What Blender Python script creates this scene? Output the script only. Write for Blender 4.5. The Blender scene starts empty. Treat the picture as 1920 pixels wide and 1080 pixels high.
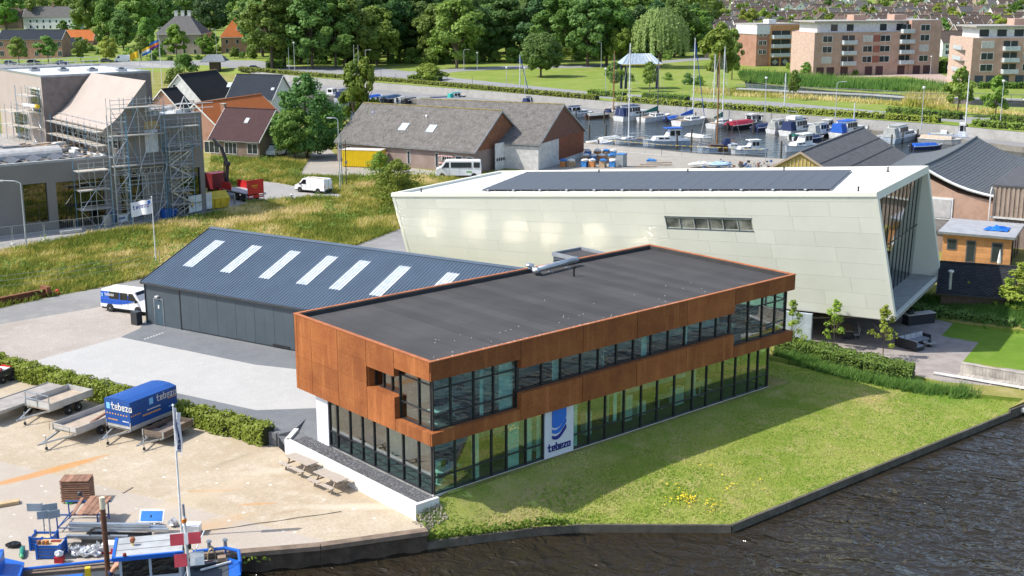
import bpy, math, random
import numpy as np
from mathutils import Vector, Matrix
from mathutils.geometry import delaunay_2d_cdt
random.seed(11)
rng = np.random.default_rng(11)
S = bpy.context.scene
COL = S.collection
R = math.radians
PI = math.pi
# camera, sky, sun, exposure
CF, CYAW, CPITCH, CROLL = 2376.94, 0.856169, 0.236151, -0.0019286
CPOS = Vector((-39.0537, -51.655, 27.4193))
_d = Vector((math.cos(CYAW)*math.cos(CPITCH), math.sin(CYAW)*math.cos(CPITCH), -math.sin(CPITCH)))
_r = Vector((math.sin(CYAW), -math.cos(CYAW), 0))
_u = _r.cross(_d)
_r, _u = math.cos(CROLL)*_r + math.sin(CROLL)*_u, -math.sin(CROLL)*_r + math.cos(CROLL)*_u
cam_d = bpy.data.cameras.new('camera')
cam = bpy.data.objects.new('camera', cam_d)
COL.objects.link(cam)
cam.matrix_world = Matrix(((_r.x, _u.x, -_d.x, CPOS.x), (_r.y, _u.y, -_d.y, CPOS.y), (_r.z, _u.z, -_d.z, CPOS.z), (0, 0, 0, 1)))
cam_d.sensor_width = 36
cam_d.lens = CF/1920*36
cam_d.clip_start = 1
cam_d.clip_end = 9000
S.camera = cam
SUN_TRAVEL = Vector((5.96, -3.8, -8.3)).normalized()
SUN_ELEV = math.asin(-SUN_TRAVEL.z)
SUN_ROT = math.atan2(-SUN_TRAVEL.x, -SUN_TRAVEL.y)
W = bpy.data.worlds.new('World')
S.world = W
W.use_nodes = True
_n = W.node_tree.nodes
_bg = _n['Background']
_sky = _n.new('ShaderNodeTexSky')
_sky.sky_type = 'NISHITA'
_sky.sun_disc = False
_sky.sun_elevation = SUN_ELEV
_sky.sun_rotation = SUN_ROT
_sky.air_density = 1.0
_sky.dust_density = 1.5
_sky.ozone_density = 1.0
W.node_tree.links.new(_sky.outputs[0], _bg.inputs[0])
_bg.inputs[1].default_value = 0.15
sun_d = bpy.data.lights.new('sun', 'SUN')
sun_d.energy = 3.45
sun_d.angle = R(0.5)
sun_d.color = (1.0, 0.95, 0.87)
sun = bpy.data.objects.new('sun', sun_d)
sun.rotation_euler = SUN_TRAVEL.to_track_quat('-Z', 'Y').to_euler()
sun.location = (0, 0, 80)
COL.objects.link(sun)
S.view_settings.view_transform = 'Standard'
S.view_settings.look = 'None'
S.view_settings.gamma = 1
S.view_settings.use_curve_mapping = False
S.view_settings.exposure = 0.74
S.render.engine = 'CYCLES'
S.cycles.use_denoising = True
S.cycles.max_bounces = 7
S.cycles.transparent_max_bounces = 10
S.cycles.glossy_bounces = 4
S.cycles.caustics_reflective = True
S.cycles.blur_glossy = 0.0
S.cycles.sample_clamp_indirect = 600
# helpers
def G(px, py, z=0.0):
 """survey: where the sight line through a photo point meets the level z"""
 v = _d + _r*((px-960)/CF) + _u*((540-py)/CF)
 t = (z-CPOS.z)/v.z
 return CPOS + v*t
def G2(px, py, z=0.0):
 p = G(px, py, z)
 return (p.x, p.y)
def sstep(a, b, x):
 t = min(1, max(0, (x-a)/(b-a)))
 return t*t*(3-2*t)
class MB:
 def __init__(s):
  s.v = []; s.f = []; s.m = []
 def add(s, vs, fs, mi=0):
  o = len(s.v)
  s.v += [tuple(p) for p in vs]
  s.f += [tuple(i+o for i in f) for f in fs]
  s.m += [mi]*len(fs)
  return s
 def box(s, x0, x1, y0, y1, z0, z1, mi=0):
  if x1 < x0: x0, x1 = x1, x0
  if y1 < y0: y0, y1 = y1, y0
  return s.add([(x0,y0,z0),(x1,y0,z0),(x1,y1,z0),(x0,y1,z0),(x0,y0,z1),(x1,y0,z1),(x1,y1,z1),(x0,y1,z1)],
     [(3,2,1,0),(4,5,6,7),(0,1,5,4),(1,2,6,5),(2,3,7,6),(3,0,4,7)], mi)
 def obox(s, c, sx, sy, sz, rz=0, mi=0, rx=0, ry=0):
  M = Matrix.Rotation(rz, 4, 'Z') @ Matrix.Rotation(ry, 4, 'Y') @ Matrix.Rotation(rx, 4, 'X')
  c = Vector(c)
  vs = [c + M @ Vector((a*sx/2, b*sy/2, d*sz/2)) for a, b, d in ((-1,-1,-1),(1,-1,-1),(1,1,-1),(-1,1,-1),(-1,-1,1),(1,-1,1),(1,1,1),(-1,1,1))]
  return s.add(vs, [(3,2,1,0),(4,5,6,7),(0,1,5,4),(1,2,6,5),(2,3,7,6),(3,0,4,7)], mi)
 def quad(s, a, b, c, d, mi=0):
  return s.add([a, b, c, d], [(0,1,2,3)], mi)
 def ext(s, pts, vec, mi=0):
  """a 3-D polygon given thickness along vec"""
  n = len(pts); vec = Vector(vec)
  p = [Vector(q) for q in pts]
  nrm = Vector((0,0,0))
  for i in range(n):
   nrm += p[i].cross(p[(i+1) % n])
  if nrm.dot(vec) > 0: p = p[::-1]
  return s.add(p + [q+vec for q in p], [tuple(range(n)), tuple(range(2*n-1, n-1, -1))] + [((i+1) % n, i, i+n, (i+1) % n + n) for i in range(n)], mi)
 def prism(s, pts, z0, z1, mi=0):
  return s.ext([(p[0], p[1], z0) for p in pts], (0, 0, z1-z0), mi)
 def beam(s, p0, p1, w, h=None, mi=0):
  p0, p1 = Vector(p0), Vector(p1)
  h = h or w
  d = (p1-p0).normalized()
  a = d.cross(Vector((0,0,1)))
  a = a.normalized() if a.length > 1e-4 else Vector((1,0,0))
  b = a.cross(d)
  a, b = a*w/2, b*h/2
  return s.add([p0-a-b, p0+a-b, p0+a+b, p0-a+b, p1-a-b, p1+a-b, p1+a+b, p1-a+b],
     [(3,2,1,0),(4,5,6,7),(0,1,5,4),(1,2,6,5),(2,3,7,6),(3,0,4,7)], mi)
 def tube(s, p0, p1, r, n=6, r1=None, mi=0, cap=True):
  p0, p1 = Vector(p0), Vector(p1)
  r1 = r if r1 is None else r1
  d = (p1-p0).normalized()
  a = d.cross(Vector((0,0,1)))
  a = a.normalized() if a.length > 1e-4 else Vector((1,0,0))
  b = d.cross(a)
  vs = [p0 + (a*math.cos(2*PI*i/n) + b*math.sin(2*PI*i/n))*r for i in range(n)] + [p1 + (a*math.cos(2*PI*i/n) + b*math.sin(2*PI*i/n))*r1 for i in range(n)]
  fs = [(i, (i+1) % n, (i+1) % n+n, i+n) for i in range(n)]
  if cap: fs += [tuple(range(n-1, -1, -1)), tuple(range(n, 2*n))]
  return s.add(vs, fs, mi)
 def path(s, pts, r, n=6, mi=0):
  for a, b in zip(pts[:-1], pts[1:]): s.tube(a, b, r, n, mi=mi)
  return s
 def lathe(s, prof, n=12, c=(0,0,0), mi=0, axis='Z'):
  vs = []
  for r_, z in prof:
   for i in range(n):
    x, y = r_*math.cos(2*PI*i/n), r_*math.sin(2*PI*i/n)
    p = (x, y, z) if axis == 'Z' else ((z, x, y) if axis == 'X' else (y, z, x))
    vs.append((c[0]+p[0], c[1]+p[1], c[2]+p[2]))
  fs = []
  for k in range(len(prof)-1):
   for i in range(n):
    fs.append((k*n+i, k*n+(i+1) % n, (k+1)*n+(i+1) % n, (k+1)*n+i))
  fs += [tuple(range(n-1, -1, -1)), tuple(range((len(prof)-1)*n, len(prof)*n))]
  return s.add(vs, fs, mi)
 def loft(s, secs, mi=0, cap=True):
  n = len(secs[0]); vs = [p for q in secs for p in q]
  fs = [(k*n+i, k*n+(i+1) % n, (k+1)*n+(i+1) % n, (k+1)*n+i) for k in range(len(secs)-1) for i in range(n)]
  if cap: fs += [tuple(range(n-1, -1, -1)), tuple(range((len(secs)-1)*n, len(secs)*n))]
  return s.add(vs, fs, mi)
 def mesh(s, name, mats, smooth=False):
  me = bpy.data.meshes.new(name)
  me.from_pydata(s.v, [], s.f)
  for m in (mats if isinstance(mats, (list, tuple)) else [mats]): me.materials.append(m)
  if any(s.m): me.polygons.foreach_set('material_index', s.m)
  if smooth: me.polygons.foreach_set('use_smooth', [True]*len(s.f))
  me.update()
  return me
 def build(s, name, mats, parent=None, smooth=False, **kw):
  return link(name, s.mesh(name, mats, smooth), parent, **kw)
def link(name, me, parent=None, loc=None, rz=None, **kw):
 o = bpy.data.objects.new(name, me)
 COL.objects.link(o)
 if parent: o.parent = parent
 if loc is not None: o.location = loc
 if rz is not None: o.rotation_euler = (0, 0, rz)
 for k, v in kw.items(): o[k] = v
 return o
def thing(name, label, cat, loc=(0,0,0), rz=0, group=None):
 o = bpy.data.objects.new(name, None)
 COL.objects.link(o)
 o.location = loc
 o.rotation_euler = (0, 0, rz)
 o.empty_display_size = .3
 o['label'] = label; o['category'] = cat
 if group: o['group'] = group
 return o
def tag(o, label, cat, group=None):
 o['label'] = label; o['category'] = cat
 if group: o['group'] = group
 return o
def copy_tree(o, loc=None, rz=None, label=None, group=None, scale=None, parent=None):
 c = o.copy()
 COL.objects.link(c)
 if parent: c.parent = parent
 if loc is not None: c.location = loc
 if rz is not None: c.rotation_euler = (0, 0, rz)
 if label: c['label'] = label
 if group: c['group'] = group
 if scale is not None: c.scale = (scale,)*3 if isinstance(scale, (int, float)) else scale
 for ch in KIDS.get(o.name, None) or [k for k in o.children]:
  copy_tree(ch, parent=c)
 return c
KIDS = {}
def np_mesh(name, V, F, mat, tint=None):
 """big mesh from arrays; all faces with the same corner count"""
 me = bpy.data.meshes.new(name)
 n, k = F.shape
 me.vertices.add(len(V)); me.vertices.foreach_set('co', V.astype(np.float32).ravel())
 me.loops.add(n*k); me.loops.foreach_set('vertex_index', F.astype(np.int32).ravel())
 me.polygons.add(n); me.polygons.foreach_set('loop_start', np.arange(0, n*k, k, dtype=np.int32))
 if tint is not None:
  at = me.attributes.new('tint', 'FLOAT', 'FACE')
  at.data.foreach_set('value', tint.astype(np.float32))
 me.materials.append(mat)
 me.update(calc_edges=True)
 return me
# materials
class NT:
 def __init__(s, name):
  s.m = bpy.data.materials.new(name); s.m.use_nodes = True
  s.t = s.m.node_tree; s.t.nodes.clear()
  s.out = s.new('ShaderNodeOutputMaterial')
  s._pos = None
 def new(s, ty, **kw):
  n = s.t.nodes.new(ty)
  for k, v in kw.items(): setattr(n, k, v)
  return n
 def put(s, sock, val):
  if val is None: return
  if hasattr(val, 'is_output'): s.t.links.new(val, sock)
  elif isinstance(val, (tuple, list)) and len(val) == 3 and sock.type == 'RGBA': sock.default_value = (*val, 1)
  else: sock.default_value = val
 def pos(s):
  if s._pos is None: s._pos = s.new('ShaderNodeNewGeometry').outputs['Position']
  return s._pos
 def obj(s): return s.new('ShaderNodeTexCoord').outputs['Object']
 def vmul(s, v, f):
  n = s.new('ShaderNodeVectorMath', operation='MULTIPLY'); s.put(n.inputs[0], v); n.inputs[1].default_value = f
  return n.outputs[0]
 def rot(s, v, rz, scale=(1,1,1), loc=(0,0,0)):
  n = s.new('ShaderNodeMapping'); s.put(n.inputs[0], v); n.vector_type = 'TEXTURE' 
  n.inputs['Rotation'].default_value = (0,0,rz); n.inputs['Scale'].default_value = scale; n.inputs['Location'].default_value = loc
  return n.outputs[0]
 def noise(s, scale=5, detail=4, rough=.55, vec=None, dist=0):
  n = s.new('ShaderNodeTexNoise'); s.put(n.inputs['Vector'], vec if vec is not None else s.pos())
  n.inputs['Scale'].default_value = scale; n.inputs['Detail'].default_value = detail
  n.inputs['Roughness'].default_value = rough; n.inputs['Distortion'].default_value = dist
  return n.outputs[0]
 def ramp(s, v, a, b, lo=0., hi=1.):
  n = s.new('ShaderNodeMapRange'); n.interpolation_type = 'SMOOTHSTEP'
  s.put(n.inputs[0], v); n.inputs[1].default_value = a; n.inputs[2].default_value = b
  n.inputs[3].default_value = lo; n.inputs[4].default_value = hi
  return n.outputs[0]
 def math(s, op, a, b=0.):
  n = s.new('ShaderNodeMath', operation=op); s.put(n.inputs[0], a); s.put(n.inputs[1], b)
  return n.outputs[0]
 def mix(s, f, a, b):
  n = s.new('ShaderNodeMix', data_type='RGBA'); s.put(n.inputs[0], f); s.put(n.inputs[6], a); s.put(n.inputs[7], b)
  return n.outputs[2]
 def attr(s, name): return s.new('ShaderNodeAttribute', attribute_name=name).outputs['Fac']
 def bump(s, h, strength=.3, dist=.05):
  n = s.new('ShaderNodeBump'); s.put(n.inputs['Height'], h); n.inputs['Strength'].default_value = strength; n.inputs['Distance'].default_value = dist
  return n.outputs[0]
 def bsdf(s, col, rough=.6, metal=0, spec=.5, normal=None, trans=0):
  n = s.new('ShaderNodeBsdfPrincipled')
  s.put(n.inputs['Base Color'], col); s.put(n.inputs['Roughness'], rough); s.put(n.inputs['Metallic'], metal)
  n.inputs['Specular IOR Level'].default_value = spec
  if normal is not None: s.put(n.inputs['Normal'], normal)
  return n.outputs[0]
 def done(s, sh):
  s.t.links.new(sh, s.out.inputs[0]); return s.m
 def sep(s, v):
  n = s.new('ShaderNodeSeparateXYZ'); s.put(n.inputs[0], v); return n.outputs
MATS = {}
def P(name, col, rough=.6, metal=0, spec=.4, var=.18, scale=1.5, bump=0, fine=14, orand=0, stretch=None):
 """painted or plain surface: base colour, mottled at two scales, a little grime"""
 if name in MATS: return MATS[name]
 t = NT(name)
 vec = t.pos() if stretch is None else t.vmul(t.pos(), stretch)
 a = t.ramp(t.noise(scale, 5, .6, vec), .3, .7)
 lo = tuple(c*(1-var) for c in col); hi = tuple(min(.95, c*(1+var*.7)) for c in col)
 c = t.mix(a, lo, hi)
 b = t.noise(fine, 3, .6, vec)
 c = t.mix(t.ramp(b, .35, .75, 0, .35), c, tuple(x*(1-var*1.4) for x in col))
 if orand:
  oi = t.new('ShaderNodeObjectInfo').outputs['Random']
  hs = t.new('ShaderNodeHueSaturation'); t.put(hs.inputs['Color'], c)
  t.put(hs.inputs['Value'], t.ramp(oi, 0, 1, 1-orand, 1+orand)); c = hs.outputs[0]
 nr = t.bump(t.noise(fine*2, 3), .4, bump) if bump else None
 MATS[name] = t.done(t.bsdf(c, t.ramp(b, .3, .7, max(.05, rough-.08), min(1, rough+.08)), metal, spec, nr))
 return MATS[name]
def leafmat(name, dark, light, hue=.02, trans=.4):
 if name in MATS: return MATS[name]
 t = NT(name)
 oi = t.new('ShaderNodeObjectInfo').outputs['Random']
 c = t.mix(t.attr('tint'), dark, light)
 c = t.mix(t.ramp(t.noise(.35, 2), .35, .65, 0, .45), c, tuple(x*.75 for x in light))
 hs = t.new('ShaderNodeHueSaturation'); t.put(hs.inputs['Color'], c)
 t.put(hs.inputs['Hue'], t.ramp(oi, 0, 1, .5-hue, .5+hue)); 
 t.put(hs.inputs['Value'], t.ramp(t.math('FRACT', t.math('MULTIPLY', oi, 7.3)), 0, 1, .8, 1.25))
 c = hs.outputs[0]
 d = t.bsdf(c, .55, 0, .25)
 tr = t.new('ShaderNodeBsdfTranslucent'); t.put(tr.inputs[0], c)
 m = t.new('ShaderNodeMixShader'); m.inputs[0].default_value = trans
 t.t.links.new(d, m.inputs[1]); t.t.links.new(tr.outputs[0], m.inputs[2])
 MATS[name] = t.done(m.outputs[0]); return MATS[name]
def glassmat(name, tint=(.35,.5,.48), refl=.22, ior=1.6, rough=.01, wave=.0):
 if name in MATS: return MATS[name]
 t = NT(name)
 tr = t.new('ShaderNodeBsdfTransparent'); t.put(tr.inputs[0], tint)
 gl = t.new('ShaderNodeBsdfGlossy'); t.put(gl.inputs[0], (.92,.95,.95)); gl.inputs['Roughness'].default_value = rough
 nm = None
 if wave:
  nm = t.bump(t.noise(.7, 2), .25, wave); t.put(gl.inputs['Normal'], nm)
 r0 = ((ior-1)/(ior+1))**2+refl
 lw = t.new('ShaderNodeLayerWeight'); lw.inputs[0].default_value = .5
 f = t.math('ADD', t.math('MULTIPLY', t.math('POWER', lw.outputs['Facing'], 4.), 1-r0), r0)
 bk = t.new('ShaderNodeNewGeometry').outputs['Backfacing']      # the inner face of a pane passes straight through
 f = t.math('MULTIPLY', f, t.math('SUBTRACT', 1., bk))
 m = t.new('ShaderNodeMixShader'); t.put(m.inputs[0], f)
 t.t.links.new(tr.outputs[0], m.inputs[1]); t.t.links.new(gl.outputs[0], m.inputs[2])
 MATS[name] = t.done(m.outputs[0]); return MATS[name]
def brickmat(name, c1, c2, mortar, sx=1.0, rough=.85):
 """small brick courses, for walls too far off to tell the bricks apart"""
 if name in MATS: return MATS[name]
 t = NT(name)
 sp = t.sep(t.pos())
 u = t.math('ADD', sp[0], t.math('MULTIPLY', sp[1], .83))
 cb = t.new('ShaderNodeCombineXYZ'); t.put(cb.inputs[0], u); t.put(cb.inputs[1], sp[2])
 br = t.new('ShaderNodeTexBrick'); t.put(br.inputs['Vector'], cb.outputs[0])
 br.inputs['Scale'].default_value = 4.2*sx
 t.put(br.inputs['Color1'], c1); t.put(br.inputs['Color2'], c2); t.put(br.inputs['Mortar'], mortar)
 br.inputs['Mortar Size'].default_value = .03
 c = t.mix(t.ramp(t.noise(.5, 4), .35, .7, 0, .45), br.outputs['Color'], tuple(x*.7 for x in c1))
 MATS[name] = t.done(t.bsdf(c, rough, 0, .2, t.bump(br.outputs['Fac'], .3, -.01)))
 return MATS[name]
WHITE = P('white_paint', (.72,.72,.7), .45)
OFFW = P('off_white', (.62,.61,.57), .6)
DARKM = P('dark_metal', (.028,.032,.036), .4, spec=.5)
GREYM = P('grey_metal', (.33,.35,.37), .38, .6)
GALV = P('galvanised_steel', (.5,.53,.55), .35, .75, var=.12)
BLACK = P('black_rubber', (.02,.02,.021), .7)
BLUE = P('blue_paint', (.015,.11,.42), .35)
RED = P('red_paint', (.58,.03,.03), .35)
YELLOW = P('yellow_paint', (.75,.52,.02), .4)
WOOD = P('weathered_wood', (.36,.29,.22), .8, scale=3, stretch=(2,2,9), bump=.01)
BROWNW = P('brown_wood', (.23,.1,.055), .7, scale=2.5)
CONC = P('concrete', (.5,.49,.45), .85, var=.2, bump=.01)
TRUNK = P('bark', (.11,.085,.06), .9, var=.3, scale=4, bump=.03)
CARGLASS = glassmat('car_glass', (.04,.05,.055), .12, 1.5)
GLASS = glassmat('window_glass', (.1,.15,.16), .25, 1.5)
# the lie of the land
WL = -1.95                                             # water level
def dseg(x, y, a, b):
 ax, ay = a; bx, by = b
 dx, dy = bx-ax, by-ay
 t = max(0, min(1, ((x-ax)*dx+(y-ay)*dy)/(dx*dx+dy*dy+1e-9)))
 return math.hypot(x-ax-t*dx, y-ay-t*dy)
def dpoly(x, y, P_): return min(dseg(x, y, P_[i], P_[i+1]) for i in range(len(P_)-1))
def inside(x, y, P_):
 c = False; n = len(P_); j = n-1
 for i in range(n):
  xi, yi = P_[i]; xj, yj = P_[j]
  if (yi > y) != (yj > y) and x < (xj-xi)*(y-yi)/(yj-yi)+xi: c = not c
  j = i
 return c
QY = [(-60.5, 36), (-38, 20.6)] + [G2(22,1072,-.8), G2(217,1056,-.8), G2(372,1038,-.8), G2(600,1022,-.9), G2(800,1004,-1.2)]
QL = [G2(800,1004,-1.2), G2(1000,989,-1.5), G2(1085,985,-1.6), G2(1370,986,-1.6), (41.4,-11.3), (70,-12.5), (600,-30)]
QUAY = QY + QL[1:]
canal = QUAY + [(600,-400), (-400,-400), (-400,36)]
HA, HB = G2(520,828,-.5), G2(0,690,-.5)                # the yard hedge runs from HA to HB
hd = Vector((HB[0]-HA[0], HB[1]-HA[1])).normalized()
HB2 = (HA[0]+hd.x*60, HA[1]+hd.y*60)
TW = [(-1.3,.02), (-1.3,13.3), (.2,14.6)]              # terrace retaining wall
yard = [QY[0]] + QY[1:] + [(-1.3,-.9), TW[0], TW[1], HA, HB2, (-60, 75)]
lawn = QL[:5] + [G2(1920,745,-1.2), G2(1820,735,-1.2), (43.5,-3.2), (38.5,2.5), (34.5,9.0), (31.9,9.2), (31.9,-.02), (-1.3,-.02), (-1.3,-.9)]
WALLW = [G2(470,133,.9), G2(592,146,.9), G2(957,174,.9), G2(1156,191,.9), G2(1435,211,.9), G2(1762,233,.9), G2(1920,248,.9), G2(2150,268,.9)]
WALLW = [(WALLW[0][0]-12, WALLW[0][1]+90)] + WALLW
def hedged(): return WALLW
EDGEW = [G2(540,178,-1), G2(640,180,-1), G2(780,186,-1), G2(957,200,-1), G2(1156,213,-1), G2(1435,228,-1), G2(1700,250,-1), G2(1920,276,-1), G2(2150,300,-1)]
near_m = [G2(2150,330,-.7), G2(1920,308,-.7), G2(1700,312,-.7), G2(1435,296,-.7), G2(1310,288,-.7), G2(1120,271,-.7), G2(960,252,-.7), G2(545,215,-.7)]
marina = EDGEW + near_m
promenade = WALLW[1:] + EDGEW[::-1]
def wall_side(x, y):
 """+ beyond the marina wall"""
 best = 1e9; s = 0
 for a, b in zip(WALLW[:-1], WALLW[1:]):
  d = dseg(x, y, a, b)
  if d < best:
   best = d
   s = (b[0]-a[0])*(y-a[1]) - (b[1]-a[1])*(x-a[0])
 return best if s > 0 else -best
def h(x, y):
 if x > 100 and y > -50:
  s = wall_side(x, y)
  if s > 0: return .9
  if s > -60 and inside(x, y, promenade): return -1.0
  if dpoly(x, y, marina + marina[:1]) < 14 and x < 150: return -.7
  return 0 if y > 130 else -.2
 if inside(x, y, yard): return -.8
 if -1.4 < x < .6 and -.05 < y < 14.6: return -.3
 if inside(x, y, garden_edge) or inside(x, y, garden_lawn): return -1.3
 b = -1.3*sstep(34, 42.5, x)*(1-sstep(22, 36, y)) if x < 58 else -1.3*(1-sstep(58, 66, x))*(1-sstep(22, 36, y))
 if inside(x, y, lawn):
  dq = dpoly(x, y, QL)
  do = math.hypot(max(0, -x-1.2, x-31.74), max(0, -y, y-13.7))
  f = do/(do+dq+1e-6)
  return b + (-1.6-b)*(f**.85)
 return b
plaza = [G2(47,682,0), G2(226,632,0), G2(480,684,0), (8.6,23.2), (4.5,16.6), G2(480,769,0), G2(332,737,0), G2(262,726,0)]
driveway = [HA, (HA[0]+hd.x*24.6, HA[1]+hd.y*24.6), G2(47,682,0), G2(226,632,0), G2(262,616,0), (5.0,46), (15,50), (26,20), (31.7,13.7), (12,12), (.3,12), (.3,14.5), (.2,14.6), TW[1]]
forecourt = [G2(47,682,0), G2(226,632,0), G2(262,616,0), (5.0,46), (7.2,50.6), G2(207,572,0), G2(0,608,0), (-30,52), (HA[0]+hd.x*40, HA[1]+hd.y*40)]
road_in = [G2(0,608,0), G2(207,572,0), (7.2,50.6), (15,50), (16.5,52.5), G2(272,521,0), G2(180,541,0), G2(100,556,0), G2(0,578,0), (-30,64), (-30,54)]
road_back = [G2(645,468,0), G2(690,452,0), G2(745,431,0), G2(790,415,0), G2(860,440,0), G2(770,476,0), G2(640,478,0)]
road_site = [G2(380,378,0), G2(485,339,0), G2(520,343,0), G2(575,353,0), G2(640,365,0), G2(640,372,0), G2(590,369,0), G2(485,379,0), G2(440,390,0), G2(390,402,0), G2(200,434,0), G2(0,472,0), (-40,98), (-40,104), (9,96), (36,92)]
garden_lawn = [G2(1805,678,-1.3), G2(1835,642,-1.3), G2(1765,630,-1.3), G2(1787,606,-1.3), G2(1920,626,-1.3), (66,-3), (62,-11), G2(1920,695,-1.3)]
garden_edge = [G2(1480,645,-1.3), G2(1560,664,-1.3), G2(1640,684,-1.3), G2(1720,704,-1.3), G2(1770,716,-1.3), G2(1920,728,-1.3), G2(1920,690,-1.3), G2(1840,690,-1.3), G2(1835,642,-1.3), G2(1765,630,-1.3), G2(1787,606,-1.3), G2(1700,585,-1.3), G2(1600,550,-1.3), G2(1490,560,-1.3)]
sandq = near_m[1:7] + [G2(995,268,-.2), G2(1000,318,-.2), G2(900,330,0), G2(900,345,0), G2(1480,330,-.2), (100,45), (118,26), (140,15)]
barnyard = [G2(560,330,0), G2(600,262,0), G2(640,300,0), G2(900,330,0), G2(900,345,0), G2(830,330,0), G2(630,332,0)]
site = [(-40,104), (36,92), (36,140), (-40,140)]
FZ = .9
far_road = [G2(600,137,FZ), G2(957,164,FZ), G2(1100,181,FZ), G2(1240,194,FZ), G2(1435,205,FZ), G2(1760,226,FZ), G2(1920,241,FZ), G2(2150,262,FZ), G2(2150,248,FZ), G2(1920,226,FZ), G2(1660,209,FZ), G2(1440,190,FZ), G2(1200,178,FZ), G2(1105,172,FZ), G2(957,157,FZ), G2(860,147,FZ), G2(800,138,FZ), G2(700,126,FZ), G2(560,125,FZ)]
park_path = [G2(700,138,FZ), G2(800,142,FZ), G2(860,134,FZ), G2(960,129,FZ), G2(1100,127,FZ), G2(1230,120,FZ), G2(1320,112,FZ), G2(1420,108,FZ), G2(1420,104,FZ), G2(1320,107,FZ), G2(1230,115,FZ), G2(1100,122,FZ), G2(960,123,FZ), G2(830,130,FZ)]
street_left = [G2(-100,122,0), G2(130,119,0), G2(300,118,0), G2(480,116,.4), G2(560,125,FZ), G2(600,137,FZ), G2(470,131,FZ), G2(380,127,0), G2(250,128,0), G2(-100,135,0)]
apt_paving = [G2(1560,143,FZ), G2(1760,137,FZ), G2(1790,150,FZ), G2(1770,158,FZ), G2(1700,143,FZ), G2(1600,145,FZ)]
pond = [G2(1395,150,FZ), G2(1440,158,FZ), G2(1560,170,FZ), G2(1700,178,FZ), G2(1900,188,FZ), G2(2100,200,FZ), G2(2100,206,FZ), G2(1880,200,FZ), G2(1650,187,FZ), G2(1480,178,FZ), G2(1400,166,FZ)]
# ground materials
def groundmat(name, cols, s1=.15, s2=1.2, s3=9, rough=.95, bump=.03, extra=None):
 t = NT(name)
 a, b, c = cols
 m = t.mix(t.ramp(t.noise(s1, 5, .6), .38, .64), a, b)
 m = t.mix(t.ramp(t.noise(s2, 6, .65), .45, .75), m, c)
 m = t.mix(t.ramp(t.noise(s3, 3, .7), .3, .75, 0, .5), m, tuple(x*.62 for x in a))
 if extra: m = extra(t, m)
 MATS[name] = t.done(t.bsdf(m, rough, 0, .15, t.bump(t.noise(s3*1.5, 4, .7), .5, bump)))
 return MATS[name]
def blot(t, m, c, col, ang, lx, ly, amt=.8, nz=.6, soft=.5):
 """a stain with its own outline round the world point c"""
 v = t.rot(t.pos(), ang, (lx, ly, 50), (c[0], c[1], 0))
 ln = t.new('ShaderNodeVectorMath', operation='LENGTH'); t.put(ln.inputs[0], v)
 d = t.math('ADD', ln.outputs['Value'], t.math('MULTIPLY', t.math('SUBTRACT', t.noise(1.3, 5, .7), .5), nz*2))
 return t.mix(t.ramp(d, 1.0-soft, 1.0, amt, 0), m, col)
def yard_extra(t, m):
 O = (.50,.22,.045)
 zone = t.sep(t.rot(t.pos(), math.atan2(hd.y, hd.x)+.1, (1,1,1), (*G2(145,900,-.8), 0)))
 g = t.ramp(zone[1], -.06, .06)
 m = t.mix(t.math('MULTIPLY', g, .55), m, (.40,.365,.335))
 br = t.new('ShaderNodeTexBrick'); t.put(br.inputs['Vector'], t.rot(t.pos(), .3)); br.inputs['Scale'].default_value = 2.2
 br.inputs['Mortar Size'].default_value = .03
 m = t.mix(t.math('MULTIPLY', br.outputs['Fac'], .25), m, (.3,.26,.2))
 dirs = G(170,862,-.8)-G(0,905,-.8); an = math.atan2(dirs.y, dirs.x)
 m = blot(t, m, G2(75,888,-.8), O, an, 4.6, .55, .7, .4)
 m = blot(t, m, G2(150,865,-.8), O, an-.05, 2.6, .2, .65, .3)
 m = blot(t, m, G2(395,920,-.8), O, an-.65, 1.9, .17, .55, .35)
 m = blot(t, m, G2(480,945,-.8), O, an-.6, 1.3, .2, .5, .35)
 m = blot(t, m, G2(400,985,-.8), (.5,.3,.12), an, 3, 1.2, .45, .5, .9)
 m = blot(t, m, G2(560,880,-.8), (.56,.5,.4), an-.5, 5, .8, .6, .6, .9)
 m = blot(t, m, G2(650,950,-.8), (.58,.52,.42), an-.7, 4.5, .7, .6, .6, .9)
 m = blot(t, m, G2(430,865,-.8), (.27,.23,.15), an+.2, 2.8, .45, .45, .7, .9)
 m = blot(t, m, G2(540,960,-.8), (.32,.24,.15), an-.3, 2.0, .35, .45, .7, .9)
 m = blot(t, m, G2(360,935,-.8), (.5,.41,.29), an+.1, 7, 1.3, .5, .6, .9)
 v = t.new('ShaderNodeTexVoronoi'); t.put(v.inputs['Vector'], t.pos()); v.inputs['Scale'].default_value = .85
 return t.mix(t.ramp(v.outputs['Distance'], .05, .11, .75, 0), m, (.72,.7,.66))
M_YARD = groundmat('yard_paving', ((.43,.35,.245), (.50,.42,.31), (.55,.48,.38)), .2, .9, 7, .9, .02, yard_extra)
def pave_extra(sx, ang, mcol, amt):
 def f(t, m):
  br = t.new('ShaderNodeTexBrick'); t.put(br.inputs['Vector'], t.rot(t.pos(), ang)); br.inputs['Scale'].default_value = sx
  br.inputs['Mortar Size'].default_value = .035; t.put(br.inputs['Color1'], (1,1,1)); t.put(br.inputs['Color2'], (.86,.86,.86)); t.put(br.inputs['Mortar'], (.5,.5,.5))
  n = t.new('ShaderNodeMix', data_type='RGBA', blend_type='MULTIPLY'); n.inputs[0].default_value = amt
  t.put(n.inputs[6], m); t.put(n.inputs[7], br.outputs['Color']); return n.outputs[2]
 return f
SHANG = math.atan2(-.954, .3)
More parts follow.
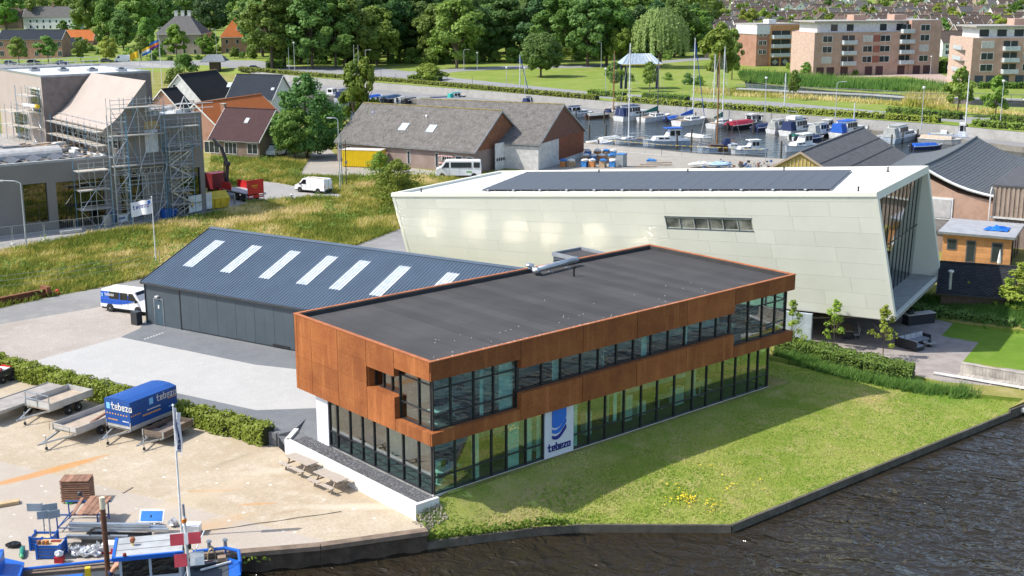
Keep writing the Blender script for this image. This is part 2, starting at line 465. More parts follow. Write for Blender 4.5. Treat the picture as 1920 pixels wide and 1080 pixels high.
M_PLAZA = groundmat('pale_pavers', ((.46,.45,.425), (.49,.48,.455), (.515,.505,.48)), .3, 1, 9, .85, .008, pave_extra(2.2, SHANG, None, .3))
M_DRIVE = groundmat('dark_pavers', ((.185,.195,.205), (.21,.22,.23), (.235,.245,.25)), .3, 1, 9, .85, .008, pave_extra(2.2, SHANG, None, .5))
M_FORE = groundmat('forecourt_bricks', ((.40,.35,.30), (.46,.41,.36), (.5,.46,.41)), .15, .8, 6, .9, .015, pave_extra(2.6, .4, None, .5))
M_ASPH = groundmat('asphalt', ((.24,.235,.225), (.29,.285,.275), (.33,.32,.30)), .1, .7, 12, .9, .02)
M_ASPHF = groundmat('far_asphalt', ((.25,.25,.25), (.29,.29,.285), (.33,.33,.32)), .05, .3, 4, .9, .01)
M_LAWN = groundmat('bank_grass', ((.20,.25,.04), (.29,.31,.075), (.40,.34,.14)), .16, .7, 9, 1, .06,
 lambda t, m: blot(t, blot(t, blot(t, blot(t, m, G2(1000,955,-1.2), (.32,.26,.12), 0, 7, 2.6, .7, .7, .9), G2(1650,735,-.6), (.40,.31,.14), .1, 4.5, 1.2, .85, .6, .8), G2(1150,930,-1.2), (.30,.25,.11), -.3, 4, 1.6, .55, .7, .9), G2(1800,720,-1), (.10,.20,.02), 0, 7, 3.2, .85, .6, .9))
M_GRASS = groundmat('park_grass', ((.17,.24,.035), (.22,.28,.055), (.32,.30,.11)), .04, .2, 2.5, 1, .05)
M_MEADOW = groundmat('meadow_soil', ((.2,.21,.045), (.28,.26,.08), (.38,.31,.14)), .12, .6, 5, 1, .08)
M_GLAWN = groundmat('garden_grass', ((.12,.215,.022), (.15,.25,.028), (.19,.27,.045)), .3, 1, 14, 1, .03)
M_SAND = groundmat('sandy_ground', ((.34,.315,.27), (.39,.36,.315), (.30,.27,.23)), .1, .5, 5, .95, .03)
M_SITE = groundmat('site_ground', ((.33,.32,.30), (.40,.38,.36), (.28,.27,.25)), .15, .8, 6, .95, .03)
M_PROM = groundmat('promenade_paving', ((.23,.23,.23), (.27,.265,.26), (.3,.29,.28)), .1, .4, 5, .9, .01)
M_KERBP = groundmat('pink_paving', ((.40,.30,.25), (.45,.34,.29), (.48,.38,.33)), .1, .5, 5, .9, .01)
t = NT('deck_boards')
w = t.new('ShaderNodeTexWave'); t.put(w.inputs['Vector'], t.rot(t.pos(), -.35)); w.inputs['Scale'].default_value = 2.2; w.bands_direction = 'Y'
M_DECK = t.done(t.bsdf(t.mix(t.ramp(w.outputs['Fac'], 0, .25), (.12,.10,.09), t.mix(t.ramp(t.noise(1, 4), .3, .7), (.30,.26,.24), (.40,.36,.33))), .85, 0, .2, t.bump(w.outputs['Fac'], .5, .02)))
# one triangulation, cut up by surface
REGIONS = [('canal', canal, None), ('marina', marina, None), ('yard', yard, M_YARD), ('lawn', lawn, M_LAWN), ('plaza', plaza, M_PLAZA),
  ('driveway', driveway, M_DRIVE), ('forecourt', forecourt, M_FORE), ('road', road_in, M_ASPH), ('path', road_back, M_ASPH), ('site_road', road_site, M_SITE),
  ('garden_lawn', garden_lawn, M_GLAWN), ('garden_deck', garden_edge, M_DECK), ('promenade', promenade, M_PROM), ('quay_ground', sandq, M_SAND), ('barn_yard', barnyard, M_SAND),
  ('building_site', site, M_SITE), ('far_road', far_road, M_ASPHF), ('park_path', park_path, M_ASPHF), ('street', street_left, M_ASPHF), ('apartment_paving', apt_paving, M_KERBP), ('pond', pond, None)]
def make_ground():
 pts, edges = [], []
 def loop(P_, step, closed=True):
  n = len(P_); idx = []
  for i in range(n if closed else n-1):
   a, b = P_[i], P_[(i+1) % n]
   L = math.hypot(b[0]-a[0], b[1]-a[1]); k = max(1, int(L/step))
   for j in range(k):
    idx.append(len(pts)); pts.append((a[0]+(b[0]-a[0])*j/k, a[1]+(b[1]-a[1])*j/k))
  if not closed: idx.append(len(pts)); pts.append(P_[-1])
  for a, b in zip(idx[:-1], idx[1:]): edges.append((a, b))
  if closed: edges.append((idx[-1], idx[0]))
 for nm, P_, m in REGIONS: loop(P_, 2.5 if nm in ('lawn', 'yard') else 25)
 loop([(a[0]-.25, a[1]) for a in WALLW], 25, False)
 B_ = 4200
 loop([(-B_,-B_), (B_,-B_), (B_,B_), (-B_,B_)], 1400)
 for x in np.arange(-44, 76, 2.0):
  for y in np.arange(-16, 50, 2.0): pts.append((x+.13*math.sin(y*7), y+.11*math.cos(x*5)))
 for x in np.arange(-40, 420, 14.0):
  for y in np.arange(-16, 520, 14.0):
   if not (x < 76 and y < 50): pts.append((x+1.3*math.sin(y), y+1.1*math.cos(x)))
 V, E_, F, *_ = delaunay_2d_cdt([Vector(p) for p in pts], edges, [], 0, 1e-4)
 V = [(v.x, v.y) for v in V]
 boxes = [(min(p[0] for p in P_), max(p[0] for p in P_), min(p[1] for p in P_), max(p[1] for p in P_)) for _, P_, _ in REGIONS]
 groups = {}
 for f in F:
  cx = sum(V[i][0] for i in f)/3; cy = sum(V[i][1] for i in f)/3
  who = 'ground'
  for (nm, P_, m), bb in zip(REGIONS, boxes):
   if bb[0] <= cx <= bb[1] and bb[2] <= cy <= bb[3] and inside(cx, cy, P_): who = nm; break
  if who == 'ground' and wall_side(cx, cy) <= 0 and cx < 152 and cy < 330 : who = 'meadow'
  groups.setdefault(who, []).append((f, cx, cy))
 hc = {}
 def hz(i, cx, cy):
  x, y = V[i]
  k = (i, round(x+(cx-x)*.004, 3), round(y+(cy-y)*.004, 3))
  if k not in hc: hc[k] = h(x+(cx-x)*.004, y+(cy-y)*.004)
  return hc[k]
 ed = {}; rs_ = MB()
 for who, fl in groups.items():
  if who in ('canal', 'marina', 'pond', 'yard'): continue
  for f, cx, cy in fl:
   if not (30 < cx < 72 and -14 < cy < 45): continue
   for a, b in ((f[0],f[1]),(f[1],f[2]),(f[2],f[0])):
    za, zb = hz(a, cx, cy), hz(b, cx, cy)
    if (b, a) in ed:
     zb2, za2 = ed[(b, a)]
     if abs(za-za2)+abs(zb-zb2) > .03: rs_.quad((*V[a],za), (*V[b],zb), (*V[b],zb2-.001), (*V[a],za2-.001))
    ed[(a, b)] = (za, zb)
 rs_.build('earth_bank', M_GRASS, kind='structure')
 mats = {nm: m for nm, _, m in REGIONS}; mats['ground'] = M_GRASS; mats['meadow'] = M_MEADOW
 for who, fl in groups.items():
  if mats[who] is None: continue
  idx, vs, fs = {}, [], []
  for f, cx, cy in fl:
   q = []
   for i in f:
    z = round(hz(i, cx, cy), 3)
    if (i, z) not in idx: idx[(i, z)] = len(vs); vs.append((*V[i], z))
    q.append(idx[(i, z)])
   fs.append(q)
  mb = MB(); mb.v = vs; mb.f = fs; mb.m = [0]*len(fs)
  mb.build(who, mats[who], smooth=who in ('lawn',), kind='structure')
make_ground()
MB().add([(33,-6,-1.62),(75,-8,-1.62),(75,20,-1.62),(33,20,-1.62)], [(0,1,2,3)]).build('ground', M_GRASS, kind='structure')
# water
def watermat(name, col, bstr, sc, rough=.03):
 t = NT(name)
 v = t.rot(t.pos(), .35, (1.0, 1.5, 1))
 a = t.noise(.42*sc, 2, .45, v, 1.1); b = t.noise(1.35*sc, 2, .5, v, 1.4); c = t.noise(3.6*sc, 2, .5, v, .5)
 gust = t.ramp(t.noise(.05, 3), .35, .6, .45, 1.15)
 hh = t.math('ADD', t.math('ADD', t.math('MULTIPLY', a, .9), t.math('MULTIPLY', b, .42)), t.math('MULTIPLY', c, .05))
 bm = t.new('ShaderNodeBump'); t.put(bm.inputs['Height'], hh); t.put(bm.inputs['Strength'], gust); bm.inputs['Distance'].default_value = bstr
 n = t.new('ShaderNodeBsdfPrincipled'); t.put(n.inputs['Base Color'], col); n.inputs['Roughness'].default_value = rough
 n.inputs['IOR'].default_value = 1.33; n.inputs['Specular IOR Level'].default_value = .5; t.put(n.inputs['Normal'], bm.outputs[0])
 return t.done(n.outputs[0])
M_CANAL = watermat('canal_water', (.024,.019,.012), .68, .85, .06)
M_MAR = watermat('marina_water', (.026,.030,.028), .22, 1.2, .08)
MB().add([(-400,-400,WL),(600,-400,WL),(600,60,WL),(-400,60,WL)], [(0,1,2,3)]).build('canal_water', M_CANAL, kind='structure')
MB().add([(p[0], p[1], WL+.004) for p in [(96,60),(215,40),(215,330),(60,330)]], [(0,1,2,3)]).build('marina_water', M_MAR, kind='structure')
MB().add([(p[0], p[1], FZ-.12) for p in pond], [tuple(range(len(pond)))]).build('pond_water', M_MAR, kind='structure')
M_QST = groundmat('quay_concrete', ((.22,.2,.17), (.28,.26,.22), (.16,.15,.11)), .4, 2, 8, .95, .02)
M_QWD = groundmat('quay_timber_dark', ((.10,.09,.07), (.15,.135,.11), (.07,.065,.05)), .6, 3, 9, .95, .02)
M_SHEET = P('rusty_sheet_pile', (.075,.055,.04), .9, var=.35, bump=.02)
def wall_line(P_, zt, zb, th, mat, name, off=0, label=None, cat='quay wall'):
 mb = MB()
 for i in range(len(P_)-1):
  a, b = Vector((*P_[i], 0)), Vector((*P_[i+1], 0))
  d = (b-a).normalized(); n = Vector((-d.y, d.x, 0))
  za, zb_ = (zt(a), zt(b)) if callable(zt) else (zt, zt)
  a1, b1 = a+n*off, b+n*off
  mb.add([(a1.x,a1.y,zb),(b1.x,b1.y,zb),(b1.x+n.x*th,b1.y+n.y*th,zb),(a1.x+n.x*th,a1.y+n.y*th,zb),
    (a1.x,a1.y,za),(b1.x,b1.y,zb_),(b1.x+n.x*th,b1.y+n.y*th,zb_),(a1.x+n.x*th,a1.y+n.y*th,za)],
      [(3,2,1,0),(4,5,6,7),(0,1,5,4),(1,2,6,5),(2,3,7,6),(3,0,4,7)])
 o = mb.build(name, mat)
 if label: tag(o, label, cat)
 return o
wall_line(QL[:5], -1.5, -3, .18, M_QWD, 'quay_wall', -.16, 'low concrete quay wall along the grass bank at the canal')
wall_line(QL[4:], -1.3, -3, .18, M_QWD, 'quay_wall', -.16, 'timber edged quay wall below the garden jetty')
q = thing('sheet_pile_quay', 'rusty sheet pile quay with timber capping beam below the sandy yard', 'quay wall')
mb = MB(); cap = MB()
for i in range(len(QY)-1):
 a, b = Vector((*QY[i],0)), Vector((*QY[i+1],0)); d = (b-a).normalized(); n = Vector((-d.y,d.x,0)); L = (b-a).length
 za = zb = -.84
 k = int(L/.45)
 prof = []
 for j in range(k+1):
  p = a+d*(L*j/k); off = (-.32 if (j//2) % 2 else -.12)
  prof.append((p+n*off))
 for p0, p1 in zip(prof[:-1], prof[1:]):
  mb.quad((p0.x,p0.y,-3),(p1.x,p1.y,-3),(p1.x,p1.y,-.95),(p0.x,p0.y,-.95))
 za += .06; zb += .06
 u, v_ = n*-.42, n*.1
 cap.add([a+u+Vector((0,0,za-.24)), b+u+Vector((0,0,zb-.24)), b+v_+Vector((0,0,zb-.24)), a+v_+Vector((0,0,za-.24)), a+u+Vector((0,0,za)), b+u+Vector((0,0,zb)), b+v_+Vector((0,0,zb)), a+v_+Vector((0,0,za))],
  [(3,2,1,0),(4,5,6,7),(0,1,5,4),(1,2,6,5),(2,3,7,6),(3,0,4,7)])
mb.build('sheet_piling', M_SHEET, q); cap.build('capping_beam', P('quay_timber', (.2,.15,.11), .9, var=.3), q)
M_PALE = groundmat('pale_concrete', ((.36,.35,.325), (.42,.41,.385), (.30,.29,.27)), .08, .5, 3, .9, .01)
wall_line(WALLW[1:], .9, -1.1, .35, M_PALE, 'retaining_wall', .02, 'long pale concrete retaining wall behind the marina promenade', 'retaining wall')
wall_line(EDGEW, -.96, -3, .3, M_QST, 'quay_wall', -.15, 'dark quay edge of the promenade where the far boats are moored')
wall_line(near_m, -.66, -3, .3, M_QST, 'quay_wall', -.15, 'near quay edge of the marina beside the sandy storage ground')
# corten office
t = NT('corten_steel')
a = t.noise(.55, 6, .65); b = t.noise(7, 4, .7); st = t.noise(2.2, 4, .6, t.vmul(t.pos(), (1,1,.09)))
c = t.mix(t.ramp(a, .3, .7), (.235,.072,.02), (.33,.115,.032))
c = t.mix(t.ramp(b, .4, .75, 0, .6), c, (.14,.044,.018))
c = t.mix(t.ramp(st, .5, .72, 0, .6), c, (.42,.16,.05)); c = t.mix(t.ramp(t.noise(1.1, 5, .7, t.vmul(t.pos(), (1,1,.14))), .55, .8, 0, .35), c, (.11,.038,.017))
oi = t.new('ShaderNodeObjectInfo').outputs['Random']
hs = t.new('ShaderNodeHueSaturation'); t.put(hs.inputs['Color'], c); t.put(hs.inputs['Value'], t.ramp(oi, 0, 1, .86, 1.12))
M_CORT = t.done(t.bsdf(hs.outputs[0], .75, 0, .25, t.bump(b, .3, .01)))
M_CORTE = P('corten_edge', (.40,.135,.05), .7, var=.2)
M_CORTD = P('corten_joint', (.06,.025,.015), .8)
t = NT('roof_bitumen')
a = t.noise(.35, 6, .6); b = t.noise(25, 2, .6)
c = t.mix(t.ramp(a, .3, .7), (.060,.058,.058), (.078,.075,.074)); c = t.mix(t.ramp(b, .3, .7, 0, .4), c, (.042,.041,.042))
hs = t.new('ShaderNodeHueSaturation'); t.put(hs.inputs['Color'], c); t.put(hs.inputs['Value'], t.ramp(t.new('ShaderNodeObjectInfo').outputs['Random'], 0, 1, .86, 1.1))
M_BIT = t.done(t.bsdf(hs.outputs[0], .9, 0, .2, t.bump(b, .3, .006)))
OGL = glassmat('office_glass', (.72,.88,.85), .17, 1.5, .004, .012)
M_MULL = P('office_mullion', (.018,.02,.023), .4, spec=.5)
M_CARP = P('office_carpet', (.09,.10,.105), .95)
M_IWALL = P('office_inner_wall', (.68,.72,.70), .8)
M_SIGNW = P('sign_panel_white', (.62,.65,.7), .5, var=.06)
OL, OW, OH, OB = 31.74, 13.74, 7.8, 3.05
office = thing('office_building', 'two storey office clad in rusty corten steel with flat dark roof', 'office building')
st = MB()   # structure: slabs, core, back wall
st.box(.45, 29.6, .5, 12.0, -.45, .02)
mb = MB(); mb.box(.42, OL-.4, .45, OW-.2, 3.1, 3.45); mb.box(.42, OL-.3, .42, OW-.3, 7.0, 7.45)
mb.build('floor_slab', CONC, office)
MB().box(.46, 29.55, .52, 12.0, .021, .06).build('ground_floor_carpet', M_CARP, office)
MB().box(.46, OL-.5, .46, OW-.3, 3.451, 3.5).build('upper_floor_carpet', M_CARP, office)
st.build('foundation_slab', CONC, office)
mb = MB(); mb.box(1, 28, 5.6, 5.7, .06, 3.09); mb.box(3, 30, 5.2, 5.3, 3.5, 6.99);  mb.box(16,16.1,2.5,5.55,.06,3.09); mb.box(9,9.1,1.2,5.55,.06,3.09); mb.box(6.4,6.5,.8,5.1,3.5,6.99); mb.box(14,14.1,1,5.1,3.5,6.99)
mb.build('partition_wall', M_IWALL, office)
MB().box(.32, 29.75, .34, .49, -.55, .04).build('plinth', P('plinth_concrete', (.55,.54,.5), .85), office)
for i in range(31):
 x0 = .38+i*1.0; x1 = min(OL-.38, x0+.985)
 z = 7.52+(i % 2)*.006
 MB().box(x0, x1, .36, OW-.36, 7.451, z).build('roofing_strip', M_BIT, office)
mb = MB()
for x0, x1, y0, y1 in ((0.02,OL-.02,.02,.30),(0.02,OL-.02,OW-.30,OW-.02),(.02,.30,.303,OW-.303),(OL-.30,OL-.02,.303,OW-.303)):
 mb.box(x0, x1, y0, y1, 7.2, 7.78)
mb.build('parapet', P('parapet_upstand', (.045,.044,.045), .9), office)
for nm, (x0, x1, y0, y1) in {'f': (-.03,OL+.03,-.03,.2), 'b': (-.03,OL+.03,OW-.2,OW+.03), 'l': (-.03,.2,.203,OW-.203), 'r': (OL-.2,OL+.03,.203,OW-.203)}.items():
 MB().box(x0, x1, y0, y1, 7.781, 7.83).build('parapet_cap', M_CORTE, office)
def fpanel(x0, x1, z0, z1, th=.09, y=0.):
 MB().box(x0+.02, x1-.02, y, y+th, z0, z1).build('corten_panel', M_CORT, office)
def lpanel(y0, y1, z0, z1, th=.09, x=0.):
 MB().box(x, x+th, y0+.018, y1-.018, z0, z1).build('corten_panel', M_CORT, office)
ZT1, ZT2, ZB1, ZB2 = 6.72, 6.15, 3.72, 4.62
FX = [0, 6.43, 11.31, 15.96, 20.56, 25.3, OL]
for i in range(6):
 short = i in (0, 5)
 fpanel(FX[i], FX[i+1], ZT1 if short else ZT2, 7.78)
 fpanel(FX[i], FX[i+1], OB, ZB1 if short else ZB2)
mb = MB()
mb.box(.1, OL-.1, .091, .2, ZT1+.02, 7.2); mb.box(6.45, 25.28, .091, .2, ZT2+.02, ZT1+.02)
mb.box(.1, OL-.1, .091, .2, OB+.02, ZB1-.02); mb.box(6.45, 25.28, .091, .2, ZB1-.02, ZB2-.02)
mb.box(.091, .2, .2, OW-.1, 6.75, 7.2); mb.box(.091, .2, .2, OW-.1, OB+.02, ZB1-.02)
mb.box(.091, .2, 6.07, OW-.1, ZB1-.02, 6.75); mb.box(.091, .2, 3.37, 6.05, ZB1-.02, 4.95); mb.box(.091,.2,3.37,6.05,6.25,6.75)
mb.build('panel_backing', M_CORTD, office)
sill = MB()
sill.box(.012, 6.42, .004, .5, ZB1+.002, ZB1+.03); sill.box(6.44, 25.29, .004, .5, ZB2+.002, ZB2+.03); sill.box(25.31, OL-.012, .004, .5, ZB1+.002, ZB1+.03)
sill.box(6.43, 6.50, .095, .5, ZB1+.03, ZB2); sill.box(25.23, 25.30, .095, .5, ZB1+.03, ZB2)
sill.box(6.43, 6.50, .095, .5, ZT2, ZT1); sill.box(25.23, 25.30, .095, .5, ZT2, ZT1)
sill.box(.004, .5, .502, 3.34, ZB1+.002, ZB1+.03); sill.box(.004, .6, 3.37, 6.04, 4.97, 5.0)
sill.box(.095, .6, 3.35, 3.42, ZB1+.03, 4.97); sill.box(.095, .6, 6.0, 6.06, 5.0, 6.25); sill.box(.095,.5,3.35,3.42,6.2,6.75)
sill.build('window_reveal', M_CORT, office)
sof = MB(); sof.box(.095, OL-.095, .2, OW-.1, OB+.03, OB+.05); sof.box(.2,OL-.2,.2,.5,ZT1+.03,ZT1+.06); sof.box(.2,.6,.5,6,ZT1+.03,ZT1+.06)
sof.build('soffit', P('soffit_panel', (.2,.19,.18), .8), office)
LY = [0, 3.35, 6.05, 9.0, 11.89, 13.46, OW]
lpanel(.09, 3.35, ZT1, 7.78); lpanel(.09, 3.35, OB, ZB1)
lpanel(3.35, 6.05, 6.22, 7.78); lpanel(3.35, 6.05, OB, 4.97)
for i in (2, 3, 4, 5):
 zz = [OB, 3.9, 5.2, 6.5, 7.78] if i != 5 else [OB, 7.78]
 for k in range(len(zz)-1): lpanel(LY[i], LY[i+1], zz[k]+(.006 if k else 0), zz[k+1]-.006)
for y0, y1 in ((.09,4.6),(4.6,9.2),(9.2,OW-.09)):
 MB().box(OL-.09, OL, y0+.012, y1-.012, ZT1, 7.78).build('corten_panel', M_CORT, office)
 MB().box(OL-.09, OL, y0+.012, y1-.012, OB, ZB1).build('corten_panel', M_CORT, office)
for x0, x1 in ((0,8),(8,16),(16,24),(24,OL)):
 MB().box(x0+.012, x1-.012, OW-.09, OW, OB, 7.78).build('corten_panel', M_CORT, office)
def glaze(p0, p1, z0, z1, us, rails=(), name='pane', matg=OGL, mull=M_MULL, mw=.09, md=.16, parent=None):
 """a glazed run from p0 to p1 (plan points) with posts at the fractions us and rails at the heights given"""
 p0, p1 = Vector((*p0, 0)), Vector((*p1, 0)); d = (p1-p0); L = d.length; d.normalize(); n = Vector((d.y, -d.x, 0))
 us = [0]+list(us)+[L]
 for a, b in zip(us[:-1], us[1:]):
  if b-a < .2: continue
  for za, zb in zip([z0]+list(rails), list(rails)+[z1]):
   q0 = p0+d*(a+mw/2); q1 = p0+d*(b-mw/2)
   MB().ext([(q0.x,q0.y,za+.03),(q1.x,q1.y,za+.03),(q1.x,q1.y,zb-.03),(q0.x,q0.y,zb-.03)], -n*.02).build(name, matg, parent)
 for a in us:
  q = p0+d*a
  MB().obox((q.x,q.y,(z0+z1)/2), mw, md, z1-z0, math.atan2(d.y,d.x)).build('mullion', mull, parent)
 m = MB()
 for zr in [z0+.035]+list(rails)+[z1-.035]:
  for a, b in zip(us[:-1], us[1:]):
   q0 = p0+d*(a+mw/2+.002); q1 = p0+d*(b-mw/2-.002); q = (q0+q1)/2
   m.obox((q.x,q.y,zr), (q1-q0).length, md*.7, .07, math.atan2(d.y,d.x))
 m.build('transom', mull, parent)
YG, XG = .42, .42
glaze((XG,YG), (6.43,YG), ZB1+.03, ZT1+.03, [1.65-XG,3.27-XG,4.7-XG], (4.55,6.05), parent=office)
glaze((6.52,YG), (25.22,YG), ZB2+.03, ZT2+.02, [x-6.52 for x in (8.35,9.88,11.49,12.97,14.53,16.03,17.62,19.21,20.78,22.34,23.88)], parent=office)
glaze((25.32,YG), (31.3,YG), ZB1+.03, ZT1+.03, [x-25.32 for x in (27.2,28.69,30.09)], (4.55,6.05), parent=office)
glaze((31.3,YG+.1), (31.3,9.0), ZB1+.03, ZT1+.03, [1.6,3.2,4.8,6.4], (4.55,6.05), parent=office)
glaze((XG,3.35), (XG,YG+.1), ZB1+.03, ZT1+.03, [1.75], (4.75,6.3), parent=office)
glaze((.62,6.0), (.62,3.42), 5.0, 6.25, [.82,1.65], parent=office)
GFX = [1.91,3.25,4.55,5.67,7.15]
glaze((XG,YG), (8.5,YG), .04, OB+.02, [x-XG for x in GFX], (1.0,), parent=office)
glaze((10.9,YG), (29.6,YG), .04, OB+.02, [x-10.9 for x in (12.28,13.66,15.3,16.85,18.33,19.95,21.72,23.11,24.74,26.08,27.5,28.48)], (.95,), parent=office)
glaze((29.6,YG+.1), (29.6,9), .04, OB+.02, [2.2,4.4,6.6], (.95,), parent=office)
glaze((XG,10.7), (XG,YG+.1), .04, OB+.02, [10.7-y for y in (9.88,8.51,7.22,6.02,4.69,3.19,1.73)], (.98,), parent=office)
MB().box(.3, .75, 10.75, 12.05, -.3, 3.06).build('white_pier', P('white_render', (.66,.67,.70), .7, var=.05), office)
MB().box(.76, 29.5, 11.9, 12.05, -.3, 3.04).build('rear_wall', CONC, office)
sp = thing('sign_panel', 'white sign panel with blue wave logo and tebezo lettering between the front windows', 'sign', (9.7,.3,0))
MB().box(-1.16, 1.16, -.03, .16, .05, 3.03).build('panel', M_SIGNW, sp)
LB = P('logo_mid_blue', (.012,.135,.56), .4, var=.03); DB = P('logo_dark_blue', (.012,.02,.22), .4, var=.03)
def wave(zc, th, mat, top=None, w=.55, x0=-.05):
 n = 16; lo, up = [], []
 for i in range(n+1):
  u = i/n; x = x0-w+2*w*u; dz = -.16*math.sin(u*PI*1.15+.15)+.34*u*u
  lo.append((x, -.035, zc+dz-.02)); up.append((x, -.035, (zc+dz+th) if top is None else top))
 MB().ext(lo+up[::-1], (0,-.07,0)).build('logo_wave', mat, sp)
wave(1.98, .3, LB, 3.01); wave(1.62, .2, LB); wave(1.25, .18, DB)
def lettering(txt, size, mat, parent, loc, rot, name='lettering', depth=.03, align='CENTER', shear=0):
 cu = bpy.data.curves.new(name, 'FONT'); cu.body = txt; cu.size = size; cu.extrude = depth; cu.align_x = align; cu.shear = shear; cu.resolution_u = 2
 tmp = bpy.data.objects.new('tmp', cu); COL.objects.link(tmp)
 dg = bpy.context.evaluated_depsgraph_get()
 me = bpy.data.meshes.new_from_object(tmp.evaluated_get(dg))
 bpy.data.objects.remove(tmp)
 me.materials.clear(); me.materials.append(mat)
 o = link(name, me, parent); o.location = loc; o.rotation_euler = rot
 return o
def boldtext(txt, size, mat, parent, loc, rot, name='lettering', depth=.03, align='CENTER', off=.02, sx=1.):
 o = lettering(txt, size, mat, parent, loc, rot, name, depth, align)
 o.scale = (sx, 1, 1); return o
STROKES = {'t': [((.25,1.25),(.25,.12)),((.25,.12),(.6,.12)),((.0,.85),(.6,.85))], 'e': [((.1,.12),(.1,.85)),((.1,.85),(.6,.85)),((.6,.85),(.6,.48)),((.6,.48),(.1,.48)),((.1,.12),(.6,.12))],
 'b': [((.1,1.3),(.1,.12)),((.1,.12),(.6,.12)),((.6,.12),(.6,.85)),((.6,.85),(.3,.85))], 'z': [((.05,.85),(.6,.85)),((.6,.85),(.08,.12)),((.08,.12),(.62,.12))], 'o': [((.1,.12),(.1,.85)),((.1,.85),(.6,.85)),((.6,.85),(.6,.12)),((.6,.12),(.1,.12))]}
def wordmark(word, H, mat, parent, org, ux, uz, nrm, th=.04, wt=.17):
 ux, uz, nrm, org = Vector(ux), Vector(uz), Vector(nrm), Vector(org); pen = 0
 W_ = .82*len(word)*H
 for ch in word:
  m = MB()
  for (a, b), (c, e) in STROKES[ch]:
   p, q = org+ux*((pen+a)*H)+uz*(b*H), org+ux*((pen+c)*H)+uz*(e*H)
   dr = (q-p).normalized(); sd = dr.cross(nrm).normalized()*wt*H/2; ex = dr*wt*H/2
   m.ext([p-sd-ex, q-sd+ex, q+sd+ex, p+sd-ex], nrm*th)
  m.build('letter', mat, parent); pen += .84
wordmark('tebezo', .37, DB, sp, (-.93,-.04,.42), (1,0,0), (0,0,1), (0,-1,0), .05)
mb = MB()
for i in range(70):
 if i < 34: x, y = rng.uniform(.4,15), .33+abs(rng.normal(0,.5))
 else: x, y = rng.uniform(2,26), rng.uniform(.6,8)*rng.uniform(.3,1)
 s = rng.uniform(.025,.06); mb.obox((x,y,7.535), s, s*.8, .02, rng.uniform(0,3))
for i in range(40): mb.obox((rng.uniform(.2,20),.1+rng.uniform(-.08,.08),7.838), .05, .04, .014, rng.uniform(0,3))
mb.build('shell_fragments', WHITE, office, kind='stuff')
duct = thing('roof_duct', 'galvanised ventilation duct lying on supports across the dark office roof', 'ventilation duct')
p0, p1 = G(1010,505,7.95), G(1082,486,8.0)
d = (p1-p0).normalized()
MB().tube(p0, p1, .2, 12).build('pipe', GALV, duct, smooth=True)
el = MB(); e0 = G(1000,508,7.53)
el.path([p0, p0-d*.3+Vector((0,0,-.08)), Vector((e0.x,e0.y,7.72)), Vector((e0.x,e0.y,7.54))], .2, 12)
el.build('elbow', GALV, duct, smooth=True)
MB().tube((e0.x-.45,e0.y-.1,7.53),(e0.x-.45,e0.y-.1,8.0),.16,12).build('cowl_pipe', GALV, duct, smooth=True)
MB().lathe([(.3,0),(.34,.06),(.3,.14),(.05,.2)], 12, (e0.x-.45,e0.y-.1,7.98)).build('cowl', GALV, duct, smooth=True)
for u in (.3,.75):
 c = p0+(p1-p0)*u
 MB().box(c.x-.04,c.x+.04,c.y-.25,c.y+.25,7.525,7.6).box(c.x-.03,c.x+.03,c.y-.03,c.y+.03,7.6,7.8).build('support', GALV, duct)
for u in (.2,.5,.95):
 c = p0+(p1-p0)*u; MB().tube(c-d*.03, c+d*.03, .225, 12).build('flange', GALV, duct)
v0 = G(1076,518,7.53)
v = thing('roof_vent_pipe', 'short black vent pipe standing alone on the office roof', 'vent pipe', (v0.x,v0.y,7.526))
MB().tube((0,0,0),(0,0,.55),.07,10).build('pipe', BLACK, v); MB().lathe([(.1,.55),(.13,.6),(.13,.72),(.06,.76)], 10).build('cap', BLACK, v)
pc = thing('plant_room', 'dark ribbed rooftop plant room behind the corten parapet', 'plant room', (24.8,13.78,0))
rb = MB(); MBz = 7.62
MB().box(.05,2.9,.05,3.4,3.0,MBz-.25).build('wall', DARKM, pc)
for i in range(7): rb.box(-.03,.049,.1,3.3,5.6+i*.25,5.6+i*.25+.13); rb.box(.05,2.9,3.401,3.46,5.6+i*.25,5.6+i*.25+.13)
rb.build('rib', P('rib_metal', (.09,.11,.13), .5), pc)
m = MB(); m.box(-.05,3.0,-.05,.1,MBz-.3,MBz); m.box(-.05,3.0,3.35,3.5,MBz-.3,MBz); m.box(-.05,.1,.102,3.348,MBz-.3,MBz); m.box(2.85,3.0,.102,3.348,MBz-.3,MBz)
m.build('parapet', P('zinc_cap', (.24,.26,.28), .5), pc); MB().box(.101,2.849,.101,3.349,MBz-.25,MBz-.2).build('roof', M_BIT, pc)
MB().box(.2,2.8,.15,3.2,0,2.99).build('base', CONC, pc)
def desk(loc, rz, label, m=None):
 o = thing('desk', label, 'desk', loc, rz, 'desks in the office')
 MB().box(-.9,.9,-.4,.4,.72,.75).build('desk_top', WHITE, o)
 for sx in (-.8,.8):
  MB().box(sx-.03,sx+.03,-.35,.35,0,.05).box(sx-.03,sx+.03,-.03,.03,.05,.72).build('leg', WHITE, o)
 MB().box(-.3,.3,.1,.13,.85,1.2).box(-.03,.03,.1,.13,.75,.85).build('monitor', DARKM, o)
 return o
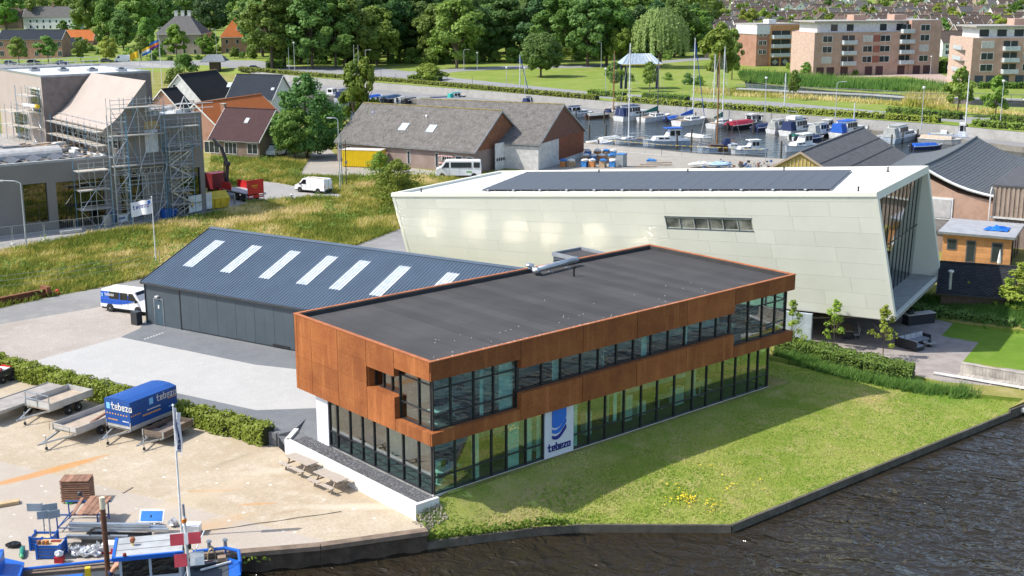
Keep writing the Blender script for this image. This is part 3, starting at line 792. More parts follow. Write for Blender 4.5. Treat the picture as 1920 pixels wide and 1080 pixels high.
for i, (x, w_, z0, z1) in enumerate(((3.3,.5,.1,3.0),(5.9,.9,.1,3.0),(7.3,.5,.1,3.0),(8.2,.3,.1,3.0),(11.1,.4,.1,3.0),(14.6,.3,.9,3.0),(5.3,1.0,3.5,6.7),(3.9,.25,3.5,6.7),(9.4,.5,4.6,6.2),(17.0,.5,4.6,6.2),(21.0,.3,4.6,6.2))):
 MB().box(x,x+w_,.62,.65,z0,z1).build('blind', P('pale_blind', (.62,.72,.68), .8), office)
desk((2.4,2.0,3.5), .1, 'white desk upstairs behind the corner window of the office')
desk((5.0,3.6,3.5), .1, 'white desk upstairs further in from the corner window')
desk((2.2,1.6,.06), .2, 'white desk on the ground floor behind the corner window')
desk((21.3,2.2,.06), .0, 'white desk on the ground floor below the row of small panes')
desk((25.2,2.4,.06), .4, 'white desk near the far end of the ground floor')
desk((27.8,2.6,3.5), .5, 'white desk upstairs at the far glazed end of the office')
M_SHELF = P('pale_cabinet', (.6,.66,.64), .6)
for i, (x, y, w_, hh, lb) in enumerate(((3.0,3.0,.6,.6,'pale low cabinet beside the ground floor corner desk'), (11.6,2.2,.5,2.6,'tall pale cabinet right behind the sign panel wall'), (13.4,1.8,.5,1.5,'pale cabinet behind the second pane after the sign'),
  (17.2,2.0,.6,1.7,'tall pale cabinet in the middle of the ground floor'), (18.6,2.2,.8,.9,'low pale cabinet in the middle of the ground floor'), (22.0,2.0,.9,1.2,'pale counter towards the far end of the ground floor'), (24.1,2.6,.5,2.4,'tall pale cabinet near the far ground floor door'))):
 o = thing('cabinet', lb, 'cabinet', (x,y,.06), 0, 'cabinets in the office')
 MB().box(-w_/2,w_/2,-.25,.25,0,hh).build('body', M_SHELF, o); MB().box(-w_/2+.02,-.01,-.27,-.252,.05,hh-.05).box(.01,w_/2-.02,-.27,-.252,.05,hh-.05).build('door', M_SHELF, o)
tw = MB()
for a, b in zip(TW[:-1], TW[1:]):
 a, b = Vector((*a,0)), Vector((*b,0)); dd = (b-a).normalized(); nn = Vector((dd.y,-dd.x,0))*.3
 tw.add([(a.x,a.y,-1.6),(b.x,b.y,-1.6),(b.x+nn.x,b.y+nn.y,-1.6),(a.x+nn.x,a.y+nn.y,-1.6),(a.x,a.y,.1),(b.x,b.y,.1),(b.x+nn.x,b.y+nn.y,.1),(a.x+nn.x,a.y+nn.y,.1)],
     [(3,2,1,0),(4,5,6,7),(0,1,5,4),(1,2,6,5),(2,3,7,6),(3,0,4,7)])
tw.box(-1.3,.3,-.2,.018,-1.6,.1)
o = thing('terrace_wall', 'white concrete retaining wall beside the gravel strip and picnic tables', 'retaining wall')
tw.build('wall', P('white_concrete', (.66,.65,.61), .8, var=.12, bump=.005), o)
M_GRAV = groundmat('dark_gravel', ((.17,.17,.175), (.21,.21,.215), (.13,.13,.135)), .5, 3, 22, 1, .04)
MB().add([(-1.29,.03,-.05),(.31,.03,-.05),(.31,14.5,-.05),(-1.29,13.3,-.05)], [(0,1,2,3)]).build('gravel_strip', M_GRAV, kind='structure')
mb = MB()
for i in range(2600):
 s = rng.uniform(.03,.06); mb.obox((rng.uniform(-1.0,.3),rng.uniform(.1,13.2),-.04), s, s, s*.7, rng.uniform(0,3), rx=.4)
mb.build('gravel', M_GRAV, kind='stuff')
mb = MB()
for i in range(260):
 x, y = rng.uniform(-1.6,.3), rng.uniform(-1.0,-.25); s = rng.uniform(.06,.11)
 mb.obox((x,y,h(x,y)+.02), s, s*.8, s*.6, rng.uniform(0,3), rx=.3)
mb.build('rubble', P('rubble_stone', (.36,.32,.24), .9), kind='stuff')
# picnic tables
t = NT('grey_oak'); a = t.noise(3, 4, .6, t.vmul(t.obj(), (1,12,12)))
M_OAK = t.done(t.bsdf(t.mix(t.ramp(a,.3,.7), (.33,.28,.23), (.46,.41,.35)), .85, 0, .2))
def picnic(loc, rz, label):
 o = thing('picnic_table', label, 'picnic table', loc, rz, 'picnic tables')
 for i in range(5): MB().box(-1.15,1.15,-.4+i*.161,-.4+i*.161+.152,.72,.765).build('top_plank', M_OAK, o)
 for s in (-1,1):
  for x0, x1 in ((-1.15,-.12),(.12,1.15)):
   for k in range(2): MB().box(x0,x1,s*.72-.14+k*.145,s*.72-.14+k*.145+.137,.42,.46).build('seat_plank', M_OAK, o)
 for x in (-.8,.8):
  m = MB(); m.beam((x,-.62,0),(x,-.22,.72),.07,.09); m.beam((x,.62,0),(x,.22,.72),.07,.09)
  m.build('leg', WOOD, o); MB().box(x-.035,x+.035,-.86,.86,.34,.42).box(x-.03,x+.03,-.38,.38,.65,.718).build('crossbar', WOOD, o)
 return o
pa = G(577,866,-.05); pb = G(632,896,-.05)
pd = math.atan2(pb.y-pa.y, pb.x-pa.x)
c1 = (G(572,872,-.5)); c2 = G(626,903,-.5)
picnic((c1.x-.25,c1.y,-.8), R(94), 'weathered picnic table against the white terrace wall, nearer the white pier')
picnic((c2.x-.2,c2.y,-.8), R(94), 'weathered picnic table against the white terrace wall, nearer the water')
for x, y, lb in ((14.2,3.6,'wooden picnic table inside the canteen, nearer the sign panel'), (17.9,3.9,'wooden picnic table inside the canteen, farther from the sign panel')):
 picnic((x,y,.06), R(4), lb)
# slate-blue shed
SD = Vector((.3,-.954,0)).normalized(); SN = Vector((.954,.3,0)).normalized()
SL, SWD, SE, SR, SWB = 34., 8.1, 3.55, 6.7, 6.1       # unseen far slope, made steeper to aim its skylights' sun reflections
SO = Vector((4.75,45.1,0))
shed = thing('workshop_shed', 'slate blue shed with ribbed metal roof and white skylight strips', 'shed', SO, math.atan2(SD.y, SD.x))
M_SHEDW = P('shed_wall_sheet', (.066,.085,.10), .55, var=.1, scale=.6, spec=.4)
M_SHEDR = P('shed_roof_sheet', (.068,.098,.135), .38, var=.1, scale=.5, spec=.5)
M_SHEDT = P('shed_trim', (.045,.05,.055), .5)
slope = math.atan2(SR-SE, SWD); sl = math.hypot(SR-SE, SWD)
def roofpt(u, v, dz=0):        # u along, v up-slope from the eave (front side)
 return Vector((u, -.18+ (v/sl)*(SWD+.18), SE-.03+(v/sl)*(SR-SE+.03)+dz))
def backpt(u, v, dz=0):
 return Vector((u, SWD+.002+(v/sl)*SWB, SR-(v/sl)*(SR-SE)+dz))
MB().ext([(.1,.12,0),(.1,SWD+SWB-.12,0),(.1,SWD+SWB-.12,SE-.2),(.1,SWD,SR-.2),(.1,.12,SE-.2)], (SL-.2,0,0)).build('frame', M_SHEDT, shed)
rs = MB()
RP = .3
n = int((SL+.5)/RP)
prof = []
for i in range(n):
 u = -.25+i*RP
 prof += [(u,0),(u+.17,0),(u+.2,.045),(u+.27,.045)]
for fn in (roofpt, backpt):
 o_ = len(rs.v)
 for u, dz in prof: rs.v += [tuple(fn(u,0,dz)), tuple(fn(u,sl,dz))]
 for i in range(len(prof)-1):
  rs.f.append((o_+2*i, o_+2*i+2, o_+2*i+3, o_+2*i+1)); rs.m.append(0)
rs.build('roof_sheet', M_SHEDR, shed)
MB().ext([roofpt(-.27,sl-.25,.06), roofpt(SL+.2,sl-.25,.06), roofpt(SL+.2,sl,.1), roofpt(-.27,sl,.1)], (0,0,.02)).ext([backpt(-.27,0,.1), backpt(SL+.2,0,.1), backpt(SL+.2,.25,.06), backpt(-.27,.25,.06)], (0,0,.02)).build('ridge_cap', M_SHEDR, shed)
MB().ext([roofpt(-.27,0,-.12), roofpt(-.27,sl,-.12), roofpt(-.27,sl,.07), roofpt(-.27,0,.07)], (-.05,0,0)).ext([backpt(-.27,0,-.12), backpt(-.27,sl,-.12), backpt(-.27,sl,.07), backpt(-.27,0,.07)], (-.05,0,0)).build('verge_trim', M_SHEDT, shed)
MB().box(-.25,SL,-.3,-.17,SE-.16,SE-.02).build('gutter', M_SHEDT, shed)
t = NT('skylight_sheet')
sg = t.bsdf(t.mix(t.ramp(t.noise(3,3),.3,.7), (.42,.47,.50), (.56,.60,.63)), .22, 0, .8)
M_SKYL = t.done(sg)
t = NT('skylight_sheet_glossy')
gl = t.new('ShaderNodeBsdfGlossy'); gl.inputs['Roughness'].default_value = .18; t.put(gl.inputs[0], (.84,.80,.70))  # all-glossy sheet for the unseen slope, tuned to throw sun on the cream wall
M_SKYB = t.done(gl.outputs[0])
sky_px = [((345,498),(415,451)),((414,509),(484,462)),((483,520),(553,472)),((557,531),(627,481)),((614,540),(684,489)),((694,552),(764,499)),((790,560),(845,510))]
inv = shed.matrix_basis.inverted()
def shed_uv(px, py):
 a = SO+SD*0; nrm = (SN*(-(SR-SE))+Vector((0,0,SWD))).normalized(); p_on = SO+Vector((0,0,SE))
 v = _d+_r*((px-960)/CF)+_u*((540-py)/CF)
 tt = (p_on-CPOS).dot(nrm)/v.dot(nrm)
 p = CPOS+v*tt-SO
 return p.dot(SD), p.dot(SN)/SWD*sl
su = [shed_uv(*a)[0]+.65 for a, b in sky_px]
va, vb = np.mean([shed_uv(*a)[1] for a, b in sky_px[:6]]), np.mean([shed_uv(*b)[1] for a, b in sky_px[:6]])
for u in su:
 u0 = -.25+round((u+.25-.6)/RP)*RP
 for fn, m_, kk in ((roofpt, M_SKYL, 3), (backpt, M_SKYB, 1)):
  for k in range(kk):
   mb = MB(); a0 = va+(vb-va)*k/kk+.01; a1 = va+(vb-va)*(k+1)/kk+(.06 if kk > 1 and k < kk-1 else 0)
   if kk == 1: a0, a1 = sl*.42, sl*.95
   pr = []
   for i in range(4):
    q = u0+i*RP
    pr += [(q,0),(q+.17,0),(q+.2,.045),(q+.27,.045)]
   if kk == 1: pr = [(u0,.05),(u0+4*RP-.04,.05)]
   for q, dz in pr: mb.v += [tuple(fn(q,a0,dz+.022-.006*k)), tuple(fn(q,a1,dz+.022-.006*k))]
   for i in range(len(pr)-1): mb.f.append((2*i,2*i+2,2*i+3,2*i+1)); mb.m.append(0)
   mb.build('skylight', m_, shed)
us = [0.0,1.0]+[2.3]+[2.3+i*1.02 for i in range(1,22)]
MB().box(0,.06,-.1,.1,0,SE-.17).build('corner_post', M_SHEDT, shed)
MB().box(.08,3.95,-.02,.1,0,SE-.15).build('wall_panel', M_SHEDW, shed)
MB().box(3.97,4.1,-.06,.1,0,SE-.16).build('door_post', P('door_post_black', (.012,.012,.014), .5), shed)
for i in range(20):
 MB().box(4.12+i*1.0,4.12+i*1.0+.985,-.05-(.008 if i % 2 else 0),.06,.12,SE-.2).build('door_panel', M_SHEDW, shed)
MB().box(4.12,24.1,-.02,.08,.0,.1).build('door_sill', M_SHEDT, shed)
d_ = MB().box(1.05,2.0,-.05,-.021,.05,2.15).build('door', P('shed_door', (.055,.09,.115), .5), shed)
MB().box(.97,1.045,-.06,-.021,.05,2.2).box(2.005,2.08,-.06,-.021,.05,2.2).box(.97,2.08,-.062,-.021,2.203,2.28).build('door_frame', GREYM, d_)
MB().box(1.45,1.6,-.056,-.051,1.45,1.75).build('notice', WHITE, d_)
MB().box(1.32,1.62,-.25,-.02,2.42,2.52).build('lamp', WHITE, shed)
MB().box(13.9,15.6,-.1,-.062,.12,.3).build('threshold_rail', BLACK, shed)
bl = MB().box(-1.35,-.95,-.45,.35,0,1.05)
c = SO+SD*.2-SN*.9
o = thing('concrete_block', 'dark concrete block standing at the shed corner by the van', 'concrete block', (c.x-.05,c.y+.6,0), math.atan2(SD.y,SD.x))
MB().box(-.35,.35,-.3,.3,0,1.1).build('block', DARKM, o)
pa, pb = G(306,624,0), G(268,637,0)
mk = thing('painted_dashes', 'row of white dashes painted on the dark paving by the shed door', 'road marking', (0,0,.006))
for i in range(7):
 a = pa+(pb-pa)*(i/7); b = pa+(pb-pa)*((i+.55)/7); dn = (b-a).normalized(); s = Vector((-dn.y,dn.x,0))*.07
 MB().quad(a-s, b-s, b+s, a+s).build('dash', WHITE, mk)
# white leaning building
WF = Vector((.366,-.9306,0)).normalized()
F1, F2, B1, B2 = Vector((28.6,43.4,8.5)), Vector((44.7,2.39,11.8)), Vector((45.4,47.6,8.5)), Vector((60.6,7.66,11.8))
D2, E2 = Vector((47.1,1.5,1.4)), Vector((63.6,7.3,1.4))       # lower corners of the far end
D1 = F1+(D2-F2)*((F1.z-1.4)/(F2.z-1.4)); E1 = B1+(E2-B2)*((B1.z-1.4)/(B2.z-1.4))
D1.z = E1.z = 1.4
wb = thing('leaning_white_building', 'cream white wedge shaped building with leaning panelled wall and solar roof', 'office building')
t = NT('cream_panel')
c = t.mix(t.ramp(t.noise(.25,5,.6),.3,.7), (.68,.675,.58), (.735,.73,.635)); c = t.mix(t.ramp(t.noise(14,3),.4,.8,0,.25), c, (.60,.62,.52))
hs = t.new('ShaderNodeHueSaturation'); t.put(hs.inputs['Color'], c); t.put(hs.inputs['Value'], t.ramp(t.new('ShaderNodeObjectInfo').outputs['Random'], 0, 1, .965, 1.03))
M_CRM = t.done(t.bsdf(hs.outputs[0], .55, 0, .3))
M_CRMJ = P('cream_joint', (.50,.50,.41), .8)
def lerp3(a, b, u): return a+(b-a)*u
def fac(u, v):                    # facade point: u 0..1 along, v 0 bottom .. 1 top
 return lerp3(lerp3(D1, D2, u), lerp3(F1, F2, u), v)
fn_ = (D2-D1).cross(F1-D1).normalized()
if fn_.dot(CPOS-F1) < 0: fn_ = -fn_
def slab4(mb, a, b, c, d, off, mi=0): mb.ext([a, b, c, d], off, mi)
mb = MB(); slab4(mb, *(p-fn_*.06 for p in (D1,D2,F2,F1)), -fn_*.3); mb.build('wall_backing', M_CRMJ, wb)
mb = MB(); slab4(mb, E1, E2, B2, B1, (-fn_*-.0)+Vector((-.3,-.1,0))); slab4(mb, D1, E1, B1, F1, (.1,-.3,0)); mb.build('rear_wall', M_CRM, wb)
mb = MB(); slab4(mb, D1, D2, E2, E1, (0,0,.25)); mb.build('underside', P('underside_panel', (.3,.3,.27), .8), wb)
HV = 10.4
rows = [1.0, .93]+[.93-.1215*k for k in range(1,9)]
rows = [r for r in rows if r > .02]+[0.0]
WIN = (.5655, .712, .745, .838)       # strip window u0,u1,v0,v1 set below
def uvof(px, py):
 v = _d+_r*((px-960)/CF)+_u*((540-py)/CF)
 tt = (F1-CPOS).dot(fn_)/v.dot(fn_); p = CPOS+v*tt
 bu, bv = .5, .5
 for _ in range(40):
  e = fac(bu,bv)-p
  du = (fac(bu+1e-3,bv)-fac(bu,bv))/1e-3; dv = (fac(bu,bv+1e-3)-fac(bu,bv))/1e-3
  A = np.array([[du.dot(du),du.dot(dv)],[du.dot(dv),dv.dot(dv)]]); s_ = np.linalg.solve(A, -np.array([du.dot(e),dv.dot(e)]))
  bu += s_[0]; bv += s_[1]
 return bu, bv
w0, w1, w2, w3 = uvof(1248,407), uvof(1411,409), uvof(1411,433), uvof(1249,430)
wu0, wu1, wvt, wvb = (w0[0]+w3[0])/2, (w1[0]+w2[0])/2, (w0[1]+w1[1])/2, (w2[1]+w3[1])/2
def fpatch(u0, u1, v0, v1, name='cladding_panel', mat=M_CRM, g=.006, th=.05, parent=None, out=0.):
 L = (F2-F1).length; gu, gv = g/L, g/HV
 q = [fac(u0+gu,v0+gv), fac(u1-gu,v0+gv), fac(u1-gu,v1-gv), fac(u0+gu,v1-gv)]
 return MB().ext([p-fn_*.06+fn_*out for p in q], fn_*th).build(name, mat, parent or wb)
ri = random.Random(5)
for k in range(len(rows)-1):
 vt, vb = rows[k], rows[k+1]
 u = -.03-.06*ri.random()-(.05 if k % 2 else 0); step = .118
 cuts = [0.]
 while u < 1:
  if u > .02 and u < .985: cuts.append(u)
  u += step*(1 if ri.random() > .25 else .62)
 cuts.append(1.)
 for a, b in zip(cuts[:-1], cuts[1:]):
  if vt > wvb and vb < wvt and b > wu0 and a < wu1:
   if a < wu0: fpatch(a, wu0, vb, vt)
   if b > wu1: fpatch(wu1, b, vb, vt)
   a2, b2 = max(a, wu0), min(b, wu1)
   if vt > wvt+.004: fpatch(a2, b2, wvt, vt)
   if vb < wvb-.004: fpatch(a2, b2, vb, wvb)
  else: fpatch(a, b, vb, vt)
for i in range(6):
 a = wu0+(wu1-wu0)*i/6; b = wu0+(wu1-wu0)*(i+1)/6
 o = fpatch(a+.0006, b-.0006, wvb+.008, wvt-.008, 'window', P('strip_window_dark', (.012,.013,.015), .3), out=-.08)
 fpatch(a+.0014, b-.0014, wvb+.014, wvt-.014, 'pane', glassmat('strip_glass', (.1,.12,.13), .06, 1.5), out=-.01, th=.01, parent=o)
 fpatch(a, a+.0016, wvb+.006, wvt-.006, 'mullion', P('strip_mullion', (.1,.13,.15), .4), out=.0, th=.05)
fpatch(wu0-.001, wu1+.001, wvt-.006, wvt+.004, 'window_trim', P('strip_mullion', (.1,.13,.15), .4), out=.03, th=.03, g=0)
fpatch(wu0-.001, wu1+.001, wvb-.004, wvb+.006, 'window_trim', P('strip_mullion', (.1,.13,.15), .4), out=.03, th=.03, g=0)
M_MEMB = P('white_roof_membrane', (.64,.635,.60), .6, var=.1, scale=.3)
rn = Vector((0,0,1))
def rf(a, b, dz=0): return lerp3(lerp3(F1,F2,a), lerp3(B1,B2,a), b)+Vector((0,0,dz))
MB().ext([rf(.004,.012,-.2), rf(.997,.012,-.2), rf(.997,.988,-.2), rf(.004,.988,-.2)], (0,0,-.25)).build('roof', M_MEMB, wb)
kerb = MB()
for q in ([rf(0,0),rf(1,0),rf(1,.02),rf(0,.02)], [rf(0,.98),rf(1,.98),rf(1,1),rf(0,1)], [rf(0,.0205),rf(.009,.0205),rf(.009,.9795),rf(0,.9795)], [rf(.991,.0205),rf(1,.0205),rf(1,.9795),rf(.991,.9795)]):
 kerb.ext([p+Vector((0,0,-.3)) for p in q], (0,0,.34))
kerb.build('roof_kerb', M_CRM, wb)
t = NT('solar_cell')
v = t.rot(t.pos(), math.atan2(WF.y,WF.x)); 
br = t.new('ShaderNodeTexBrick'); t.put(br.inputs['Vector'], v); br.inputs['Scale'].default_value = 6; br.offset = 0; br.inputs['Mortar Size'].default_value = .02; br.inputs['Brick Width'].default_value = 1; br.inputs['Row Height'].default_value = 1
M_SOLAR = t.done(t.bsdf(t.mix(br.outputs['Fac'], (.075,.082,.095), (.10,.108,.12)), .5, 0, .25))
def roof_ab(px, py):
 v = _d+_r*((px-960)/CF)+_u*((540-py)/CF)
 nr = (F2-F1).cross(B1-F1).normalized(); p_on = F1+Vector((0,0,-.1))
 p = CPOS+v*((p_on-CPOS).dot(nr)/v.dot(nr))-F1
 e1, e2 = F2-F1, B1-F1
 A = np.array([[e1.dot(e1),e1.dot(e2)],[e1.dot(e2),e2.dot(e2)]])
 return np.linalg.solve(A, np.array([p.dot(e1),p.dot(e2)]))
s0, s1, s2, s3 = roof_ab(905,357), roof_ab(1562,356), roof_ab(1620,321), roof_ab(990,324)
NA, NB = 24, 8
frame_ = MB()
sunrack = thing('solar_array', 'dark blue solar array lying on the white leaning building roof', 'solar panels')
def sol(i, j):
 u, v_ = i/NA, j/NB
 ab = (s0*(1-u)+s1*u)*(1-v_)+(s3*(1-u)+s2*u)*v_
 return lerp3(lerp3(F1,F2,ab[0]), lerp3(B1,B2,ab[0]), ab[1])
for i in range(NA):
 for j in range(NB):
  g = .006
  q = [sol(i+g,j+g), sol(i+1-g,j+g), sol(i+1-g,j+1-g), sol(i+g,j+1-g)]
  tl = .03
  q = [q[0]+Vector((0,0,-.02)), q[1]+Vector((0,0,-.02)), q[2]+Vector((0,0,tl-.02)), q[3]+Vector((0,0,tl-.02))]
  MB().ext(q, (0,0,-.04)).build('solar_panel', M_SOLAR, sunrack)
mb = MB()
for i in range(NA+1):
 mb.beam(sol(i,0)+Vector((0,0,-.12)), sol(i,NB)+Vector((0,0,-.12)), .06, .06)
for i in range(0,NA,2): mb.obox(sol(i+.5,-.08)+Vector((0,0,-.05)), .22, .22, .1, .3)
mb.build('mounting_rail', GALV, sunrack)
for px, py, lb in ((1130,325,'small black roof vent beyond the middle of the solar array'), (1302,324,'small black roof vent near the far row of solar panels'), (1489,321,'small black roof vent behind the end of the solar array'), (1690,321,'black conical roof vent near the far corner of the white roof'), (1613,358,'black conical roof vent beside the end of the solar array'), (790,360,'small dark roof vent at the low end of the white roof')):
 ab = roof_ab(px,py); p = rf(ab[0],ab[1],-.2)
 o = thing('roof_vent', lb, 'roof vent', p, 0, 'vents on the white roof')
 MB().lathe([(.2,0),(.16,.05),(.07,.1),(.06,.35),(.1,.4),(.04,.46)], 8).build('pipe', BLACK, o)
 MB().lathe([(.28,0),(.2,.03)], 10).build('flashing', M_MEMB, o)
def endp(u, v): return lerp3(lerp3(D2,E2,u), lerp3(F2,B2,u), v)
en = (E2-D2).cross(F2-D2).normalized()
if en.dot(WF) < 0: en = -en
U0, U1, V0, V1 = .03, .97, .03, .945
DEP = 2.3
opening = [(.06,.0),(.94,.0)]
mb = MB()
for q in ([(0,0),(1,0),(U1,V0),(U0,V0)], [(U0,V1),(U1,V1),(1,1),(0,1)], [(0,0),(U0,V0),(U0,V1),(0,1)], [(U1,V0),(1,0),(1,1),(U1,V1)]):
 mb.ext([endp(*p) for p in q], -en*.25)
mb.build('end_frame', M_CRM, wb)
back = lambda u, v: endp(u, v)-en*(.35+DEP*(1-v))
mb = MB()
for a, b in (((U0,V0),(U1,V0)), ((U1,V0),(U1,V1)), ((U1,V1),(U0,V1)), ((U0,V1),(U0,V0))):
 mb.quad(endp(*a)-en*.25, endp(*b)-en*.25, back(*b), back(*a))
mb.build('reveal', M_CRM, wb)
M_WBG = glassmat('white_building_glass', (.6,.66,.66), .22, 1.5)
NG = 12
for i in range(NG):
 a = U0+(U1-U0)*i/NG; b = U0+(U1-U0)*(i+1)/NG
 for va_, vb_ in ((V0,.5),(.505,V1)):
  MB().ext([back(a+.004,va_), back(b-.004,va_), back(b-.004,vb_), back(a+.004,vb_)], en*.03).build('pane', M_WBG, wb)
 MB().ext([back(a-.005,V0), back(a+.005,V0), back(a+.005,V1), back(a-.005,V1)], en*.07).build('mullion', DARKM, wb)
MB().ext([back(U0,.497), back(U1,.497), back(U1,.508), back(U0,.508)], en*.06).build('transom', DARKM, wb)
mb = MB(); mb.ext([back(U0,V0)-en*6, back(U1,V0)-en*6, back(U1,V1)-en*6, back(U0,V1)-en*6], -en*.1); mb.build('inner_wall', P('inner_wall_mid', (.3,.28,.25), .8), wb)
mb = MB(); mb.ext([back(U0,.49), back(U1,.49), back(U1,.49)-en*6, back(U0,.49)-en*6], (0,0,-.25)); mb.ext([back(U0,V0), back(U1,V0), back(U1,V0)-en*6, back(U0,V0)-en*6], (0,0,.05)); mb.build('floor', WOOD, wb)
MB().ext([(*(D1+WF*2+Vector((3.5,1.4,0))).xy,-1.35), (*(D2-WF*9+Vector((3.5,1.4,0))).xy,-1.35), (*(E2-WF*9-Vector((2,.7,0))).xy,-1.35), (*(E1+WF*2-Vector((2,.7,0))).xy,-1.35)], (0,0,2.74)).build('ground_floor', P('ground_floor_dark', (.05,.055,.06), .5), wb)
gp = D2-WF*11.5
pier_c = G(1503,640,-.9)
MB().obox((pier_c.x+.2,pier_c.y+.6,0), 2.3, .35, 2.74, math.atan2(WF.y,WF.x)).build('wall_pier', P('pier_blue_grey', (.36,.42,.46), .7), wb)
# foliage
def leaf_arrays(C, N, size, tint, rg, aspect=.62):
 n = len(C)
 a = rg.normal(size=(n,3)); a -= (a*N).sum(1, keepdims=True)*N; a /= np.linalg.norm(a, axis=1, keepdims=True)+1e-9
 b = np.cross(N, a)
 s = size[:,None]
 V = np.stack([C-a*s, C-b*s*aspect, C+a*s, C+b*s*aspect], 1).reshape(-1,3)
 F = np.arange(4*n).reshape(n,4)
 return V, F, tint
def unit(v): return v/(np.linalg.norm(v, axis=1, keepdims=True)+1e-9)
def crown_arrays(rg, h0, h1, rad, prof, K, n, leaf, clump=.3, low=.0, tint0=.5, lopsided=.12):
 """clumps of leaves filling an uneven envelope between the heights h0 and h1"""
 C, N, T = [], [], []
 ph = rg.uniform(0, 6.28, 4); 
 for k in range(K):
  t = rg.uniform(0,1)**.85 if low == 0 else rg.uniform(0,1)**(1+low)
  an = rg.uniform(0, 2*PI)
  env = prof(t)*rad*(1+lopsided*math.sin(2*an+ph[0])+lopsided*math.sin(3*an+ph[1]+4*t))
  rr = env*rg.uniform(.35,.92)
  c = np.array([rr*math.cos(an), rr*math.sin(an), h0+(h1-h0)*(.06+.9*t)])
  cr = rad*clump*rg.uniform(.7,1.25)*(.55+.45*prof(t))
  d = unit(rg.normal(size=(n,3)))
  q = rg.uniform(.35,1,(n,1))**.5
  C.append(c+d*q*cr*np.array([1,1,.75]))
  out = unit((C[-1]-np.array([0,0,h0+(h1-h0)*.45])))
  N.append(unit(d*.7+out*.5+np.array([0,0,.35])+rg.normal(size=(n,3))*.45))
  T.append(np.clip(tint0+rg.normal(0,.16)+rg.normal(0,.14,n), 0, 1))
 C, N, T = map(np.concatenate, (C, N, T))
 return leaf_arrays(C, N, leaf*rg.uniform(.65,1.35,len(C)), T, rg)
PR = {'round': lambda t: math.sin(PI*min(1,max(0,.08+.88*t)))**.6,
   'dome': lambda t: (math.cos(t*PI/2))**.55,
   'cone': lambda t: max(.06, (1-t)**.8)*min(1, .55+3*t),
   'egg': lambda t: math.sin(PI*min(1,(.1+.9*t)**.8))**.65,
   'tall': lambda t: (.55+.45*math.sin(PI*t))*(1 if t < .75 else math.sqrt(max(0.05, 1-((t-.75)/.27)**2)))}
GREENS = {'dark': ((.08,.165,.04), (.17,.285,.07)), 'mid': ((.115,.215,.037), (.24,.36,.07)), 'light': ((.12,.21,.025), (.25,.34,.05)),
    'yellow': ((.17,.23,.03), (.34,.42,.07)), 'spring': ((.20,.30,.03), (.38,.50,.08)), 'willow': ((.19,.28,.07), (.36,.45,.15)), 'deep': ((.045,.11,.04), (.09,.18,.058))}
LM = {k: leafmat('leaves_'+k, *v) for k, v in GREENS.items()}
PROTO = {}
def trunk_mb(rg, H, r, hb, limbs=5, spread=.3, R_=3):
 m = MB()
 m.tube((0,0,-.3), (0,0,hb), r, 8, r*.75)
 top = Vector((rg.uniform(-.2,.2), rg.uniform(-.2,.2), H*.8)); m.tube((0,0,hb), top, r*.75, 7, r*.2)
 for i in range(limbs):
  a = 2*PI*i/limbs+rg.uniform(-.4,.4); z = hb*(.8+.5*rg.uniform())
  e = Vector((math.cos(a)*R_*.7, math.sin(a)*R_*.7, z+(H-z)*rg.uniform(.3,.6)))
  mid = Vector((math.cos(a)*R_*.25, math.sin(a)*R_*.25, z+(e.z-z)*.55))
  m.tube((0,0,z), mid, r*.5, 6, r*.35); m.tube(mid, e, r*.35, 5, r*.1)
 return m
def tree_kind(key, H, rad, base, prof, K, n, leaf, green, seeds=3, clump=.3, tr=.25, limbs=5, low=0, lop=.12):
 PROTO[key] = []
 for s in range(seeds):
  rg = np.random.default_rng(sum(map(ord, key))*10+s)
  V, F, T = crown_arrays(rg, base, H, rad, PR[prof], K, n, leaf, clump, low, lopsided=lop)
  PROTO[key].append((np_mesh('crown', V, F, LM[green], T), trunk_mb(rg, H, tr, base+ (H-base)*.15, limbs, R_=rad).mesh('trunk', TRUNK), H))
tree_kind('park', 22, 7.6, 2.2, 'round', 75, 120, .50, 'mid', 4, .27, .45, 6)
tree_kind('parkdark', 23, 7.6, 2.8, 'tall', 75, 120, .50, 'dark', 4, .27, .45, 6)
tree_kind('parkdeep', 21, 7.5, 2.5, 'egg', 60, 110, .52, 'deep', 2, .28, .4, 5)
tree_kind('street', 8, 3.0, 2.0, 'egg', 34, 90, .26, 'mid', 3, .32, .14, 5)
tree_kind('streetlight', 8, 2.7, 1.8, 'egg', 32, 90, .26, 'light', 3, .32, .14, 5)
tree_kind('gold', 9, 3.4, 1.4, 'round', 34, 90, .32, 'yellow', 3, .33, .16, 5)
tree_kind('bush', 3.2, 2.2, .0, 'dome', 26, 90, .17, 'mid', 3, .34, .06, 4)
tree_kind('bushlight', 2.6, 2.0, .0, 'dome', 26, 80, .17, 'light', 2, .34, .05, 4)
tree_kind('bigdark', 14, 5.6, .6, 'egg', 170, 95, .24, 'dark', 1, .2, .3, 6, .25, .2)
tree_kind('bigmid', 9, 3.6, 1.2, 'round', 90, 95, .2, 'mid', 1, .26, .2, 6)
tree_kind('openbush', 6.5, 4.2, .2, 'dome', 90, 50, .16, 'light', 1, .2, .1, 9)
tree_kind('young', 4.2, 1.35, .7, 'cone', 30, 40, .085, 'spring', 3, .26, .045, 6, lop=.35)
tree_kind('dome', 11, 5.8, 1.6, 'round', 150, 120, .27, 'dark', 1, .24, .3, 6)
TREES = []
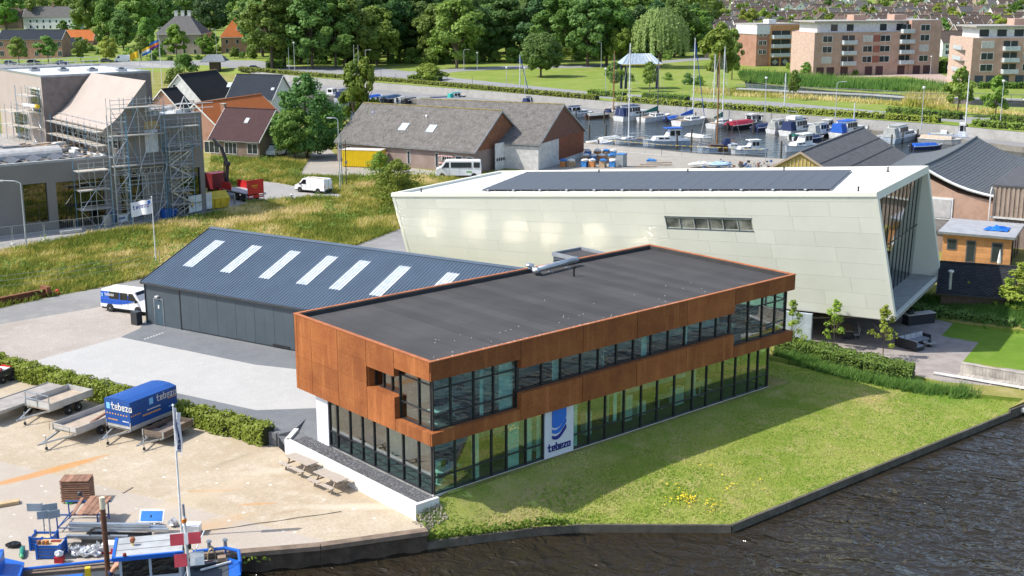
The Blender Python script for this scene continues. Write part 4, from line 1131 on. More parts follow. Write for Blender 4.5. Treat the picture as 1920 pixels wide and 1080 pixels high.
def tree(key, loc, H, label, group=None, cat='tree', name='tree', wide=1.0, k=None):
 pr = PROTO[key]; i = (k if k is not None else random.randrange(len(pr))) % len(pr)
 cm, tm, H0 = pr[i]
 o = thing(name, label, cat, loc, random.uniform(0, 6.28), group)
 s = H/H0; o.scale = (s*wide, s*wide, s)
 link('crown', cm, o); link('trunk', tm, o)
 return o
def gz(px, py, z=0): 
 p = G(px, py, z); return Vector((p.x, p.y, z))
def hedge_arrays(rg, line, w, hgt, leaf, dens, tint0=.5):
 """leaves over the faces of a clipped or leafy hedge that follows a plan line; z from a function"""
 C, N, T = [], [], []
 for (a, za), (b, zb) in zip(line[:-1], line[1:]):
  a, b = np.array(a), np.array(b); L = np.linalg.norm(b-a); d = (b-a)/L; nn = np.array([-d[1], d[0]])
  n = int(L*(w+2*hgt)*dens)
  u = rg.uniform(0,1,n); s = rg.uniform(0, w+2*hgt, n)
  lat = np.where(s < hgt, -w/2, np.where(s > hgt+w, w/2, s-hgt-w/2)); zz = np.where(s < hgt, s, np.where(s > hgt+w, w+2*hgt-s, hgt))
  bulge = .12*w*np.sin(u*L*2.1)+.1*w*np.sin(u*L*5.3+1); 
  lat = lat*(1+.15*np.sin(u*L*1.7)+rg.normal(0,.07,n)); zz = zz*(1+.08*np.sin(u*L*3.1)+rg.normal(0,.06,n))
  P2 = a+np.outer(u*L, d)+np.outer(lat+bulge*.4, nn)
  z0 = za+(zb-za)*u
  C.append(np.column_stack([P2, z0+zz]))
  nv = np.zeros((n,3)); side = np.sign(lat)*(np.abs(lat) > w*.42)
  nv[:,:2] = np.outer(side, nn); nv[:,2] = np.where(zz > hgt*.9, 1, .25)
  N.append(unit(nv+rg.normal(size=(n,3))*.5)); T.append(np.clip(tint0+rg.normal(0,.2,n)+.15*np.sin(u*L*2.7), 0, 1))
 C, N, T = map(np.concatenate, (C, N, T))
 return leaf_arrays(C, N, leaf*rg.uniform(.6,1.4,len(C)), T, rg)
def hedge(line, w, hgt, leaf, dens, green, label, name='hedge', tint0=.5, group=None):
 rg = np.random.default_rng(int(abs(line[0][0][0])*10)+3)
 V, F, T = hedge_arrays(rg, line, w, hgt, leaf, dens, tint0)
 o = link(name, None) if False else thing(name, label, 'hedge', (0,0,0), 0, group)
 link('foliage', np_mesh('foliage', V, F, LM[green], T), o)
 m = MB()
 for (a, za), (b, zb) in zip(line[:-1], line[1:]):
  a, b = Vector((*a,za)), Vector((*b,zb)); d = (b-a).normalized(); n = Vector((-d.y,d.x,0))*(w*.36)
  up = Vector((0,0,hgt*.84))
  m.add([a-n-Vector((0,0,.3)), b-n-Vector((0,0,.3)), b+n-Vector((0,0,.3)), a+n-Vector((0,0,.3)), a-n+up, b-n+up, b+n+up, a+n+up], [(3,2,1,0),(4,5,6,7),(0,1,5,4),(1,2,6,5),(2,3,7,6),(3,0,4,7)])
 m.build('dark_core', P('hedge_inner_shade', (.02,.03,.01), .95), o)  # solid dark box: the hedge's inner shade is put into its colour
 return o
hl = [((HA[0]+hd.x*k-.05, HA[1]+hd.y*k), -.75) for k in (.6, 4, 8, 12, 16, 20, 24, 28, 34)]
hedge(hl, 1.15, 1.15, .10, 150, 'spring', 'long leafy green hedge between the trailers and the pale paving', tint0=.45)
kb = MB()
a, b = Vector((*HA,0)), Vector((HA[0]+hd.x*60, HA[1]+hd.y*60, 0)); n = Vector((-hd.y, hd.x, 0))*.12
kb.add([a-n+Vector((0,0,-1.2)), b-n+Vector((0,0,-1.2)), b+n+Vector((0,0,-1.2)), a+n+Vector((0,0,-1.2)), a-n+Vector((0,0,.06)), b-n+Vector((0,0,.06)), b+n+Vector((0,0,.06)), a+n+Vector((0,0,.06))], [(3,2,1,0),(4,5,6,7),(0,1,5,4),(1,2,6,5),(2,3,7,6),(3,0,4,7)])
a, b = Vector((*TW[2],0)), Vector((*HA,0)); n = Vector((0,.15,0))
kb.add([a-n+Vector((0,0,-1.2)), b-n+Vector((0,0,-1.2)), b+n+Vector((0,0,-1.2)), a+n+Vector((0,0,-1.2)), a-n+Vector((0,0,.03)), b-n+Vector((0,0,.03)), b+n+Vector((0,0,.03)), a+n+Vector((0,0,.03))], [(3,2,1,0),(4,5,6,7),(0,1,5,4),(1,2,6,5),(2,3,7,6),(3,0,4,7)])
tag(kb.build('kerb_wall', M_DRIVE), 'low dark kerb wall edging the paving behind the leafy hedge', 'kerb')
# grasses
def blades(name, pts, zf, hgt, wid, cols, mat, rg, lean=.5, tuft=3):
 n = len(pts); P3 = np.column_stack([pts, zf])
 P3 = np.repeat(P3, tuft, 0); m = len(P3); P3[:,:2] += rg.normal(0, wid*1.2, (m,2))
 hh = np.repeat(hgt, tuft)*rg.uniform(.55,1.15,m)
 an = rg.uniform(0, 2*PI, m); w = wid*rg.uniform(.6,1.4,m)
 dx = np.column_stack([np.cos(an), np.sin(an), np.zeros(m)])*w[:,None]
 ln = np.column_stack([rg.normal(0,1,m), rg.normal(0,1,m), np.zeros(m)])*(lean*hh)[:,None]*.5
 ln += np.array([.3,-.1,0])*(lean*hh)[:,None]
 V = np.stack([P3-dx, P3+dx, P3+ln+np.column_stack([np.zeros(m),np.zeros(m),hh])], 1).reshape(-1,3)
 T = np.clip(np.repeat(cols, tuft)+rg.normal(0,.14,m), 0, 1)
 return link(name, np_mesh(name, V, np.arange(3*m).reshape(m,3), mat, T), None, kind='stuff')
def grassmat(name, c0, c1, c2):
 t = NT(name); a = t.attr('tint')
 c = t.mix(t.ramp(a, 0, .5), c0, c1); c = t.mix(t.ramp(a, .5, 1), c, c2)
 d = t.bsdf(c, .7, 0, .15); tr = t.new('ShaderNodeBsdfTranslucent'); t.put(tr.inputs[0], c)
 m = t.new('ShaderNodeMixShader'); m.inputs[0].default_value = .3
 t.t.links.new(d, m.inputs[1]); t.t.links.new(tr.outputs[0], m.inputs[2])
 MATS[name] = t.done(m.outputs[0]); return MATS[name]
M_BLADE = grassmat('meadow_blades', (.16,.21,.03), (.42,.385,.085), (.74,.6,.30))
M_LBLADE = grassmat('lawn_blades', (.20,.34,.035), (.35,.43,.08), (.58,.50,.22))
def vnoise(x, y, seed=0):
 def hsh(i, j): 
  v = np.sin(i*127.1+j*311.7+seed*74.7)*43758.5453; return v-np.floor(v)
 i, j = np.floor(x), np.floor(y); f, g = x-i, y-j; f, g = f*f*(3-2*f), g*g*(3-2*g)
 return (hsh(i,j)*(1-f)+hsh(i+1,j)*f)*(1-g)+(hsh(i,j+1)*(1-f)+hsh(i+1,j+1)*f)*g
def fbm(x, y, s): return vnoise(x*s,y*s)*.5+vnoise(x*s*2.1,y*s*2.1,1)*.3+vnoise(x*s*4.7,y*s*4.7,2)*.2
def scatter(poly, dens, rg, holes=()):
 xs = [p[0] for p in poly]; ys = [p[1] for p in poly]
 n = int((max(xs)-min(xs))*(max(ys)-min(ys))*dens)
 q = np.column_stack([rg.uniform(min(xs),max(xs),n), rg.uniform(min(ys),max(ys),n)])
 def ins(P_):
  c = np.zeros(len(q), bool); j = len(P_)-1
  for i in range(len(P_)):
   xi, yi = P_[i]; xj, yj = P_[j]
   with np.errstate(divide='ignore', invalid='ignore'):
    c ^= ((yi > q[:,1]) != (yj > q[:,1])) & (q[:,0] < (xj-xi)*(q[:,1]-yi)/(yj-yi+1e-12)+xi)
   j = i
  return c
 k = ins(poly)
 for H_ in holes: k &= ~ins(H_)
 return q[k]
rg = np.random.default_rng(21)
white_fp = [(D1.x,D1.y), (D2.x,D2.y), (E2.x,E2.y), (E1.x,E1.y)]
shed_fp = [tuple((SO+SD*u+SN*v).xy) for u, v in ((-.6,-.4),(SL,-.4),(SL,2*SWD),(-.6,2*SWD))]
HOL = [road_in, road_back, road_site, site, forecourt, driveway, sandq, barnyard, shed_fp, white_fp]
mead = [(-30,62), G2(0,580,0), G2(100,556,0), G2(180,541,0), G2(270,523,0), (17,50), (40,58), (47,60), G2(900,380,0), G2(905,335,0), G2(830,331,0), G2(640,315,0), G2(560,300,0), G2(400,285,0), G2(388,330,0), (36,92), (-40,100)]
q = scatter(mead, 21, rg, HOL)
nz = fbm(q[:,0], q[:,1], .16); n2 = fbm(q[:,0]+50, q[:,1], .6)
tn = np.clip(.37+(nz-.5)*2.3+(n2-.5)*.8, 0, 1)
blades('meadow_grass', q, np.zeros(len(q)), np.clip(.45+.5*(n2-.3), .25, 1.0), .06, tn, M_BLADE, rg, .75, 3)
q2 = scatter(mead, .28, rg, HOL); q2 = q2[fbm(q2[:,0]+9, q2[:,1]-4, .22) > .52]
bx = []
V_, F_, T_ = leaf_arrays(np.column_stack([np.repeat(q2, 26, 0)+rg.normal(0,.35,(len(q2)*26,2)), np.abs(rg.normal(.45,.25,len(q2)*26))]), unit(rg.normal(size=(len(q2)*26,3))+np.array([0,0,.6])), .12*rg.uniform(.6,1.4,len(q2)*26), np.clip(rg.normal(.4,.2,len(q2)*26),0,1), rg)
link('weeds', np_mesh('weeds', V_, F_, LM['mid'], T_), None, kind='stuff')
q = scatter(lawn, 85, rg)
zl = np.array([h(x,y) for x, y in q])
nz = fbm(q[:,0], q[:,1], .35); n2 = fbm(q[:,0]+31, q[:,1]+9, 1.3)
rough_ = np.exp(-((q[:,0]-5)/9)**2)
tn = np.clip(.27+(nz-.5)*1.6+(n2-.5)*.7+.25*rough_, 0, 1)
blades('bank_grass', q, zl, .04+.05*n2+.11*rough_*n2, .03, tn, M_LBLADE, rg, .8, 2)
fl = []
for cx, cy, s, n in ((1290,938,10,70),(1262,935,22,40),(1335,945,14,40),(1370,918,10,14),(1330,887,6,8),(1640,760,30,18),(1410,905,30,14),(1660,772,20,10)):
 for i in range(n):
  p = G(cx+rg.normal(0,s), cy+rg.normal(0,s*.5), -1.2); fl.append((p.x, p.y))
fl = np.array([p for p in fl if inside(p[0], p[1], lawn)])
zf_ = np.array([h(x,y) for x, y in fl])+.14
V_, F_, T_ = leaf_arrays(np.column_stack([fl, zf_]), unit(rg.normal(size=(len(fl),3))*.3+np.array([0,0,1])), .05*rg.uniform(.7,1.4,len(fl)), np.ones(len(fl)), rg, .9)
link('flowers', np_mesh('flowers', V_, F_, P('flower_yellow', (.75,.55,.02), .7), T_), None, kind='stuff')
q = []
for i in range(500):
 u = rg.uniform(0,1); a, b = Vector(QL[0]), Vector(QL[1]); p = a.lerp(b, u); q.append((p.x+rg.normal(0,.12), p.y+.1+rg.normal(0,.12)))
for i in range(260):
 c = G(1040+rg.normal(0,22), 990, -1.5); q.append((c.x, c.y+rg.normal(0,.12)))
for i in range(120):
 c = G(300+rg.normal(80,60), 1036, -.8); q.append((c.x, c.y-.25+rg.normal(0,.06)))
q = np.array(q)
V_, F_, T_ = leaf_arrays(np.column_stack([q, np.array([h(x,y) if h(x,y) < -.3 else -1.3 for x, y in q])+rg.uniform(.0,.35,len(q))]), unit(rg.normal(size=(len(q),3))+np.array([0,-.3,.6])), .11*rg.uniform(.6,1.4,len(q)), np.clip(rg.normal(.55,.25,len(q)),0,1), rg)
link('quay_weeds', np_mesh('quay_weeds', V_, F_, LM['light'], T_), None, kind='stuff')
# garden by the leaning building
ghz = lambda p: h(p[0], p[1])
def gp_(px, py, z): return G2(px, py, z)
hl2 = [(gp_(1455,655,-.3), -.35), (gp_(1530,668,-.5), -.6), (gp_(1620,690,-.8), -.9), (gp_(1712,708,-1.1), -1.2)]
hedge(hl2, 1.9, 1.0, .085, 170, 'mid', 'broad grey green hedge at the top of the grass bank by the garden deck', tint0=.75)
def tuftline(px_line, w, hgt, dens, lab, mat, tn0, wid=.03):
 pts = []
 for (a, za), (b, zb) in zip(px_line[:-1], px_line[1:]):
  L = math.hypot(b[0]-a[0], b[1]-a[1])
  for i in range(int(L*w*dens)):
   u = rg.uniform(0,1); pts.append((a[0]+(b[0]-a[0])*u+rg.normal(0,w*.3), a[1]+(b[1]-a[1])*u+rg.normal(0,w*.3)))
 pts = np.array(pts)
 z = np.array([h(x,y) for x, y in pts])
 return blades('tall_grass', pts, z, np.full(len(pts), hgt), wid, np.clip(rg.normal(tn0,.1,len(pts)),0,1), mat, rg, .9, 5)
M_SEDGE = grassmat('sedge_blades', (.06,.15,.03), (.13,.25,.05), (.22,.31,.08))
tuftline([(gp_(1462,668,-.5),0), (gp_(1600,705,-.9),0), (gp_(1700,722,-1.1),0), (gp_(1815,735,-1.2),0)], 1.3, .75, 70, '', M_SEDGE, .5)
tuftline([(gp_(1700,575,-1.3),0), (gp_(1770,590,-1.3),0), (gp_(1920,615,-1.3),0), ((67,2),0)], 2.6, .8, 60, '', M_SEDGE, .35)
hedge([(gp_(1712,590,-1.3), -1.3), (gp_(1800,600,-1.3), -1.3), (gp_(1905,618,-1.3), -1.3), ((68,3.5), -1.3)], 1.6, .9, .09, 120, 'dark', 'dark low planting behind the garden lawn below the tiled shed')
for px, py, hh, lb in ((1563,655,4.3,'young light green tree standing by the garden hedge nearer the corten office'), (1655,672,4.5,'young light green tree standing in front of the garden sofa'), (1483,668,4.6,'young tree half hidden behind the glazed far corner of the office')):
 tree('young', gz(px,py,-1.25 if px > 1500 else -.9), hh, lb, 'young trees along the garden', name='young_tree')
for px, py, hh, lb in ((1812,588,3.0,'slim young tree in front of the black tiled shed'), (1882,600,3.9,'pale leaved young tree beside the end of the black tiled shed'), (1905,600,5.2,'leafy yellow green tree at the far end of the garden planting')):
 tree('young', gz(px,py,-1.25), hh, lb, 'young trees along the garden', name='young_tree', wide=.8 if px < 1900 else 1.8)
# garden furniture
gd = (G(1690,690,-1.3)-G(1640,668,-1.3)).normalized()
sofa_c = G(1712,646,-1.29)
sofa = thing('garden_sofa', 'dark wicker corner sofa with grey cushions on the shaded garden deck', 'sofa', (sofa_c.x,sofa_c.y,-1.295), R(-8))
MW = P('dark_wicker', (.03,.03,.034), .8); MC = P('grey_cushion', (.25,.26,.29), .9)
m = MB(); m.box(-1.5,1.5,-.45,.45,.08,.32).box(-1.5,1.5,.45,.55,.08,.8).box(-1.6,-1.5,-1.6,.55,.08,.8).box(1.5,1.6,-.45,.55,.08,.7).box(-1.5,-.6,-1.6,-.451,.08,.32)
m.build('frame', MW, sofa)
for i in range(4): MB().box(-1.45+i*.73,-1.45+i*.73+.7,-.42,.28,.322,.46).build('seat_cushion', MC, sofa); MB().obox((-1.1+i*.73,.36,.62), .66, .16, .42, 0, rx=-.2).build('back_cushion', P('pale_cushion', (.42,.42,.44), .9), sofa)
MB().box(-1.45,-.65,-1.55,-.46,.322,.46).build('seat_cushion', MC, sofa)
MB().obox((-1.36,-1.0,.62), .16, .9, .42, 0, ry=.2).build('back_cushion', MATS['pale_cushion'], sofa)
ct = thing('coffee_table', 'round low table with a bowl beside the garden sofa', 'table', (sofa_c.x+.5,sofa_c.y-1.15,-1.295))
MB().lathe([(.5,.3),(.52,.34),(.5,.38)], 16).build('table_top', P('table_top_grey', (.3,.29,.28), .7), ct); MB().lathe([(.22,0),(.12,.1),(.12,.3)], 10).build('leg', MW, ct)
bw = MB().lathe([(.05,0),(.14,.03),(.17,.14),(.15,.15)], 12, (sofa_c.x+.5,sofa_c.y-1.15,-.914)).build('bowl', DARKM); tag(bw, 'dark bowl standing on the round garden table', 'bowl')
c = G(1668,628,-1.29)
dt = thing('dining_table', 'long garden dining table in the dark under the overhang', 'table', (c.x-3,c.y+2.2,-1.295), R(40))
MB().box(-1.2,1.2,-.45,.45,.7,.75).build('table_top', WOOD, dt)
for x in (-1,1): MB().box(x-.05,x+.05,-.35,.35,0,.699).build('leg', DARKM, dt)
for i in range(4):
 o = thing('garden_chair', 'pale garden chair beside the shaded dining table', 'chair', (c.x-3+math.cos(R(40))*(-.9+i*.6)+.7*math.sin(R(40)), c.y+2.2+math.sin(R(40))*(-.9+i*.6)-.7*math.cos(R(40)), -1.295), R(40), 'garden dining chairs')
 MB().box(-.22,.22,-.22,.22,.4,.46).build('seat', MATS['pale_cushion'], o); MB().obox((0,-.24,.72), .44, .05, .5, 0, rx=.15).build('backrest', MATS['pale_cushion'], o)
 for a, b in ((-.18,-.18),(.18,-.18),(-.18,.18),(.18,.18)): MB().box(a-.02,a+.02,b-.02,b+.02,0,.399).build('leg', DARKM, o)
c = G(1722,606,-1.29)
ok = thing('outdoor_kitchen', 'outdoor kitchen block with stone top beside the glazed end of the leaning building', 'counter', (c.x,c.y,-1.295), R(-20))
MB().box(-1.4,1.4,-.4,.4,0,.88).build('base', MW, ok); MB().box(-1.45,1.45,-.45,.45,.881,.94).build('worktop', P('stone_top', (.5,.47,.42), .6), ok)
MB().lathe([(.25,.941),(.3,1.0),(.3,1.2),(.1,1.3)], 12, (-.9,0,0)).build('grill', DARKM, ok)
ja, jb = G(1800,700,-1.3), G(1930,722,-1.3); ja.z = jb.z = 0
jd = (jb-ja).normalized(); jn = Vector((-jd.y,jd.x,0)); JL = (jb-ja).length+6
jw = thing('plank_wall', 'low weathered plank wall along the garden lawn beside the jetty', 'plank wall')
M_GP = P('grey_planks', (.42,.38,.33), .85, var=.25, orand=.15)
i = 0; x = 0
while x < JL:
 w = .19+.05*((i*7) % 3); c = ja+jd*(x+w/2); MB().obox((c.x,c.y,-.93), w-.02, .06, .75+.03*(i % 2), math.atan2(jd.y,jd.x)).build('plank', M_GP, jw); x += w; i += 1
c = ja+jd*JL/2+jn*.1; MB().obox((c.x,c.y,-.5), JL, .3, .06, math.atan2(jd.y,jd.x)).build('cap_rail', M_GP, jw)
wk = thing('jetty', 'narrow grey boarded jetty walkway with a pale edge beam at the garden', 'jetty')
c = ja+jd*JL/2-jn*.75; m = MB()
for i in range(int(JL/.16)):
 p = ja+jd*(i*.16+.08)-jn*.72; MB().obox((p.x,p.y,-1.24), .145, 1.3, .05, math.atan2(jd.y,jd.x)).build('board', M_GP, wk)
a = ja-jn*1.5-jd*1.5; b = ja+jd*JL-jn*1.5
MB().beam((a.x,a.y,-1.12),(b.x,b.y,-1.12),.12,.14).build('edge_beam', WHITE, wk)
for i in range(7):
 p = a+(b-a)*(i/6); MB().box(p.x-.06,p.x+.06,p.y-.06,p.y+.06,-2.6,-1.2).build('post', WOOD, wk)
p = G(1915,752,-1.3); mo = thing('landing_stage', 'small concrete landing stage with a wooden mooring post at the canal', 'landing stage', (p.x+1.2,p.y-.3,0), .3)
MB().box(-2.2,2.2,-.8,.7,-1.75,-1.45).build('slab', CONC, mo); MB().box(-.25,-.03,-.6,-.38,-2.4,-.55).build('post', WOOD, mo)
# vehicles
def wheel(parent, x, y, r=.33, w=.22, rim=GREYM, axis='Y'):
 t_ = MB().lathe([(r*.62,-w/2),(r*.95,-w/2),(r,-w*.3),(r,w*.3),(r*.95,w/2),(r*.62,w/2)], 16, (x,y,r), axis='Y').build('wheel', BLACK, parent)
 MB().lathe([(.03,-w/2-.006),(r*.6,-w/2+.02),(r*.6,w/2-.02),(.03,w/2+.006)], 12, (x,y,r), axis='Y').build('rim', rim, t_)
 return t_
def van(name, label, loc, rz, col, L=5.0, Wd=1.95, H=1.95, lower=None, windows=False, cat='van', roofc=None):
 """delivery van, nose along +x"""
 o = thing(name, label, cat, loc, rz)
 mat = P('van_'+'_'.join(str(int(c*100)) for c in col), col, .28, spec=.5, var=.05)
 hw = Wd/2; f = L/2
 prof = [(-f,.42),(-f,H*.62),(-f+.1,H*.97),(-f+.35,H),(f-1.75,H),(f-1.35,H*.965),(f-.75,H*.62),(f-.1,H*.5),(f,.62),(f,.38)]
 secs = []
 for y, k in ((-hw,.0),(-hw+.02,.5),(-hw+.1,1.0),(hw-.1,1.0),(hw-.02,.5),(hw,.0)):
  s = []
  for x, z in prof:
   tuck = .0 if z < H*.55 else (z-H*.55)/(H*.45)*.14
   yy = y-math.copysign(tuck*(1 if abs(y) > hw-.15 else 0), y)
   s.append((x*(1-.012*(1-k)), yy, z*(1-.01*(1-k)) if z > H*.9 else z))
  secs.append(s)
 body = MB(); body.loft(secs[::-1]); body.build('body', mat, o)
 MB().box(-f+.1,f-.12,-hw+.06,hw-.06,.24,.43).build('sill', BLACK, o)
 yt = lambda z: hw-(0 if z < H*.55 else (z-H*.55)/(H*.45)*.14)
 for s in (-1,1):
  z0, z1 = H*.6, H*.9
  q = [(f-1.95,s*(yt(z0)+.004),z0),(f-.98,s*(yt(z0)+.004),z0),(f-1.5,s*(yt(z1)+.004),z1),(f-1.95,s*(yt(z1)+.004),z1)]
  MB().ext(q, (0,s*.012,0)).build('side_window', CARGLASS if False else P('tinted_glass', (.012,.015,.018), .08), o)
  if windows:
   for a, b in windows:
    MB().ext([(a,s*(yt(z0)+.004),z0),(b,s*(yt(z0)+.004),z0),(b,s*(yt(z1)+.004),z1),(a,s*(yt(z1)+.004),z1)], (0,s*.012,0)).build('side_window', MATS['tinted_glass'], o)
  m = MB(); m.obox((f-1.05,s*(hw+.1),H*.6), .1, .2, .24); m.build('wing_mirror', BLACK, o)
  for x in (f-.95,-f+1.05):
   MB().lathe([(.40,0),(.40,.012)], 16, (x,s*(hw+.004)-(.012 if s > 0 else 0) if s < 0 else hw+.001,.36), axis='Y').build('wheel_arch', BLACK, o)
   wheel(o, x, s*(hw-.08), .34, .24)
  MB().box(f-.12,f+.006,s*(hw-.38)-.14,s*(hw-.38)+.14,.66,.84).build('headlight', P('lamp_glass', (.6,.62,.63), .15), o)
  MB().box(-f-.012,-f+.02,s*(hw-.14)-.06,s*(hw-.14)+.06,.75,1.3).build('tail_light', P('tail_red', (.45,.02,.015), .3), o)
  m = MB(); m.box(f-2.0,f-1.985,s*(hw+.002)-.004,s*(hw+.002)+.004,.5,H*.9).box(-.2,-.185,s*(hw+.002)-.004,s*(hw+.002)+.004,.5,H*.85); m.build('door_joint', BLACK, o)
 q = [(f-.80,-hw+.16,H*.63),(f-.80,hw-.16,H*.63),(f-1.33,hw-.26,H*.945),(f-1.33,-hw+.26,H*.945)]
 nn = (Vector(q[1])-Vector(q[0])).cross(Vector(q[3])-Vector(q[0])).normalized(); 
 if nn.x < 0: nn = -nn
 MB().ext([Vector(p)+nn*.004 for p in q], nn*.012).build('windscreen', MATS['tinted_glass'], o)
 MB().box(-f-.02,-f+.005,-hw+.2,hw-.2,.44,.6).box(f-.005,f+.03,-hw+.1,hw-.1,.36,.56).build('bumper', BLACK, o)
 MB().box(-f-.012,-f+.01,-.012,.012,.6,H*.9).build('rear_door_joint', BLACK, o)
 MB().box(-f-.02,-f-.002,-.26,.26,.66,.78).build('number_plate', YELLOW, o)
 return o
def along(px0, py0, px1, py1, z=0):
 a, b = G(px0,py0,z), G(px1,py1,z); return math.atan2(b.y-a.y, b.x-a.x)
p = G(248,588,0)
bv = van('van', 'blue and white company van parked half behind the corner of the shed', (p.x+.35,p.y+.9,0), along(212,588,262,594)-.02, (.78,.78,.78), 5.0, 1.95, 1.98, windows=((-1.5,-.45),(-.35,.45)))
LBV = P('van_blue', (.015,.09,.45), .3, var=.05)
for s in (-1,1):
 n = 22; lo, up = [], []
 for i in range(n+1):
  x = -2.44+i*(3.9/n); zb = .72 if i < 8 else .72+.5*((i-8)/14)**2*1.1; 
  yy = lambda z: s*(.977-(0 if z < 1.09 else (z-1.09)/.89*.14)+.003)
  zt = min(1.78, 1.78 if i < 14 else 1.78-.5*((i-14)/8))
  if zt < zb: zt = zb+.01
  lo.append((x,yy(zb),zb)); up.append((x,yy(zt),zt))
 m = MB()
 for i in range(n):
  mid0 = (lo[i][0],s*.98,1.09); mid1 = (lo[i+1][0],s*.98,1.09)
  if up[i][2] > 1.09 and lo[i][2] < 1.09:
   m.quad(lo[i],lo[i+1],mid1,mid0); m.quad(mid0,mid1,up[i+1],up[i])
  else: m.quad(lo[i],lo[i+1],up[i+1],up[i])
 m.build('blue_graphic', LBV, bv)
wordmark('tebezo', .2, WHITE, bv, (-1.95,-.965,1.42), (1,0,0), (0,.1,1), (0,-1,.1), .012, .2)
MB().box(-2.3,-2.15,-.975,-.955,1.32,1.62).build('logo', P('logo_pale_blue', (.3,.55,.8), .4), bv)
p = G(592,361,0)
wv = van('van', 'white delivery van with a plank on its roof parked on the site road', (p.x,p.y+.5,0), along(620,355,565,350), (.8,.8,.8), 5.0, 1.95, 1.98)
MB().beam((-2.6,.5,2.05),(.6,.45,2.12),.25,.06).build('roof_plank', P('pale_wood', (.6,.5,.35), .7), wv)
p = G(870,334,0)
mv = van('minibus', 'white minibus with long dark windows parked below the brick barn', (p.x,p.y+1.2,0), along(910,330,830,330), (.82,.82,.82), 6.6, 2.05, 2.55, windows=((-1.9,1.1),(-3.1,-2.2)), cat='minibus')
m = MB()
for i in range(5): m.ext([(-2.0+i*.16,1.029,.7+.1*(i % 2)),(-1.75+i*.16,1.029,.9+.1*(i % 3)),(-1.95+i*.16,1.029,1.05)], (0,.004,0))
m.build('green_leaf_print', P('leaf_green', (.15,.45,.05), .5), mv)
p = G(518,293,0)
van('van', 'white camper van parked under the dark tree by the purple roofed house', (p.x,p.y,0), along(530,288,500,295)+.1, (.8,.8,.78), 5.2, 2.0, 2.3)
def car(loc, rz, col, label, group=None, cat='car'):
 o = thing('parked_car', label, cat, loc, rz, group)
 mat = P('car_'+'_'.join(str(int(c*100)) for c in col), col, .25, spec=.5, var=.04)
 b = MB(); prof = [(-2.1,.35),(-2.15,.75),(-2.0,.95),(1.0,.95),(2.05,.78),(2.15,.5),(2.1,.32)]
 b.loft([[(x,y*(1 if z < .8 else .96),z) for x, z in prof] for y in (.88,-.88)]); b.build('body', mat, o)
 MB().loft([[(-1.9,-.8,.94),(.95,-.8,.94),(.95,.8,.94),(-1.9,.8,.94)], [(-1.4,-.66,1.43),(.15,-.66,1.43),(.15,.66,1.43),(-1.4,.66,1.43)]]).build('windows', P('tinted_glass', (.012,.015,.018), .08), o)
 MB().loft([[(-1.42,-.68,1.41),(.2,-.68,1.41),(.2,.68,1.41),(-1.42,.68,1.41)], [(-1.3,-.6,1.47),(.05,-.6,1.47),(.05,.6,1.47),(-1.3,.6,1.47)]]).build('roof', mat, o)
 for x in (-1.3,1.3):
  for y in (-.82,.82): wheel(o, x, y, .31, .2)
 return o
